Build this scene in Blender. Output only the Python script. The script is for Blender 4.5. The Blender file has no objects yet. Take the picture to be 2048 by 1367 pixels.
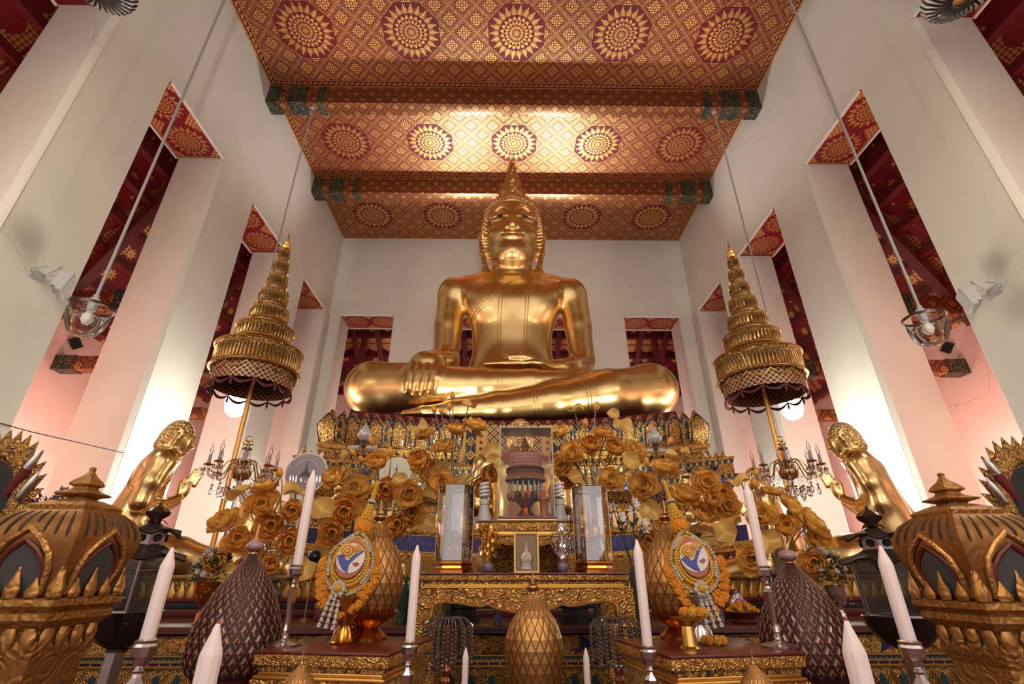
import bpy, bmesh, math, random
import numpy as np
from mathutils import Vector, Matrix, Euler

random.seed(7)
PI = math.pi
sc = bpy.context.scene
COL = sc.collection

# ------------------------------------------------------------------ camera
F_PX = 967.0
PITCH, YAW, ROLL = math.radians(25.69), math.radians(0.825), math.radians(-0.07)
CAM = Vector((-0.38, 0.0, 1.5))
_f = Vector((math.sin(YAW)*math.cos(PITCH), math.cos(YAW)*math.cos(PITCH), math.sin(PITCH)))
_r0 = Vector((math.cos(YAW), -math.sin(YAW), 0))
_u0 = _r0.cross(_f)
_r = _r0*math.cos(ROLL) + _u0*math.sin(ROLL)
_u = -_r0*math.sin(ROLL) + _u0*math.cos(ROLL)
cd = bpy.data.cameras.new('camera')
cd.sensor_width = 36.0
cd.lens = F_PX/2048*36.0
cd.clip_start = 0.05
cd.clip_end = 200
cam = bpy.data.objects.new('camera', cd)
COL.objects.link(cam)
m3 = Matrix((_r, _u, -_f)).transposed()
cam.matrix_world = Matrix.Translation(CAM) @ m3.to_4x4()
sc.camera = cam


def at(px, py, Y=None, X=None, Z=None):
    d = (px-1024)/F_PX*_r + (683.5-py)/F_PX*_u + _f
    if Y is not None:
        t = (Y-CAM.y)/d.y
    elif X is not None:
        t = (X-CAM.x)/d.x
    else:
        t = (Z-CAM.z)/d.z
    return CAM + d*t


# ------------------------------------------------------------------ mesh helpers
class MB:
    def __init__(s):
        s.v = []; s.f = []; s.m = []

    def add(s, verts, faces, mi=0, M=None):
        o = len(s.v)
        if M is not None:
            verts = [M @ Vector(p) for p in verts]
        s.v += [tuple(p) for p in verts]
        for f in faces:
            s.f.append([i+o for i in f]); s.m.append(mi)
        return s

    def box(s, x0, x1, y0, y1, z0, z1, mi=0, M=None):
        v = [(x0,y0,z0),(x1,y0,z0),(x1,y1,z0),(x0,y1,z0),(x0,y0,z1),(x1,y0,z1),(x1,y1,z1),(x0,y1,z1)]
        f = [(0,3,2,1),(4,5,6,7),(0,1,5,4),(1,2,6,5),(2,3,7,6),(3,0,4,7)]
        return s.add(v, f, mi, M)

    def cbox(s, x0, x1, y0, y1, z0, z1, b=0.01, mi=0, M=None):
        b = min(b, (x1-x0)*.45, (y1-y0)*.45, (z1-z0)*.45)
        bm = bmesh.new()
        bmesh.ops.create_cube(bm, size=1)
        for w in bm.verts:
            w.co = ((x0+x1)/2+w.co.x*(x1-x0), (y0+y1)/2+w.co.y*(y1-y0), (z0+z1)/2+w.co.z*(z1-z0))
        bmesh.ops.bevel(bm, geom=list(bm.edges), offset=b, segments=2, affect='EDGES', profile=.5)
        bm.verts.index_update()
        s.add([w.co.copy() for w in bm.verts], [[q.index for q in fc.verts] for fc in bm.faces], mi, M)
        bm.free()
        return s

    def lathe(s, prof, n=24, mi=0, M=None, ph=0.0, sq=None, cap=True):
        """prof: (r, z) bottom to top. sq: optional polygon shaping fn(angle)->factor"""
        v = []; f = []
        for r, z in prof:
            for i in range(n):
                a = 2*PI*i/n + ph
                k = sq(a) if sq else 1.0
                v.append((r*k*math.cos(a), r*k*math.sin(a), z))
        for j in range(len(prof)-1):
            for i in range(n):
                k = (i+1) % n
                f.append((j*n+i, j*n+k, (j+1)*n+k, (j+1)*n+i))
        if cap:
            f.append(list(range(n))[::-1])
            o = (len(prof)-1)*n
            f.append([o+i for i in range(n)])
        return s.add(v, f, mi, M)

    def tube(s, pts, r, n=8, mi=0, M=None, closed=False):
        pts = [Vector(p) for p in pts]
        k = len(pts)
        rr = r if isinstance(r, (list, tuple)) else [r]*k
        v = []; f = []
        up = Vector((0.13, 0.27, 0.95))
        prev = None
        for i, p in enumerate(pts):
            a = pts[i-1] if (i > 0 or closed) else p
            b = pts[(i+1) % k] if (i < k-1 or closed) else p
            t = (b-a)
            if t.length < 1e-9:
                t = Vector((0, 0, 1))
            t.normalize()
            if prev is None:
                x = t.cross(up)
                if x.length < 1e-3:
                    x = t.cross(Vector((1, 0, 0)))
            else:
                x = prev - t*prev.dot(t)
            x.normalize(); prev = x
            y = t.cross(x)
            for j in range(n):
                c = 2*PI*j/n
                v.append(p + (x*math.cos(c) + y*math.sin(c))*rr[i])
        for i in range(k-1 + (1 if closed else 0)):
            i2 = (i+1) % k
            for j in range(n):
                j2 = (j+1) % n
                f.append((i*n+j, i*n+j2, i2*n+j2, i2*n+j))
        if not closed:
            f.append(list(range(n))[::-1]); f.append([(k-1)*n+j for j in range(n)])
        return s.add(v, f, mi, M)

    def ball(s, c, r, nu=12, nv=8, mi=0, M=None):
        if not isinstance(r, (list, tuple)):
            r = (r, r, r)
        v = [(c[0], c[1], c[2]-r[2])]; f = []
        for j in range(1, nv):
            b = -PI/2 + PI*j/nv
            for i in range(nu):
                a = 2*PI*i/nu
                v.append((c[0]+r[0]*math.cos(b)*math.cos(a), c[1]+r[1]*math.cos(b)*math.sin(a), c[2]+r[2]*math.sin(b)))
        v.append((c[0], c[1], c[2]+r[2]))
        for i in range(nu):
            f.append((0, 1+(i+1) % nu, 1+i))
            for j in range(nv-2):
                o = 1+j*nu
                f.append((o+i, o+(i+1) % nu, o+nu+(i+1) % nu, o+nu+i))
            o = 1+(nv-2)*nu
            f.append((o+i, o+(i+1) % nu, len(v)-1))
        return s.add(v, f, mi, M)

    def prism(s, poly, d, mi=0, M=None, mi2=None):
        """poly in local xy, extruded from z=0 to z=d"""
        n = len(poly)
        v = [(p[0], p[1], 0) for p in poly] + [(p[0], p[1], d) for p in poly]
        s.add(v, [list(range(n))[::-1], [n+i for i in range(n)]], mi, M)
        s.add(v, [(i, (i+1) % n, n+(i+1) % n, n+i) for i in range(n)], mi if mi2 is None else mi2, M)
        return s

    def grid(s, fn, nu, nv, mi=0, M=None, wrap=False):
        v = []; f = []
        for j in range(nv+1):
            for i in range(nu+(0 if wrap else 1)):
                v.append(fn(i/nu, j/nv))
        w = nu if wrap else nu+1
        for j in range(nv):
            for i in range(nu):
                i2 = (i+1) % w
                f.append((j*w+i, j*w+i2, (j+1)*w+i2, (j+1)*w+i))
        return s.add(v, f, mi, M)

    def mesh(s, name, mats, ang=40):
        me = bpy.data.meshes.new(name)
        me.from_pydata(s.v, [], s.f)
        for m in (mats if isinstance(mats, (list, tuple)) else [mats]):
            me.materials.append(m)
        if any(s.m):
            me.polygons.foreach_set('material_index', s.m)
        me.polygons.foreach_set('use_smooth', [True]*len(me.polygons))
        if ang is not None:
            me.set_sharp_from_angle(angle=math.radians(ang))
        me.update()
        return me

    def obj(s, name, mats, parent=None, ang=40, loc=None):
        o = bpy.data.objects.new(name, s.mesh(name, mats, ang))
        COL.objects.link(o)
        if parent is not None:
            o.parent = parent
        if loc is not None:
            o.location = loc
        return o


def tag(o, label, cat, group=None):
    o['label'] = label; o['category'] = cat
    if group:
        o['group'] = group
    return o


def thing(name, label, cat, loc=(0, 0, 0), rz=0.0, group=None):
    o = bpy.data.objects.new(name, None)
    COL.objects.link(o)
    o.empty_display_size = .05
    o.location = loc
    o.rotation_euler = (0, 0, rz)
    return tag(o, label, cat, group)


def struct(o):
    o['kind'] = 'structure'
    return o


def dup(root, label=None, loc=None, rz=None, group=None, scale=None):
    def cp(o, par):
        c = o.copy(); COL.objects.link(c); c.parent = par
        for ch in list(o.children):
            cp(ch, c)
        return c
    r = cp(root, None)
    if label: r['label'] = label
    if group: r['group'] = group
    if loc is not None: r.location = loc
    if rz is not None: r.rotation_euler = (r.rotation_euler.x, r.rotation_euler.y, rz)
    if scale is not None: r.scale = scale
    return r


def TR(x=0, y=0, z=0):
    return Matrix.Translation((x, y, z))


def RX(a): return Matrix.Rotation(a, 4, 'X')
def RY(a): return Matrix.Rotation(a, 4, 'Y')
def RZ(a): return Matrix.Rotation(a, 4, 'Z')


def frame(o, z, x=None):
    """matrix with origin o, local z along given z"""
    z = Vector(z).normalized()
    x = Vector(x) if x is not None else (Vector((1, 0, 0)) if abs(z.x) < .9 else Vector((0, 1, 0)))
    x = (x - z*x.dot(z)).normalized()
    y = z.cross(x)
    return Matrix.Translation(o) @ Matrix((x, y, z)).transposed().to_4x4()


def lerp(a, b, t): return a+(b-a)*t


# ------------------------------------------------------------------ shader helpers
class S:
    """a socket in a node tree with arithmetic"""
    def __init__(s, t, k): s.t = t; s.k = k

    def _op(s, op, b=None, c=None, sw=False):
        n = s.t.nodes.new('ShaderNodeMath'); n.operation = op
        args = [s, b] if not sw else [b, s]
        if c is not None: args.append(c)
        for i, a in enumerate(args):
            if a is None: continue
            if isinstance(a, S): s.t.links.new(a.k, n.inputs[i])
            else: n.inputs[i].default_value = a
        return S(s.t, n.outputs[0])
    def __add__(s, b): return s._op('ADD', b)
    __radd__ = __add__
    def __sub__(s, b): return s._op('SUBTRACT', b)
    def __rsub__(s, b): return s._op('SUBTRACT', b, sw=True)
    def __mul__(s, b): return s._op('MULTIPLY', b)
    __rmul__ = __mul__
    def __truediv__(s, b): return s._op('DIVIDE', b)
    def __neg__(s): return s._op('MULTIPLY', -1.0)
    def __pow__(s, b): return s._op('POWER', b)
    def lt(s, b): return s._op('LESS_THAN', b)
    def gt(s, b): return s._op('GREATER_THAN', b)
    def min(s, b): return s._op('MINIMUM', b)
    def max(s, b): return s._op('MAXIMUM', b)
    def abs(s): return s._op('ABSOLUTE')
    def fract(s): return s._op('FRACT')
    def floor(s): return s._op('FLOOR')
    def sin(s): return s._op('SINE')
    def cos(s): return s._op('COSINE')
    def sqrt(s): return s._op('SQRT')
    def atan2(s, b): return s._op('ARCTAN2', b)
    def wrap(s): return (s+.5).fract()-.5          # to -.5 .. .5 round integers
    def sel(s, a, b): return a*s + b*(1.0-s) if not isinstance(b, float) or b else a*s


class Mat:
    def __init__(s, name, **kw):
        s.m = bpy.data.materials.new(name); s.m.use_nodes = True
        s.t = s.m.node_tree
        s.b = s.t.nodes['Principled BSDF']
        for k, v in kw.items(): s.set(k, v)

    def set(s, k, v):
        k = k.replace('_', ' ')
        i = s.b.inputs[k]
        if isinstance(v, S): s.t.links.new(v.k, i)
        elif hasattr(v, 'is_output'): s.t.links.new(v, i)
        elif isinstance(v, (tuple, list)) and len(v) == 3 and i.type == 'RGBA': i.default_value = (*v, 1)
        else: i.default_value = v
        return s

    def pos(s, kind='Object'):
        n = s.t.nodes.new('ShaderNodeTexCoord')
        x = s.t.nodes.new('ShaderNodeSeparateXYZ')
        s.t.links.new(n.outputs[kind], x.inputs[0])
        s.co = n.outputs[kind]
        return [S(s.t, x.outputs[i]) for i in range(3)]

    def world(s):
        n = s.t.nodes.new('ShaderNodeNewGeometry')
        x = s.t.nodes.new('ShaderNodeSeparateXYZ')
        s.t.links.new(n.outputs['Position'], x.inputs[0])
        s.co = n.outputs['Position']; s._xyz = x
        return [S(s.t, x.outputs[i]) for i in range(3)]

    def vec(s, x, y, z=0.0):
        n = s.t.nodes.new('ShaderNodeCombineXYZ')
        for i, a in enumerate((x, y, z)):
            if isinstance(a, S): s.t.links.new(a.k, n.inputs[i])
            else: n.inputs[i].default_value = a
        return n.outputs[0]

    def _co(s, co):
        if co is None:
            if not hasattr(s, 'co'): s.pos()
            return s.co
        return co

    def noise(s, scale, detail=3, co=None, dist=0.0, rough=.5):
        n = s.t.nodes.new('ShaderNodeTexNoise')
        n.inputs['Scale'].default_value = scale; n.inputs['Detail'].default_value = detail
        n.inputs['Distortion'].default_value = dist; n.inputs['Roughness'].default_value = rough
        s.t.links.new(s._co(co), n.inputs['Vector'])
        return S(s.t, n.outputs[0])

    def voro(s, scale, feat='F1', co=None, out='Distance', rnd=1.0):
        n = s.t.nodes.new('ShaderNodeTexVoronoi'); n.feature = feat
        n.inputs['Scale'].default_value = scale
        n.inputs['Randomness'].default_value = rnd
        s.t.links.new(s._co(co), n.inputs['Vector'])
        return S(s.t, n.outputs[out])

    def wave(s, scale, dist=5, detail=2, co=None, kind='BANDS'):
        n = s.t.nodes.new('ShaderNodeTexWave'); n.wave_type = kind
        n.inputs['Scale'].default_value = scale; n.inputs['Distortion'].default_value = dist
        n.inputs['Detail'].default_value = detail
        s.t.links.new(s._co(co), n.inputs['Vector'])
        return S(s.t, n.outputs['Fac'])

    def mix(s, fac, a, b):
        n = s.t.nodes.new('ShaderNodeMix'); n.data_type = 'RGBA'
        if isinstance(fac, S): s.t.links.new(fac.k, n.inputs[0])
        else: n.inputs[0].default_value = fac
        for i, c in ((6, a), (7, b)):
            if hasattr(c, 'is_output'): s.t.links.new(c, n.inputs[i])
            elif isinstance(c, S): s.t.links.new(c.k, n.inputs[i])
            else: n.inputs[i].default_value = (*c, 1)
        return n.outputs[2]

    def ramp(s, fac, stops):
        n = s.t.nodes.new('ShaderNodeValToRGB')
        e = n.color_ramp.elements
        while len(e) < len(stops): e.new(.5)
        for q, (p, c) in zip(e, stops):
            q.position = p; q.color = (*c, 1)
        s.t.links.new(fac.k, n.inputs[0])
        return n.outputs[0]

    def step(s, v, a, b):
        n = s.t.nodes.new('ShaderNodeMapRange'); n.interpolation_type = 'SMOOTHSTEP'
        s.t.links.new(v.k, n.inputs[0])
        n.inputs[1].default_value = a; n.inputs[2].default_value = b
        return S(s.t, n.outputs[0])

    def bump(s, h, strength=.3, dist=.01):
        n = s.t.nodes.new('ShaderNodeBump')
        n.inputs['Strength'].default_value = strength; n.inputs['Distance'].default_value = dist
        s.t.links.new(h.k, n.inputs['Height'])
        s.t.links.new(n.outputs[0], s.b.inputs['Normal'])
        return s


def plain(name, col, rough=.5, metal=0.0, **kw):
    M = Mat(name, Base_Color=col, Roughness=rough, Metallic=metal)
    for k, v in kw.items(): M.set(k, v)
    return M.m
# ------------------------------------------------------------------ materials
def lin(h):
    h = h.lstrip('#')
    c = [int(h[i:i+2], 16)/255 for i in (0, 2, 4)]
    return tuple(x/12.92 if x <= .04045 else ((x+.055)/1.055)**2.4 for x in c)


GOLD = (0.83, 0.49, 0.14)
GOLD_P = (0.86, 0.60, 0.24)

def mat_wall(name, col):
    M = Mat(name, Roughness=.88)
    M.world()
    n = M.noise(.35, 6, rough=.62)
    n2 = M.noise(5.0, 4)
    x = M.mix(M.step(n, .35, .72), col, tuple(c*k for c, k in zip(col, (.93, .93, .92))))
    # hairline cracks
    w = M.voro(.32, 'DISTANCE_TO_EDGE', co=M.warp(1.2, .55))
    patch = M.step(M.noise(.23, 2), .56, .66)
    x = M.mix(w.lt(.0028)*patch*.55, x, tuple(c*.45 for c in col))
    # faint brown stains
    st = M.step(M.noise(.9, 5, rough=.7), .66, .80)
    x = M.mix(st*.22, x, (.36, .30, .24))
    for (sx, sy, sz, rr) in ((-11.15, 9.0, 8.35, .75), (11.15, 9.2, 7.0, .8), (11.15, 9.3, 8.1, .5)):   # soot round the lamps
        px_, py_, pz_ = [S(M.t, q) for q in M._xyz.outputs]
        d = ((px_-sx)*(px_-sx)+(py_-sy)*(py_-sy)+(pz_-sz)*(pz_-sz)).sqrt()
        soot = (1.0-M.step(d+(n-.5)*1.2, .1, rr))*.42
        x = M.mix(soot, x, (.20, .175, .145))
    M.set('Base_Color', x)
    M.bump(n2, .10, .02)
    return M.m

def _warp(s, scale, amt):
    n = s.t.nodes.new('ShaderNodeTexNoise'); n.inputs['Scale'].default_value = scale
    n.inputs['Detail'].default_value = 4
    s.t.links.new(s._co(None), n.inputs['Vector'])
    v = s.t.nodes.new('ShaderNodeVectorMath'); v.operation = 'MULTIPLY_ADD'
    s.t.links.new(n.outputs['Color'], v.inputs[0])
    v.inputs[1].default_value = (amt,)*3
    s.t.links.new(s._co(None), v.inputs[2])
    return v.outputs[0]
Mat.warp = _warp

m_wall = mat_wall('plaster', (.76, .71, .62))
m_wall_aisle = mat_wall('pink lit plaster', (.78, .60, .54))  # pink of the aisle light is mixed into this plaster colour
m_white = plain('white trim', (.82, .80, .78), .6)

RED = (.145, .009, .011)
RED2 = (.085, .005, .007)
GLEAF = (.72, .42, .14)


def lattice(M, u, v, cell_r=.285, chain_t=.42):
    """gold diaper of diamonds; u,v in units of the diamond pitch. returns gold mask"""
    a = (u+v).wrap(); b = (u-v).wrap()
    aa = a.abs(); bb = b.abs()
    m = aa.max(bb)
    r = (a*a+b*b).sqrt()
    fil = ((a*(2*PI*5.5)).cos()*(b*(2*PI*5.5)).cos()).gt(-.10)
    flower = (r*(2*PI*8)).sin().gt(-.15)
    core = r.lt(.15)
    cell = core*flower + (1.0-core)*fil
    incell = m.lt(cell_r)
    line = m.gt(.355)*m.lt(.372)
    band = m.gt(.415)
    along = aa.min(bb)
    chain = ((along*(2*PI*12)).sin()*.5+.5 - (m-.46).abs()*9.0).gt(chain_t)
    return (incell*cell + line + band*chain).min(1.0)


def medallion(M, du, dv, n=22):
    """du,dv local coords where the octagon apothem is 1. returns (inside mask, gold mask)"""
    ax = du.abs(); ay = dv.abs()
    octo = ax.max(ay).max((ax+ay)*.7071).lt(1.0)
    r = (du*du+dv*dv).sqrt()
    th = dv.atan2(du)*(1/(2*PI))
    # inner rosette: overlapping petals in rings
    p = r*(1/.60)*4.0
    ring = p.floor()
    t = p.fract()
    cell = (th*20.0 + ring*.5).wrap().abs()*2.0
    petal = cell.lt(1.0 - t*t*.95 - .16)
    vein = 1.0 - (cell.lt(.10)*t.lt(.6))*.0
    inner = petal*r.lt(.60)*t.gt(.06)*vein
    t2 = (r-.64)*(1/.33)
    c2 = (th*float(n)).wrap().abs()*2.0
    pt = c2.lt(((1.0-t2)*1.25).min(.80))*t2.gt(0.0)*t2.lt(1.0)
    hole = c2.gt(((1.0-t2)*.60).min(.36))*c2.lt(((1.0-t2)*.60).min(.36)+.16)*t2.lt(.80)
    outer = pt*(1.0-hole)
    return octo, (inner+outer).min(1.0)


def lacquer(name, gold_fn, red=RED, rough_red=.32, rough_gold=.42, world=True, metal=.82):
    M = Mat(name)
    P = M.world() if world else M.pos('Object')
    g = gold_fn(M, *P)
    wear = M.noise(26.0, 3)
    g2 = g*M.step(wear, .25, .45)
    M.set('Base_Color', M.mix(g2, red, GLEAF)); M.set('Specular_IOR_Level', .3)
    M.set('Metallic', g2*metal)
    M.set('Roughness', g2*(rough_gold-rough_red)+rough_red)
    return M.m


def ceil_fn(M, x, y, z):
    per = 5.65
    yl = ((y-15.58)*(1/per)).fract()*per            # 0..5.0 in the panel
    xs = 4.32/4                                      # diamond pitch
    u = x*(1/xs); v = (yl-2.5)*(1/xs)
    lat = lattice(M, u, v)
    mx = (x*(1/4.32)).wrap()*4.32
    # six bays between beams: keep five medallions, centred
    octo, med = medallion(M, mx*(1/1.16), (yl-2.5)*(1/1.16))
    keep = x.abs().lt(10.4)
    octo = octo*keep
    g = lat*(1.0-octo) + med*octo
    e = (11.1-x.abs()).min(yl).min(5.0-yl)
    inb = e.lt(.30)
    along = x.max(-9e3)
    tooth = (((x+y)*4.2).wrap().abs()*.26 + (e-.13).abs()*1.0).lt(.11)*e.gt(.10)
    line = e.gt(.26)*e.lt(.29) + e.lt(.035)
    return (g*(1.0-inb) + inb*(tooth+line)).min(1.0)


def beam_fn(M, x, y, z):
    q = (y+z)                                        # continuous round the lower edge
    xs = .72
    return lattice(M, x*(1/xs), q*(1/xs), .25, .62)

m_ceiling = lacquer('ceiling lacquer', ceil_fn, rough_red=.50, rough_gold=.38)
m_beam = lacquer('beam lacquer', beam_fn, red=RED2, rough_red=.3, rough_gold=.4)


def scales_fn(M, x, y, z):
    a = M.voro(7.0, 'DISTANCE_TO_EDGE', co=M.vec(x*1.2, y+z, 0.0))
    return a.gt(.16)*M.noise(30, 2).gt(.48)
def _mk_cap():
    M = Mat('beam capital')
    x, y, z = M.world()
    g = scales_fn(M, x, y, z)
    M.set('Base_Color', M.mix(g, (.006, .022, .020), (.36, .23, .07)))
    M.set('Metallic', g*.6); M.set('Roughness', .45)
    return M.m
m_beamcap = _mk_cap()


def soffit_fn(M, x, y, z):
    # local: x across the wall thickness (-.87..0.87), y along the opening (-1.6..1.6)
    yy = (y.abs()-.80)
    octo, med = medallion(M, x*(1/.72), yy*(1/.72), 18)
    e = (.86-x.abs()).min(1.58-y.abs())
    border = e.gt(.07)*e.lt(.10) + e.gt(.02)*e.lt(.035)
    # corner and mid-side sprigs
    c = (1.58-y.abs()).min(y.abs()) + (.86-x.abs())
    sprig = c.lt(.52)*e.gt(.10)*((x*40.0).sin()*(y*40.0).sin()).gt(-.35)
    r = (x*x+yy*yy).sqrt()
    med = med*r.lt(.70)
    return (med + border + sprig).min(1.0)
m_soffit = lacquer('soffit lacquer', soffit_fn, red=(.20, .012, .018), world=False, rough_red=.3)


def aisle_fn(M, x, y, z):
    # stars on panels divided by patterned bands
    s = 1.05
    u = (x*(1/s)).wrap(); v = (y*(1/s)).wrap()
    r = (u*u+v*v).sqrt(); th = v.atan2(u)*(8/(2*PI))
    star = r.lt(.10 + (1.0-th.wrap().abs()*2.0)*.13)*r.gt(.035)
    u2 = (x*(1/s)+.5).wrap(); v2 = (y*(1/s)+.5).wrap()
    sq = u2.abs().max(v2.abs()).lt(.055)
    yb = (y*(1/3.0)).wrap().abs()*3.0                # band every 3 m
    inband = yb.lt(.34)
    scal = yb.lt(.46 + (x*(2*PI/1.05)).cos()*.13)
    fil = ((x*22.0).sin()*(y*22.0).sin()).abs().gt(.22)
    return ((star+sq)*(1.0-scal) + inband*fil*(yb.gt(.05)) + (scal-inband).max(0.0)*fil).min(1.0)
m_aisle = lacquer('aisle ceiling lacquer', aisle_fn, red=(.18, .010, .016), rough_red=.35, world=False)
m_redwood = plain('red lacquered timber', (.13, .009, .010), .4)

def _floor():
    M = Mat('floor carpet', Roughness=.9)
    M.world()
    M.set('Base_Color', M.mix(M.noise(3, 4), (.16, .06, .045), (.12, .04, .035)))
    return M.m
m_floor = _floor()


def _gold(name, col=GOLD, rough=.27, bscale=5.0, bstr=.06, dist=.02, var=.0):
    M = Mat(name, Metallic=1.0)
    M.pos('Object')
    n = M.noise(bscale, 4)
    M.set('Base_Color', M.mix(n, tuple(c*.92 for c in col), tuple(min(1, c*1.06) for c in col)))
    M.set('Roughness', n*.16+(rough-.08))
    M.bump(n, bstr, dist)
    return M.m
m_gold = _gold('polished statue gold', (.74, .50, .21), .30, 1.1, .03, .03)
m_gold_small = _gold('polished gold', (.72, .49, .21), .25, 5.0, .03, .01)
m_goldhair = _gold('gold curls', (.72, .49, .21), .30, 30.0, .1, .01)
def _pebble():
    M = Mat('pebbled gold hair', Metallic=1.0, Base_Color=(.78, .54, .24), Roughness=.33)
    M.pos('Object')
    v = M.voro(26.0, 'F1')
    M.bump(1.0-v, 1.0, .03)
    return M.m
m_pebble = _pebble()
m_eyew = plain('eye shell', (.75, .74, .70), .25)
m_eyeb = plain('eye dark', (.008, .008, .012), .15)


def carved(name, gold=(.62, .33, .085), deep=(.10, .018, .006), scale=14.0, rough=.42, depth=.02, thr=.42):
    """scrolling carved and gilded timber"""
    M = Mat(name)
    M.pos('Object')
    w = M.warp(scale*.35, .9/scale)
    v = M.voro(scale, 'F1', co=w)
    ring = (v*19.0+M.noise(scale*.8, 2)*7.0).sin()*.5+.5
    n = M.noise(scale*2.2, 3)
    h = ring*.55 + (1.0-v)*.6 + n*.25
    g = M.step(h, thr-.1, thr+.22)
    M.set('Base_Color', M.mix(g, deep, gold))
    M.set('Metallic', g*.75+.05)
    M.set('Roughness', .62 - g*(.62-rough))
    M.bump(h, .8, depth)
    return M.m
m_carved = carved('carved giltwood', (.58, .31, .08), (.16, .035, .008), 40.0, .40, .008)
m_carved_big = carved('large carved giltwood', (.57, .30, .078), (.11, .026, .007), 24.0, .42, .012)
m_giltsmooth = _gold('gilt moulding', (.66, .37, .10), .38, 40.0, .12, .004)
m_giltdark = _gold('aged gilt', (.42, .22, .06), .42, 30.0, .15, .005)
m_throne_gilt = carved('throne moulding gilt', (.52, .29, .075), (.12, .05, .015), 9.0, .36, .02, .30)
m_lamp_gilt = carved('old gilt lantern', (.42, .21, .06), (.11, .035, .012), 14.0, .5, .006, .25)
m_carved_dark = carved('dark carved gilt', (.48, .26, .07), (.05, .012, .006), 34.0, .42, .008)


def mosaic(name, gold=(.66, .37, .10), scale=26.0):
    M = Mat(name)
    M.pos('Object')
    v = M.voro(scale, 'F1', out='Color')
    d = M.voro(scale, 'F1')
    n = M.noise(scale*.6, 3)
    x = S(M.t, M._sep(v))
    h = (1.0-d)*.8 + n*.7
    deep = M.step(h, .50, .85)
    M.set('Base_Color', M.mix(deep, tuple(c*.22 for c in gold), gold))
    M.set('Metallic', .85); M.set('Roughness', x*.25+.22)
    M.bump(h, .9, .025)
    return M.m
def _sep(s, k):
    n = s.t.nodes.new('ShaderNodeSeparateColor')
    s.t.links.new(k.k, n.inputs[0])
    return n.outputs[0]
Mat._sep = _sep
m_mosaic = mosaic('gold glass mosaic', (.60, .34, .10), 30.0)
m_mosaic_fine = mosaic('fine gold mosaic', (.56, .31, .09), 26.0)

def jewel(name, period, cols, axis=0, gold=(.60, .34, .10), duty=.45, zper=None):
    """upright jewelled slots between gold bars along x"""
    M = Mat(name)
    P = M.pos('Object')
    a = P[axis]*(1/period)
    f = a.wrap().abs()
    slot = f.lt(duty*.5)
    h = M.voro(9.0/period, out='Color')
    hs = S(M.t, M._sep(h))
    c = M.ramp(hs, [(i/len(cols), k) for i, k in enumerate(cols)])
    spark = hs.gt(.80)
    M.set('Base_Color', M.mix(slot, gold, c))
    M.set('Metallic', 1.0-slot*.5)
    M.set('Roughness', .22)
    M.bump(hs, .6, period*.1)
    return M.m
m_jewel = jewel('jewelled slots', .22, [(.10, .006, .012), (.012, .02, .16), (.55, .50, .45), (.015, .10, .14), (.22, .02, .02), (.02, .02, .05)])
m_tealsq = jewel('teal squares band', .18, [(.01, .06, .09), (.02, .03, .12), (.02, .12, .14)], duty=.6)
m_bluesq = jewel('blue and silver squares', .34, [(.01, .015, .13), (.5, .5, .5), (.012, .02, .2)], duty=.7)
m_bluemos = jewel('deep blue mosaic', .05, [(.006, .01, .09), (.008, .015, .13), (.012, .03, .16)], duty=.94)
m_blue = plain('blue glass line', (.006, .010, .085), .2)
m_teal = plain('teal glass', (.008, .045, .06), .2)
def _diam(name, per, dark=(.006, .03, .035), gold=(.62, .34, .08)):
    M = Mat(name)
    x, y, z = M.pos('Object')
    u = (x*(1/per)).wrap(); v = ((z)*(1/per)).wrap()
    m = u.abs()+v.abs()
    g = m.gt(.20)*m.lt(.36) + (u.abs()-.5).abs().lt(.05)*v.abs().lt(.12)
    g = g.min(1.0)
    M.set('Base_Color', M.mix(g, dark, gold)); M.set('Metallic', g*.85); M.set('Roughness', .32)
    return M.m
m_diamond = _diam('gold diamonds on dark green', .042)
m_blueset = jewel('small blue panes', .09, [(.006, .008, .07), (.10, .06, .08), (.01, .015, .10), (.05, .03, .02)], duty=.86)

m_redlac = plain('dark red lacquer', (.085, .012, .008), .33)
m_redcloth = plain('deep red cloth', (.12, .006, .010), .8)
m_redtop = plain('red brown table top', (.10, .016, .010), .30)

def _lotus(name, col, r=.36):
    M = Mat(name, Metallic=.15, Roughness=r)
    M.pos('Object')
    n = M.noise(18, 4)
    M.set('Base_Color', M.mix(n, tuple(c*.85 for c in col), tuple(min(1, c*1.1) for c in col)))
    M.set('Transmission_Weight', 0.0)
    M.set('Sheen_Weight', .15)
    M.bump(M.noise(60, 3), .25, .004)
    # thin petals let light through
    tr = M.t.nodes.new('ShaderNodeBsdfTranslucent'); tr.inputs[0].default_value = (*col, 1)
    mx = M.t.nodes.new('ShaderNodeMixShader'); mx.inputs[0].default_value = .32
    out = M.t.nodes['Material Output']
    M.t.links.new(M.b.outputs[0], mx.inputs[1]); M.t.links.new(tr.outputs[0], mx.inputs[2])
    M.t.links.new(mx.outputs[0], out.inputs[0])
    return M.m
m_lotus = _lotus('gold petal cloth', (.88, .43, .06), .30)
m_lotus2 = _lotus('pale gold petal cloth', (.90, .51, .10), .30)
m_leaf = _lotus('gold leaf cloth', (.74, .46, .12), .36)
m_podgold = carved('gold seed pod', (.66, .38, .07), (.30, .14, .02), 120.0, .4, .004)
m_stem = plain('grey green stem', (.17, .15, .08), .55)

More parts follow.
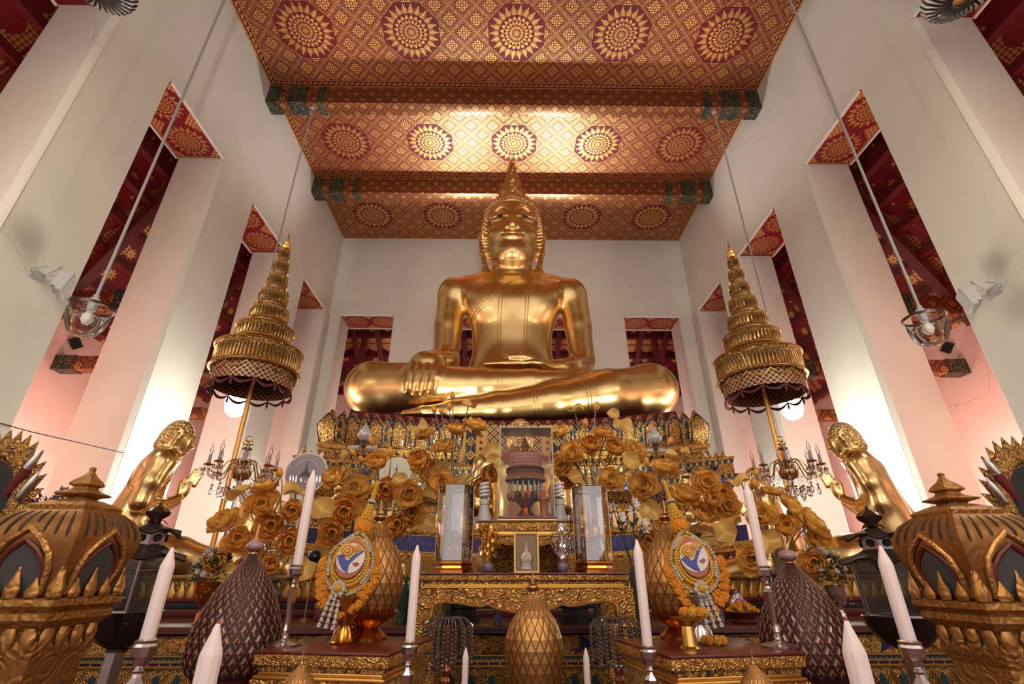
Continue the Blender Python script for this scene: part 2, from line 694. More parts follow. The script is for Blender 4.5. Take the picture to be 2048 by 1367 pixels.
m_candle = plain('white wax', (.80, .68, .66), .45)
m_candle.node_tree.nodes['Principled BSDF'].inputs['Subsurface Weight'].default_value = .25
m_candle.node_tree.nodes['Principled BSDF'].inputs['Subsurface Radius'].default_value = (.02, .012, .008)
m_tipred = plain('red wick tip', (.35, .02, .03), .6)
m_silver = plain('polished silver', (.70, .68, .70), .14, 1.0)
m_silver2 = plain('hammered silver', (.60, .58, .58), .3, 1.0)
m_brass = plain('polished brass', (.78, .50, .14), .2, 1.0)
m_brassdark = plain('bronzed brass', (.40, .22, .08), .28, 1.0)
m_bowl = _gold('red gold bowl', (.52, .20, .035), .24, 30, .25, .004)
m_darkmetal = plain('dark brown metal', (.075, .045, .035), .42, .7)
m_steel = plain('steel plate', (.45, .43, .45), .3, 1.0)
m_black = plain('black and recess shade', (.01, .009, .009), .6)  # plain black for black things; also stands in for shade in recesses
m_greyplastic = plain('grey plastic', (.50, .49, .47), .5)
m_cord = plain('grey cord', (.36, .35, .34), .6)
m_cfl = plain('spiral tube white', (.66, .62, .64), .35)
m_whiteplastic = plain('grey white plastic', (.50, .46, .45), .5)
m_ivory = plain('ivory card', (.66, .62, .48), .7)


def thinglass(name, tint=(1, 1, 1), gloss=1.0, ior=1.5, base=.0, rough=.02):
    M = bpy.data.materials.new(name); M.use_nodes = True
    t = M.node_tree
    for n in list(t.nodes): t.nodes.remove(n)
    out = t.nodes.new('ShaderNodeOutputMaterial')
    tr = t.nodes.new('ShaderNodeBsdfTransparent'); tr.inputs[0].default_value = (*tint, 1)
    gl = t.nodes.new('ShaderNodeBsdfGlossy'); gl.inputs['Roughness'].default_value = rough
    fr = t.nodes.new('ShaderNodeFresnel'); fr.inputs[0].default_value = ior
    ma = t.nodes.new('ShaderNodeMath'); ma.operation = 'MULTIPLY_ADD'
    ma.inputs[1].default_value = gloss; ma.inputs[2].default_value = base
    t.links.new(fr.outputs[0], ma.inputs[0])
    mx = t.nodes.new('ShaderNodeMixShader')
    t.links.new(ma.outputs[0], mx.inputs[0]); t.links.new(tr.outputs[0], mx.inputs[1]); t.links.new(gl.outputs[0], mx.inputs[2])
    t.links.new(mx.outputs[0], out.inputs[0])
    return M
m_glass = thinglass('clear thin glass', (.97, .97, .95), 1.1, 1.5, .01)
m_case = thinglass('acrylic case', (.93, .90, .86), .7, 1.45, .0)
m_case_hex = thinglass('thick acrylic case', (.90, .87, .88), 1.2, 1.5, .26)
m_case_dim = thinglass('dusty glass case', (.72, .60, .50), .8, 1.45, .02, .08)
m_smoke = thinglass('smoky lantern glass', (.38, .42, .42), 1.4, 1.5, .05, .1)
m_crystal = Mat('cut crystal', Base_Color=(.97, .97, 1), Roughness=.0, Transmission_Weight=1.0, IOR=1.55).m
m_glassbulb = thinglass('bulb glass', (.93, .93, .92), 1.3, 1.5, .04)
m_frost = plain('frosted bulb', (.80, .78, .70), .3)

def emit(name, col, st):
    M = Mat(name, Base_Color=(.8, .8, .8), Roughness=.4)
    M.set('Emission_Color', col); M.set('Emission_Strength', st)
    return M.m
m_lit = emit('glowing lamp glass', (1, .96, .88), 14.0)

def flower(name, col, scale=60.0, dark=.45):
    M = Mat(name, Roughness=.8)
    M.pos('Object')
    v = M.voro(scale, 'F1')
    M.set('Base_Color', M.mix(M.step(v, .1, .6), col, tuple(c*dark for c in col)))
    M.bump(1.0-v, .9, .6/scale)
    return M.m
m_marigold = flower('marigold petals', (.86, .30, .012), 150.0, .62)
m_marigold2 = flower('yellow marigold', (.80, .42, .03), 150.0, .62)
m_jasmine = flower('white buds', (.72, .64, .56), 130.0, .5)
m_roses = flower('pale roses', (.66, .50, .45), 40.0, .5)
m_cream = flower('cream flowers', (.60, .50, .28), 60.0, .5)
m_petalwhite = plain('white lily petals', (.62, .58, .52), .6)
m_greenery = plain('dark green leaves', (.018, .040, .018), .55)
m_sage = plain('dusty sage foliage', (.17, .18, .14), .8)
m_purple = plain('purple petals', (.14, .05, .24), .6)
m_pinkpet = plain('magenta petals', (.42, .05, .22), .6)
m_vase = plain('dark green glaze', (.045, .05, .035), .18)
m_potpurple = plain('purple glazed pot', (.16, .10, .13), .22)
m_goldleaf = plain('shiny gold foil', (.85, .52, .12), .22, 1.0)
m_silverleaf = plain('shiny silver foil', (.80, .78, .82), .22, 1.0)
m_orange = plain('orange lacquer', (.34, .09, .02), .5)
m_umbgold = None
# ------------------------------------------------------------------ the hall
HX, HC, HYB = 11.15, 21.56, 26.0      # half width, ceiling height, back wall
HT, TOP = 1.75, 15.8                  # wall thickness, opening top
Y0 = -14.0                            # the hall runs on behind the viewer
OPEN = [(-1.15, 2.15), (4.75, 8.22), (10.55, 13.68), (16.22, 19.66), (22.0, 25.25)]
OPENB = [(-10.45, -7.25), (-4.66, -1.45), (1.45, 4.66), (6.92, 10.3)]

def pier(mb, x0, x1, y0, y1, z0, z1, c=.10):
    p = [(x0+c, y0), (x1-c, y0), (x1, y0+c), (x1, y1-c), (x1-c, y1), (x0+c, y1), (x0, y1-c), (x0, y0+c)]
    mb.prism(p, z1-z0, M=TR(0, 0, z0))

for sx, nm in ((-1, 'wall_left'), (1, 'wall_right')):
    mb = MB()
    xa, xb = sorted((sx*HX, sx*(HX+HT)))
    ys = [Y0] + [v for o in OPEN for v in o] + [HYB+HT]
    for i in range(0, len(ys), 2):
        if i == len(ys)-2:
            mb.box(xa, xb, ys[i], ys[i+1], 0, TOP)
        else:
            pier(mb, xa, xb, ys[i], ys[i+1], 0, TOP)
    mb.box(xa, xb, Y0, HYB+HT, TOP, HC+.6)
    struct(mb.obj(nm, m_wall, ang=30))
mb = MB()
xs = [-HX] + [v for o in OPENB for v in o] + [HX]
for i in range(0, len(xs), 2):
    if xs[i+1]-xs[i] > .3:
        pier(mb, xs[i], xs[i+1], HYB, HYB+HT, 0, TOP)
mb.box(-HX, HX, HYB, HYB+HT, TOP, HC+.6)
struct(mb.obj('wall_back', m_wall, ang=30))

struct(MB().box(-HX, HX, Y0, HYB, HC, HC+.5).obj('ceiling', m_ceiling))
struct(MB().box(-24, 24, Y0, 36, -.3, 0).obj('floor', m_floor))

# painted soffits over the openings, with white fillets
k = 0
def soffit(cx, cy, w, rot):
    global k
    k += 1
    mb = MB().box(-.87, .87, -w/2, w/2, -.03, .0)
    o = struct(mb.obj('trim_%d' % k, m_soffit))
    o.location = (cx, cy, TOP-.005); o.rotation_euler = (0, 0, rot)
    k += 1
    mb = MB()
    for s in (-1, 1):
        mb.box(s*.87-.035, s*.87+.035, -w/2, w/2, -.075, .02)
    o = struct(mb.obj('trim_%d' % k, m_white))
    o.location = (cx, cy, TOP-.005); o.rotation_euler = (0, 0, rot)
for sx in (-1, 1):
    for a, b in OPEN:
        soffit(sx*(HX+HT/2), (a+b)/2, b-a, 0 if sx > 0 else PI)
for a, b in OPENB:
    soffit((a+b)/2, HYB+HT/2, b-a, PI/2)

# quarter-round beads on the far corner of each pier
for sx in (-1, 1):
    for a, b in OPEN:
        k += 1
        mb = MB()
        for yy in (b, ):
            mb.lathe([(.032, 0), (.032, TOP-.05)], 10, M=TR(sx*(HX+.005), yy+.14, 0))
        struct(mb.obj('trim_%d' % k, m_wall))

# beams
for yb in (-7.65, -2.0, 3.65, 9.3, 14.93, 20.58):
    k += 1
    mb = MB().cbox(-HX, HX, yb, yb+.66, 20.5, HC+.1, .02)
    b = struct(mb.obj('trim_%d' % k, m_beam))
    mb = MB()
    for s in (-1, 1):
        def seg(a, c, e=.012):
            xa, xb = sorted((s*a, s*c))
            mb.box(xa, xb, yb-e, yb+.66+e, 20.5-e, HC-.02)
        seg(HX, HX-.55); seg(HX-.95, HX-1.75, .016); seg(HX-2.25, HX-2.6)
    struct(mb.obj('beam_capital', m_beamcap, b))

# aisles: sloping painted roof, tie beams, outer walls
AX0, AX1, AZ0, AZ1 = HX+HT, 16.4, 17.6, 9.8
for sx, nm in ((-1, 'left'), (1, 'right')):
    L = math.hypot(AX1+.4-AX0, (AZ0-AZ1)*1.03)
    ang = math.atan2(AZ0-AZ1, AX1-AX0)
    mb = MB().box(0, L, -Y0*0+Y0, 34, 0, .2)
    o = struct(mb.obj('ceiling_aisle_'+nm, m_aisle))
    if sx > 0:
        o.matrix_world = TR(AX0, 0, AZ0) @ RY(ang)
    else:
        o.matrix_world = TR(-AX0, 0, AZ0) @ RY(PI-ang) @ Matrix.Diagonal((1, 1, -1, 1))
    struct(MB().box(min(sx*AX1, sx*(AX1+.6)), max(sx*AX1, sx*(AX1+.6)), Y0, 34, 0, AZ1+.3).obj('wall_outer_'+nm, m_wall_aisle))
    # upper wall of the nave above the aisle roof is the nave wall itself
    for j in range(7):                                # purlins down the slope
        k += 1
        t = (j+.6)/7
        mb = MB().box(-.14, .14, Y0, 34, -.32, 0)
        o = struct(mb.obj('trim_%d' % k, m_redwood))
        o.location = (sx*lerp(AX0, AX1, t), 0, lerp(AZ0, AZ1, t)-.02)
    for yy in (-2.0, 3.5, 9.35, 14.95, 20.8, 26.6):    # tie beams and rafters
        k += 1
        a, b = sorted((sx*AX0, sx*AX1))
        mb = MB().cbox(a, b, yy-.28, yy+.28, 9.75, 10.5, .02)
        o = struct(mb.obj('trim_%d' % k, m_beam))
        mb = MB()
        for xx in (AX0+.5, AX1-.6):
            a, b = sorted((sx*xx, sx*(xx+.6)))
            mb.box(a, b, yy-.30, yy+.30, 9.73, 10.52)
        struct(mb.obj('beam_capital', m_beamcap, o))
        k += 1
        d = Vector((sx*(AX1-AX0), 0, AZ1-AZ0))
        M = Matrix.Translation((sx*AX0, yy, AZ0-.2)) @ Matrix.Rotation(math.atan2(-d.z, d.x), 4, 'Y')
        struct(MB().box(0, d.length, -.2, .2, -.25, .25, M=M).obj('trim_%d' % k, m_redwood))
        # lower bracket beam on the outer wall
        k += 1
        a, b = sorted((sx*(AX1-2.0), sx*AX1))
        mb = MB().cbox(a, b, yy+1.0, yy+1.45, 8.05, 8.55, .02)
        o = struct(mb.obj('trim_%d' % k, m_beam))
        a, b = sorted((sx*(AX1-.75), sx*AX1))
        struct(MB().box(a, b, yy+.98, yy+1.47, 8.03, 8.57).obj('beam_capital', m_beamcap, o))
    # lozenge air vents in the outer wall
    for yy in (10.7, 16.4):
        k += 1
        mb = MB().prism([(0, -.32), (.26, 0), (0, .32), (-.26, 0)], .06, M=TR(sx*(AX1-.05), yy, 9.25) @ RY(PI/2))
        struct(mb.obj('trim_%d' % k, m_black))

# passage behind the back wall
o = struct(MB().box(-12.9, 12.9, 0, 8.2, 0, .2).obj('ceiling_back', m_aisle))
o.matrix_world = TR(0, HYB+HT, 17.6) @ RX(math.radians(-36))
struct(MB().box(-AX1, AX1, 33.4, 34, 0, 14).obj('wall_outer_back', m_wall_aisle))
for j in range(5):
    k += 1
    yy = HYB+HT+.5+j*1.25
    struct(MB().box(-12.9, 12.9, yy-.14, yy+.14, 17.6-.73*(yy-HYB-HT)-.34, 17.6-.73*(yy-HYB-HT)).obj('trim_%d' % k, m_redwood))
for xx in (-10.6, -9.0, -6.9, -3.2, -1.2, 3.2, 6.7, 8.8, 10.5):
    k += 1
    M = TR(xx, HYB+HT, 17.35) @ RX(math.radians(-36))
    struct(MB().box(-.17, .17, 0, 7.6, -.2, .2, M=M).obj('trim_%d' % k, m_redwood))
for xx in (-9.9, 9.75):
    k += 1
    struct(MB().box(xx-.2, xx+.2, HYB+HT+1.6, HYB+HT+2.0, 0, 17).obj('trim_%d' % k, m_redwood))
k += 1
struct(MB().cbox(-12.9, 12.9, HYB+HT+1.4, HYB+HT+2.0, 12.6, 13.4, .02).obj('trim_%d' % k, m_beam))
# ------------------------------------------------------------------ sculpting: smooth implicit solids -> one continuous surface
class SDF:
    def __init__(s): s.ops = []

    def _ad(s, kind, fn, lo, hi, k): s.ops.append((kind, fn, np.array(lo, float), np.array(hi, float), k)); return s

    def cap(s, a, b, ra, rb, k=.1, sub=False, sc=None):
        a = np.array(a, float); b = np.array(b, float); ba = b-a; L = max(ba@ba, 1e-12)
        def fn(x, y, z):
            h = np.clip(((x-a[0])*ba[0]+(y-a[1])*ba[1]+(z-a[2])*ba[2])/L, 0, 1)
            d = np.sqrt((x-a[0]-h*ba[0])**2+(y-a[1]-h*ba[1])**2+(z-a[2]-h*ba[2])**2)
            return d-(ra+(rb-ra)*h)
        R = max(ra, rb)
        return s._ad('sub' if sub else 'add', fn, np.minimum(a, b)-R, np.maximum(a, b)+R, k)

    def chain(s, pts, rs, k=.1, sub=False):
        for i in range(len(pts)-1):
            s.cap(pts[i], pts[i+1], rs[i], rs[i+1], k, sub)
        return s

    def ell(s, c, r, k=.1, rot=None, sub=False):
        c = np.array(c, float); r = np.array(r, float)
        Rm = np.array(rot) if rot is not None else None
        def fn(x, y, z):
            p = [x-c[0], y-c[1], z-c[2]]
            if Rm is not None:
                p = [Rm[0, i]*p[0]+Rm[1, i]*p[1]+Rm[2, i]*p[2] for i in range(3)]
            k0 = np.sqrt((p[0]/r[0])**2+(p[1]/r[1])**2+(p[2]/r[2])**2)
            k1 = np.sqrt((p[0]/r[0]**2)**2+(p[1]/r[1]**2)**2+(p[2]/r[2]**2)**2)
            return k0*(k0-1)/np.maximum(k1, 1e-6)
        R = r.max() if rot is not None else r
        return s._ad('sub' if sub else 'add', fn, c-R, c+R, k)

    def loft(s, rows, k=.1, p=2.0):
        """rows: (z, cx, cy, rx, ry)"""
        R = np.array(rows, float)
        zz = np.linspace(R[0, 0], R[-1, 0], 240)
        # smooth interpolation (Catmull-Rom)
        def cr(col):
            t = R[:, 0]; v = R[:, col]
            m = np.gradient(v, t)
            i = np.clip(np.searchsorted(t, zz, side='right')-1, 0, len(t)-2)
            h = t[i+1]-t[i]; u = (zz-t[i])/h
            return (2*u**3-3*u**2+1)*v[i]+(u**3-2*u**2+u)*h*m[i]+(-2*u**3+3*u**2)*v[i+1]+(u**3-u**2)*h*m[i+1]
        C = [cr(i) for i in range(1, 5)]
        def fn(x, y, z):
            q = np.clip(z, zz[0], zz[-1])
            cx, cy, rx, ry = [np.interp(q, zz, c) for c in C]
            e = (np.abs((x-cx)/rx)**p+np.abs((y-cy)/ry)**p)**(1/p)
            d = (e-1)*np.minimum(rx, ry)
            return np.maximum(d, np.abs(z-(zz[0]+zz[-1])/2)-(zz[-1]-zz[0])/2)
        rx, ry = R[:, 3].max(), R[:, 4].max()
        lo = (R[:, 1].min()-rx, R[:, 2].min()-ry, R[0, 0]); hi = (R[:, 1].max()+rx, R[:, 2].max()+ry, R[-1, 0])
        return s._ad('add', fn, lo, hi, k)

    @staticmethod
    def _comb(kind, D, d, k):
        if kind == 'add':
            h = np.maximum(k-np.abs(D-d), 0)/k
            return np.minimum(D, d)-h*h*k*.25
        d = -d
        h = np.maximum(k-np.abs(D-d), 0)/k
        return np.maximum(D, d)+h*h*k*.25

    def at(s, x, y, z):
        x, y, z = [np.atleast_1d(np.asarray(q, float)) for q in (x, y, z)]
        D = np.full(np.broadcast(x, y, z).shape, 9.0)
        for kind, fn, lo, hi, k in s.ops:
            D = s._comb(kind, D, fn(x, y, z), k)
        return D

    def front(s, x, z, y0, y1, n=400):
        """first surface met going from y0 to y1 at (x, z)"""
        y = np.linspace(y0, y1, n)
        D = s.at(np.full(n, x), y, np.full(n, z))
        i = np.argmax(D < 0)
        if D[i] >= 0: return None
        return float(y[i])

    def surface(s, gx, gy, gz):
        """naive surface nets on a rectilinear grid"""
        nx, ny, nz = len(gx), len(gy), len(gz)
        D = np.full((nx, ny, nz), 9.0, np.float32)
        for kind, fn, lo, hi, k in s.ops:
            m = k+.12
            i0, i1 = np.searchsorted(gx, lo[0]-m), np.searchsorted(gx, hi[0]+m)
            j0, j1 = np.searchsorted(gy, lo[1]-m), np.searchsorted(gy, hi[1]+m)
            k0, k1 = np.searchsorted(gz, lo[2]-m), np.searchsorted(gz, hi[2]+m)
            if i1 <= i0 or j1 <= j0 or k1 <= k0: continue
            x = gx[i0:i1, None, None].astype(np.float32); y = gy[None, j0:j1, None].astype(np.float32); z = gz[None, None, k0:k1].astype(np.float32)
            sl = np.s_[i0:i1, j0:j1, k0:k1]
            D[sl] = s._comb(kind, D[sl], fn(x, y, z).astype(np.float32), k)
        N = D < 0
        c = np.zeros((nx-1, ny-1, nz-1), np.int8)
        for a in (0, 1):
            for b in (0, 1):
                for d in (0, 1):
                    c += N[a:nx-1+a, b:ny-1+b, d:nz-1+d]
        act = (c > 0) & (c < 8)
        idx = np.full(act.shape, -1, np.int64)
        I = np.argwhere(act)
        idx[act] = np.arange(len(I))
        acc = np.zeros((len(I), 3)); cnt = np.zeros(len(I))
        i, j, k = I.T
        cor = {}
        for a in (0, 1):
            for b in (0, 1):
                for d in (0, 1):
                    cor[a, b, d] = D[i+a, j+b, k+d].astype(float)
        G = (gx, gy, gz)
        for ax in range(3):
            for u in (0, 1):
                for v in (0, 1):
                    o = [u, v]; o.insert(ax, 0); p = [u, v]; p.insert(ax, 1)
                    da, db = cor[tuple(o)], cor[tuple(p)]
                    m = (da < 0) != (db < 0)
                    t = np.where(m, da/np.where(m, da-db, 1), 0)
                    pos = []
                    for q, n in enumerate((i, j, k)):
                        g = G[q]
                        lo_ = g[n+o[q]]; hi_ = g[n+p[q]]
                        pos.append(lo_+(hi_-lo_)*t)
                    acc[m] += np.stack(pos, 1)[m]; cnt[m] += 1
        V = acc/cnt[:, None]
        F = []
        # x edges
        for ax in range(3):
            sl0 = [slice(1, -1)]*3; sl1 = [slice(1, -1)]*3
            sl0[ax] = slice(0, -1); sl1[ax] = slice(1, None)
            A = N[tuple(sl0)]; B = N[tuple(sl1)]
            E = np.argwhere(A != B)
            if len(E) == 0: continue
            fl = A[tuple(E.T)]
            e = E.copy()
            for q in range(3):
                if q != ax: e[:, q] += 1
            o1, o2 = [q for q in range(3) if q != ax]
            def cell(d1, d2):
                c_ = e.copy(); c_[:, o1] += d1; c_[:, o2] += d2
                return idx[tuple(c_.T)]
            q = np.stack([cell(-1, -1), cell(0, -1), cell(0, 0), cell(-1, 0)], 1)
            flip = fl if ax != 1 else ~fl
            q[~flip] = q[~flip][:, ::-1]
            F.append(q)
        F = np.concatenate(F)
        F = F[(F >= 0).all(1)]
        return V, F


def sculpt_mesh(name, V, F, mats, off=(0, 0, 0), relax=1):
    V = V-np.array(off)
    for _ in range(relax):                         # light smoothing along the surface
        acc = np.zeros_like(V); cnt = np.zeros(len(V))
        for a, b in ((0, 1), (1, 2), (2, 3), (3, 0)):
            np.add.at(acc, F[:, a], V[F[:, b]]); np.add.at(cnt, F[:, a], 1)
            np.add.at(acc, F[:, b], V[F[:, a]]); np.add.at(cnt, F[:, b], 1)
        V = V*.4+.6*acc/np.maximum(cnt, 1)[:, None]
    me = bpy.data.meshes.new(name)
    me.vertices.add(len(V)); me.vertices.foreach_set('co', V.astype(np.float32).ravel())
    me.loops.add(F.size); me.loops.foreach_set('vertex_index', F.astype(np.int32).ravel())
    me.polygons.add(len(F))
    me.polygons.foreach_set('loop_start', np.arange(0, F.size, 4, dtype=np.int32))
    me.polygons.foreach_set('loop_total', np.full(len(F), 4, np.int32))
    for m in (mats if isinstance(mats, (list, tuple)) else [mats]):
        me.materials.append(m)
    me.update(calc_edges=True)
    me.polygons.foreach_set('use_smooth', np.ones(len(F), bool))
    me.validate()
    return me


def link(name, me, parent=None):
    o = bpy.data.objects.new(name, me); COL.objects.link(o)
    if parent is not None: o.parent = parent
    return o


def axis(segs):
    """segs: (start, end, step) ... joined into one coordinate list"""
    out = []
    for a, b, h in segs:
        n = max(1, int(round((b-a)/h)))
        out += list(np.linspace(a, b, n, endpoint=False))
    out.append(segs[-1][1])
    return np.array(out)
# ------------------------------------------------------------------ the great seated statue
SX, SY, SZ = -0.11, 17.0, 6.0         # its base
def big_statue():
    root = thing('seated_statue', 'colossal polished gold seated statue with flame topped head, one hand hanging over its shin',
                 'statue', (SX, SY, SZ))
    H = SDF()                                            # head alone, used for hair placement too
    def head_ops(s):
        s.ell((0, 18.15, 16.10), (1.29, 1.28, 1.62), .3)
        s.ell((0, 17.84, 14.86), (1.13, 1.02, 1.16), .6)
        s.ell((0, 17.34, 14.08), (.64, .48, .42), .45)   # chin
        s.ell((0, 17.06, 14.08), (.24, .16, .2), .15)
    head_ops(H)
    s = SDF()
    s.loft([(7.0, 0, 17.9, 2.6, 1.55), (8.0, 0, 18.0, 2.25, 1.35), (8.8, 0, 18.05, 1.86, 1.08), (9.5, 0, 18.1, 1.66, .98), (10.4, 0, 18.1, 1.66, 1.0),
            (11.2, 0, 18.1, 1.86, 1.08), (11.9, 0, 18.1, 2.2, 1.12), (12.5, 0, 18.15, 2.5, 1.02), (12.95, 0, 18.2, 2.45, .82),
            (13.28, 0, 18.25, 1.7, .62), (13.5, 0, 18.25, .95, .6)], .2, 2.3)
    s.loft([(13.1, 0, 18.22, 1.2, .85), (13.45, 0, 18.28, .86, .74), (13.8, 0, 18.25, .78, .72), (14.9, 0, 18.2, .78, .72)], .10)
    # chest
    for q in (-1, 1):
        s.ell((q*.95, 17.35, 11.75), (.85, .42, .75), .5)
    head_ops(s)
    # face
    s.chain([(0, 16.98, 16.05), (0, 16.90, 15.70), (0, 16.78, 15.38), (0, 16.70, 15.20)], [.09, .13, .17, .19], .09)
    for q in (-1, 1):
        s.ell((q*.21, 16.86, 15.19), (.13, .16, .11), .05)
        pts = []; rs = []
        for i in range(10):                              # brow arc
            t = i/9
            x = lerp(.10, 1.02, t); z = 16.02 + .47*math.sin(PI*(t*.80+.14))**1.1 - .10*t - .18*max(0, t-.6)
            pts.append((q*x, 16.93+.30*(x/1.02)**2.2, z)); rs.append(lerp(.085, .06, t))
        s.chain(pts, rs, .06)
        s.ell((q*.56, 17.10, 15.90), (.44, .22, .22), .12)        # upper lid
        s.ell((q*.56, 17.10, 15.68), (.42, .20, .14), .10)        # lower lid
        s.chain([(q*.17, 16.90, 15.79), (q*.56, 16.82, 15.79), (q*.92, 17.02, 15.76)], [.025, .05, .025], .03, sub=True)
        s.ell((q*.62, 17.20, 15.02), (.42, .3, .42), .3)          # cheek
        # ear with long lobe
        s.chain([(q*1.30, 18.1, 15.0), (q*1.46, 18.16, 15.62), (q*1.40, 18.25, 15.86)], [.13, .16, .10], .12)
        s.chain([(q*1.34, 18.05, 15.15), (q*1.33, 18.0, 14.6), (q*1.22, 17.95, 13.9), (q*1.12, 17.9, 13.22)], [.16, .14, .125, .13], .14)
        s.chain([(q*1.42, 17.90, 15.3), (q*1.38, 17.86, 14.8), (q*1.24, 17.8, 14.1)], [.05, .05, .04], .05, sub=True)
    # lips
    for zz, rr, bow in ((14.83, .10, .035), (14.68, .115, -.05)):
        pts = [(x, 16.84+.17*(x/.55)**2, zz+.09*(abs(x)/.55)**1.8+bow*(1-(x/.55)**2)*.6) for x in np.linspace(-.55, .55, 11)]
        s.chain(pts, [rr*(1-.45*(abs(p[0])/.55)**2) for p in pts], .04)
    s.chain([(x, 16.76+.17*(x/.55)**2, 14.775+.085*(abs(x)/.55)**1.8) for x in np.linspace(-.56, .56, 9)], [.018]*9, .025, sub=True)
    s.ell((0, 16.98, 15.0), (.06, .1, .12), .06, sub=True)        # philtrum
    # shoulders and arms
    for q in (-1, 1):
        s.ell((q*2.58, 18.15, 12.50), (.66, .64, .70), .35)
        s.chain([(q*.55, 18.25, 13.30), (q*1.6, 18.22, 12.98), (q*2.45, 18.18, 12.72)], [.40, .42, .44], .45)
    s.chain([(-2.62, 18.15, 12.35), (-2.68, 18.1, 10.9), (-2.66, 17.95, 9.35)], [.62, .56, .50], .14)
    s.chain([(-2.66, 17.95, 9.3), (-2.50, 17.0, 8.82), (-2.42, 16.15, 8.52)], [.50, .42, .34], .16)
    s.chain([(2.66, 18.15, 12.35), (2.78, 18.1, 10.9), (2.82, 17.9, 9.35)], [.62, .56, .50], .14)
    s.chain([(2.82, 17.9, 9.2), (2.45, 17.2, 8.72), (1.85, 16.60, 8.42)], [.50, .43, .33], .16)
    # hanging hand over the shin
    s.chain([(-2.42, 16.15, 8.52), (-2.80, 15.72, 8.40)], [.34, .33], .14)
    s.ell((-3.02, 15.42, 8.10), (.56, .30, .44), .16)
    for i, (x0, x1, zt) in enumerate(((-3.43, -3.56, 6.86), (-3.16, -3.31, 6.78), (-2.89, -3.06, 6.78), (-2.62, -2.81, 6.86))):
        s.chain([(x0, 15.32, 8.05), (lerp(x0, x1, .4), 15.10, 7.65), (lerp(x0, x1, .75), 15.03, 7.2), (x1, 15.06, zt+.1)], [.145, .106, .098, .086], .012)
    s.chain([(-2.60, 15.60, 8.25), (-2.45, 15.36, 7.8), (-2.58, 15.16, 7.46)], [.2, .15, .12], .05)
    # open hand in the lap
    s.chain([(1.85, 16.60, 8.42), (1.30, 16.35, 8.36)], [.33, .27], .14)
    s.ell((.70, 16.22, 8.34), (.62, .42, .15), .14)
    for i in range(4):
        y = 15.98+i*.17
        s.chain([(.35, y+.02, 8.36), (-.35, y-.02, 8.34), (-1.00+.06*i, y-.02, 8.30)], [.125, .105, .085], .03)
    s.chain([(.95, 16.02, 8.46), (.35, 15.92, 8.58), (-.15, 15.92, 8.56)], [.15, .115, .09], .05)
    # legs: the upper shin lies across, the lower one beneath
    s.chain([(-1.6, 18.0, 7.6), (-3.6, 17.3, 7.50), (-5.02, 16.42, 7.52)], [1.0, .98, .95], .25)
    s.chain([(-5.02, 16.42, 7.52), (-3.2, 15.95, 7.40), (-1.2, 15.72, 7.35), (.6, 15.66, 7.46), (1.9, 15.70, 7.58)], [.95, .86, .64, .46, .36], .2)
    s.chain([(1.9, 15.70, 7.58), (2.55, 15.76, 7.70), (3.1, 15.92, 7.86)], [.33, .27, .20], .12)
    for i in range(5):
        s.chain([(2.95, 15.72+i*.13, 7.84), (3.36-.05*i, 15.72+i*.13, 7.93)], [.11, .09], .04)
    s.chain([(1.6, 18.0, 7.6), (3.6, 17.3, 7.45), (4.95, 16.42, 7.48)], [1.0, .98, .95], .25)
    s.chain([(4.95, 16.42, 7.48), (3.3, 15.85, 7.12), (1.4, 15.50, 6.72), (-.5, 15.38, 6.45), (-2.0, 15.36, 6.36)], [.95, .84, .62, .47, .36], .2)
    s.chain([(-2.0, 15.36, 6.36), (-3.0, 15.38, 6.32), (-3.62, 15.46, 6.30)], [.33, .2, .11], .12)
    s.ell((0, 17.0, 7.2), (3.2, 1.3, .9), .3)
    gx = axis([(-6.15, -3.9, .075), (-3.9, -2.3, .026), (-2.3, -2.1, .04), (-2.1, -1.6, .055), (-1.6, 1.6, .030), (1.6, 3.4, .05), (3.4, 6.05, .075)])
    gy = axis([(14.6, 15.5, .030), (15.5, 17.3, .045), (17.3, 20.0, .08)])
    gz = axis([(5.7, 6.7, .06), (6.7, 8.9, .036), (8.9, 13.4, .07), (13.4, 17.9, .030)])
    V, F = s.surface(gx, gy, gz)
    me = sculpt_mesh('body', V, F, m_gold, (0, SY, SZ), 3)
    link('body', me, root)

    # eyes: long narrow shells set in the slit between the lids
    for q in (-1, 1):
        def eye_pt(x, dz, off):
            y = s.front(q*x, 15.79+dz*.3, 16.3, 18.0, 300)
            return (q*x, (y if y is not None else 17.0)-off, 15.79+dz-.0*((x-.2)/.7)**2+.02*math.sin((x-.2)/.75*3.1))
        mb = MB()
        mb.grid(lambda u, v: eye_pt(lerp(.17, .95, u), (v-.5)*.085*max(.04, math.sin(PI*u))**.6, .018), 14, 3)
        e = mb.obj('eye', m_eyew, root, loc=(0, -SY, -SZ))
        mb = MB()
        mb.grid(lambda u, v: eye_pt(lerp(.42, .70, u), (v-.5)*.072*max(.3, math.sin(PI*(.15+.7*u))), .028), 6, 3)
        mb.obj('pupil', m_eyeb, e)
        mb = MB()
        for up in (0, 1):
            pts = []
            for i in range(19):
                t = i/18
                x = lerp(.10, 1.04-.03*up, t); z = 16.00+.10*up*(1-.5*t) + .44*math.sin(PI*(t*.80+.14))**1.1 - .10*t - .18*max(0, t-.6)
                y = s.front(q*x, z, 16.3, 18.2, 300)
                if y is not None: pts.append((q*x, y-.004, z))
            mb.tube(pts, .020, 6)
        mb.obj('brow_line', m_gold, root, loc=(0, -SY, -SZ))
        mb = MB()
        for d in (-1, 1):
            pts = [eye_pt(lerp(.15, .98, i/14), d*.042*math.sin(PI*i/14)**.6, .020) for i in range(15)]
            mb.tube(pts, .009, 5)
        mb.obj('eye_line', m_eyeb, e)
    # hair: rows of pointed curls over the skull
    mb = MB()
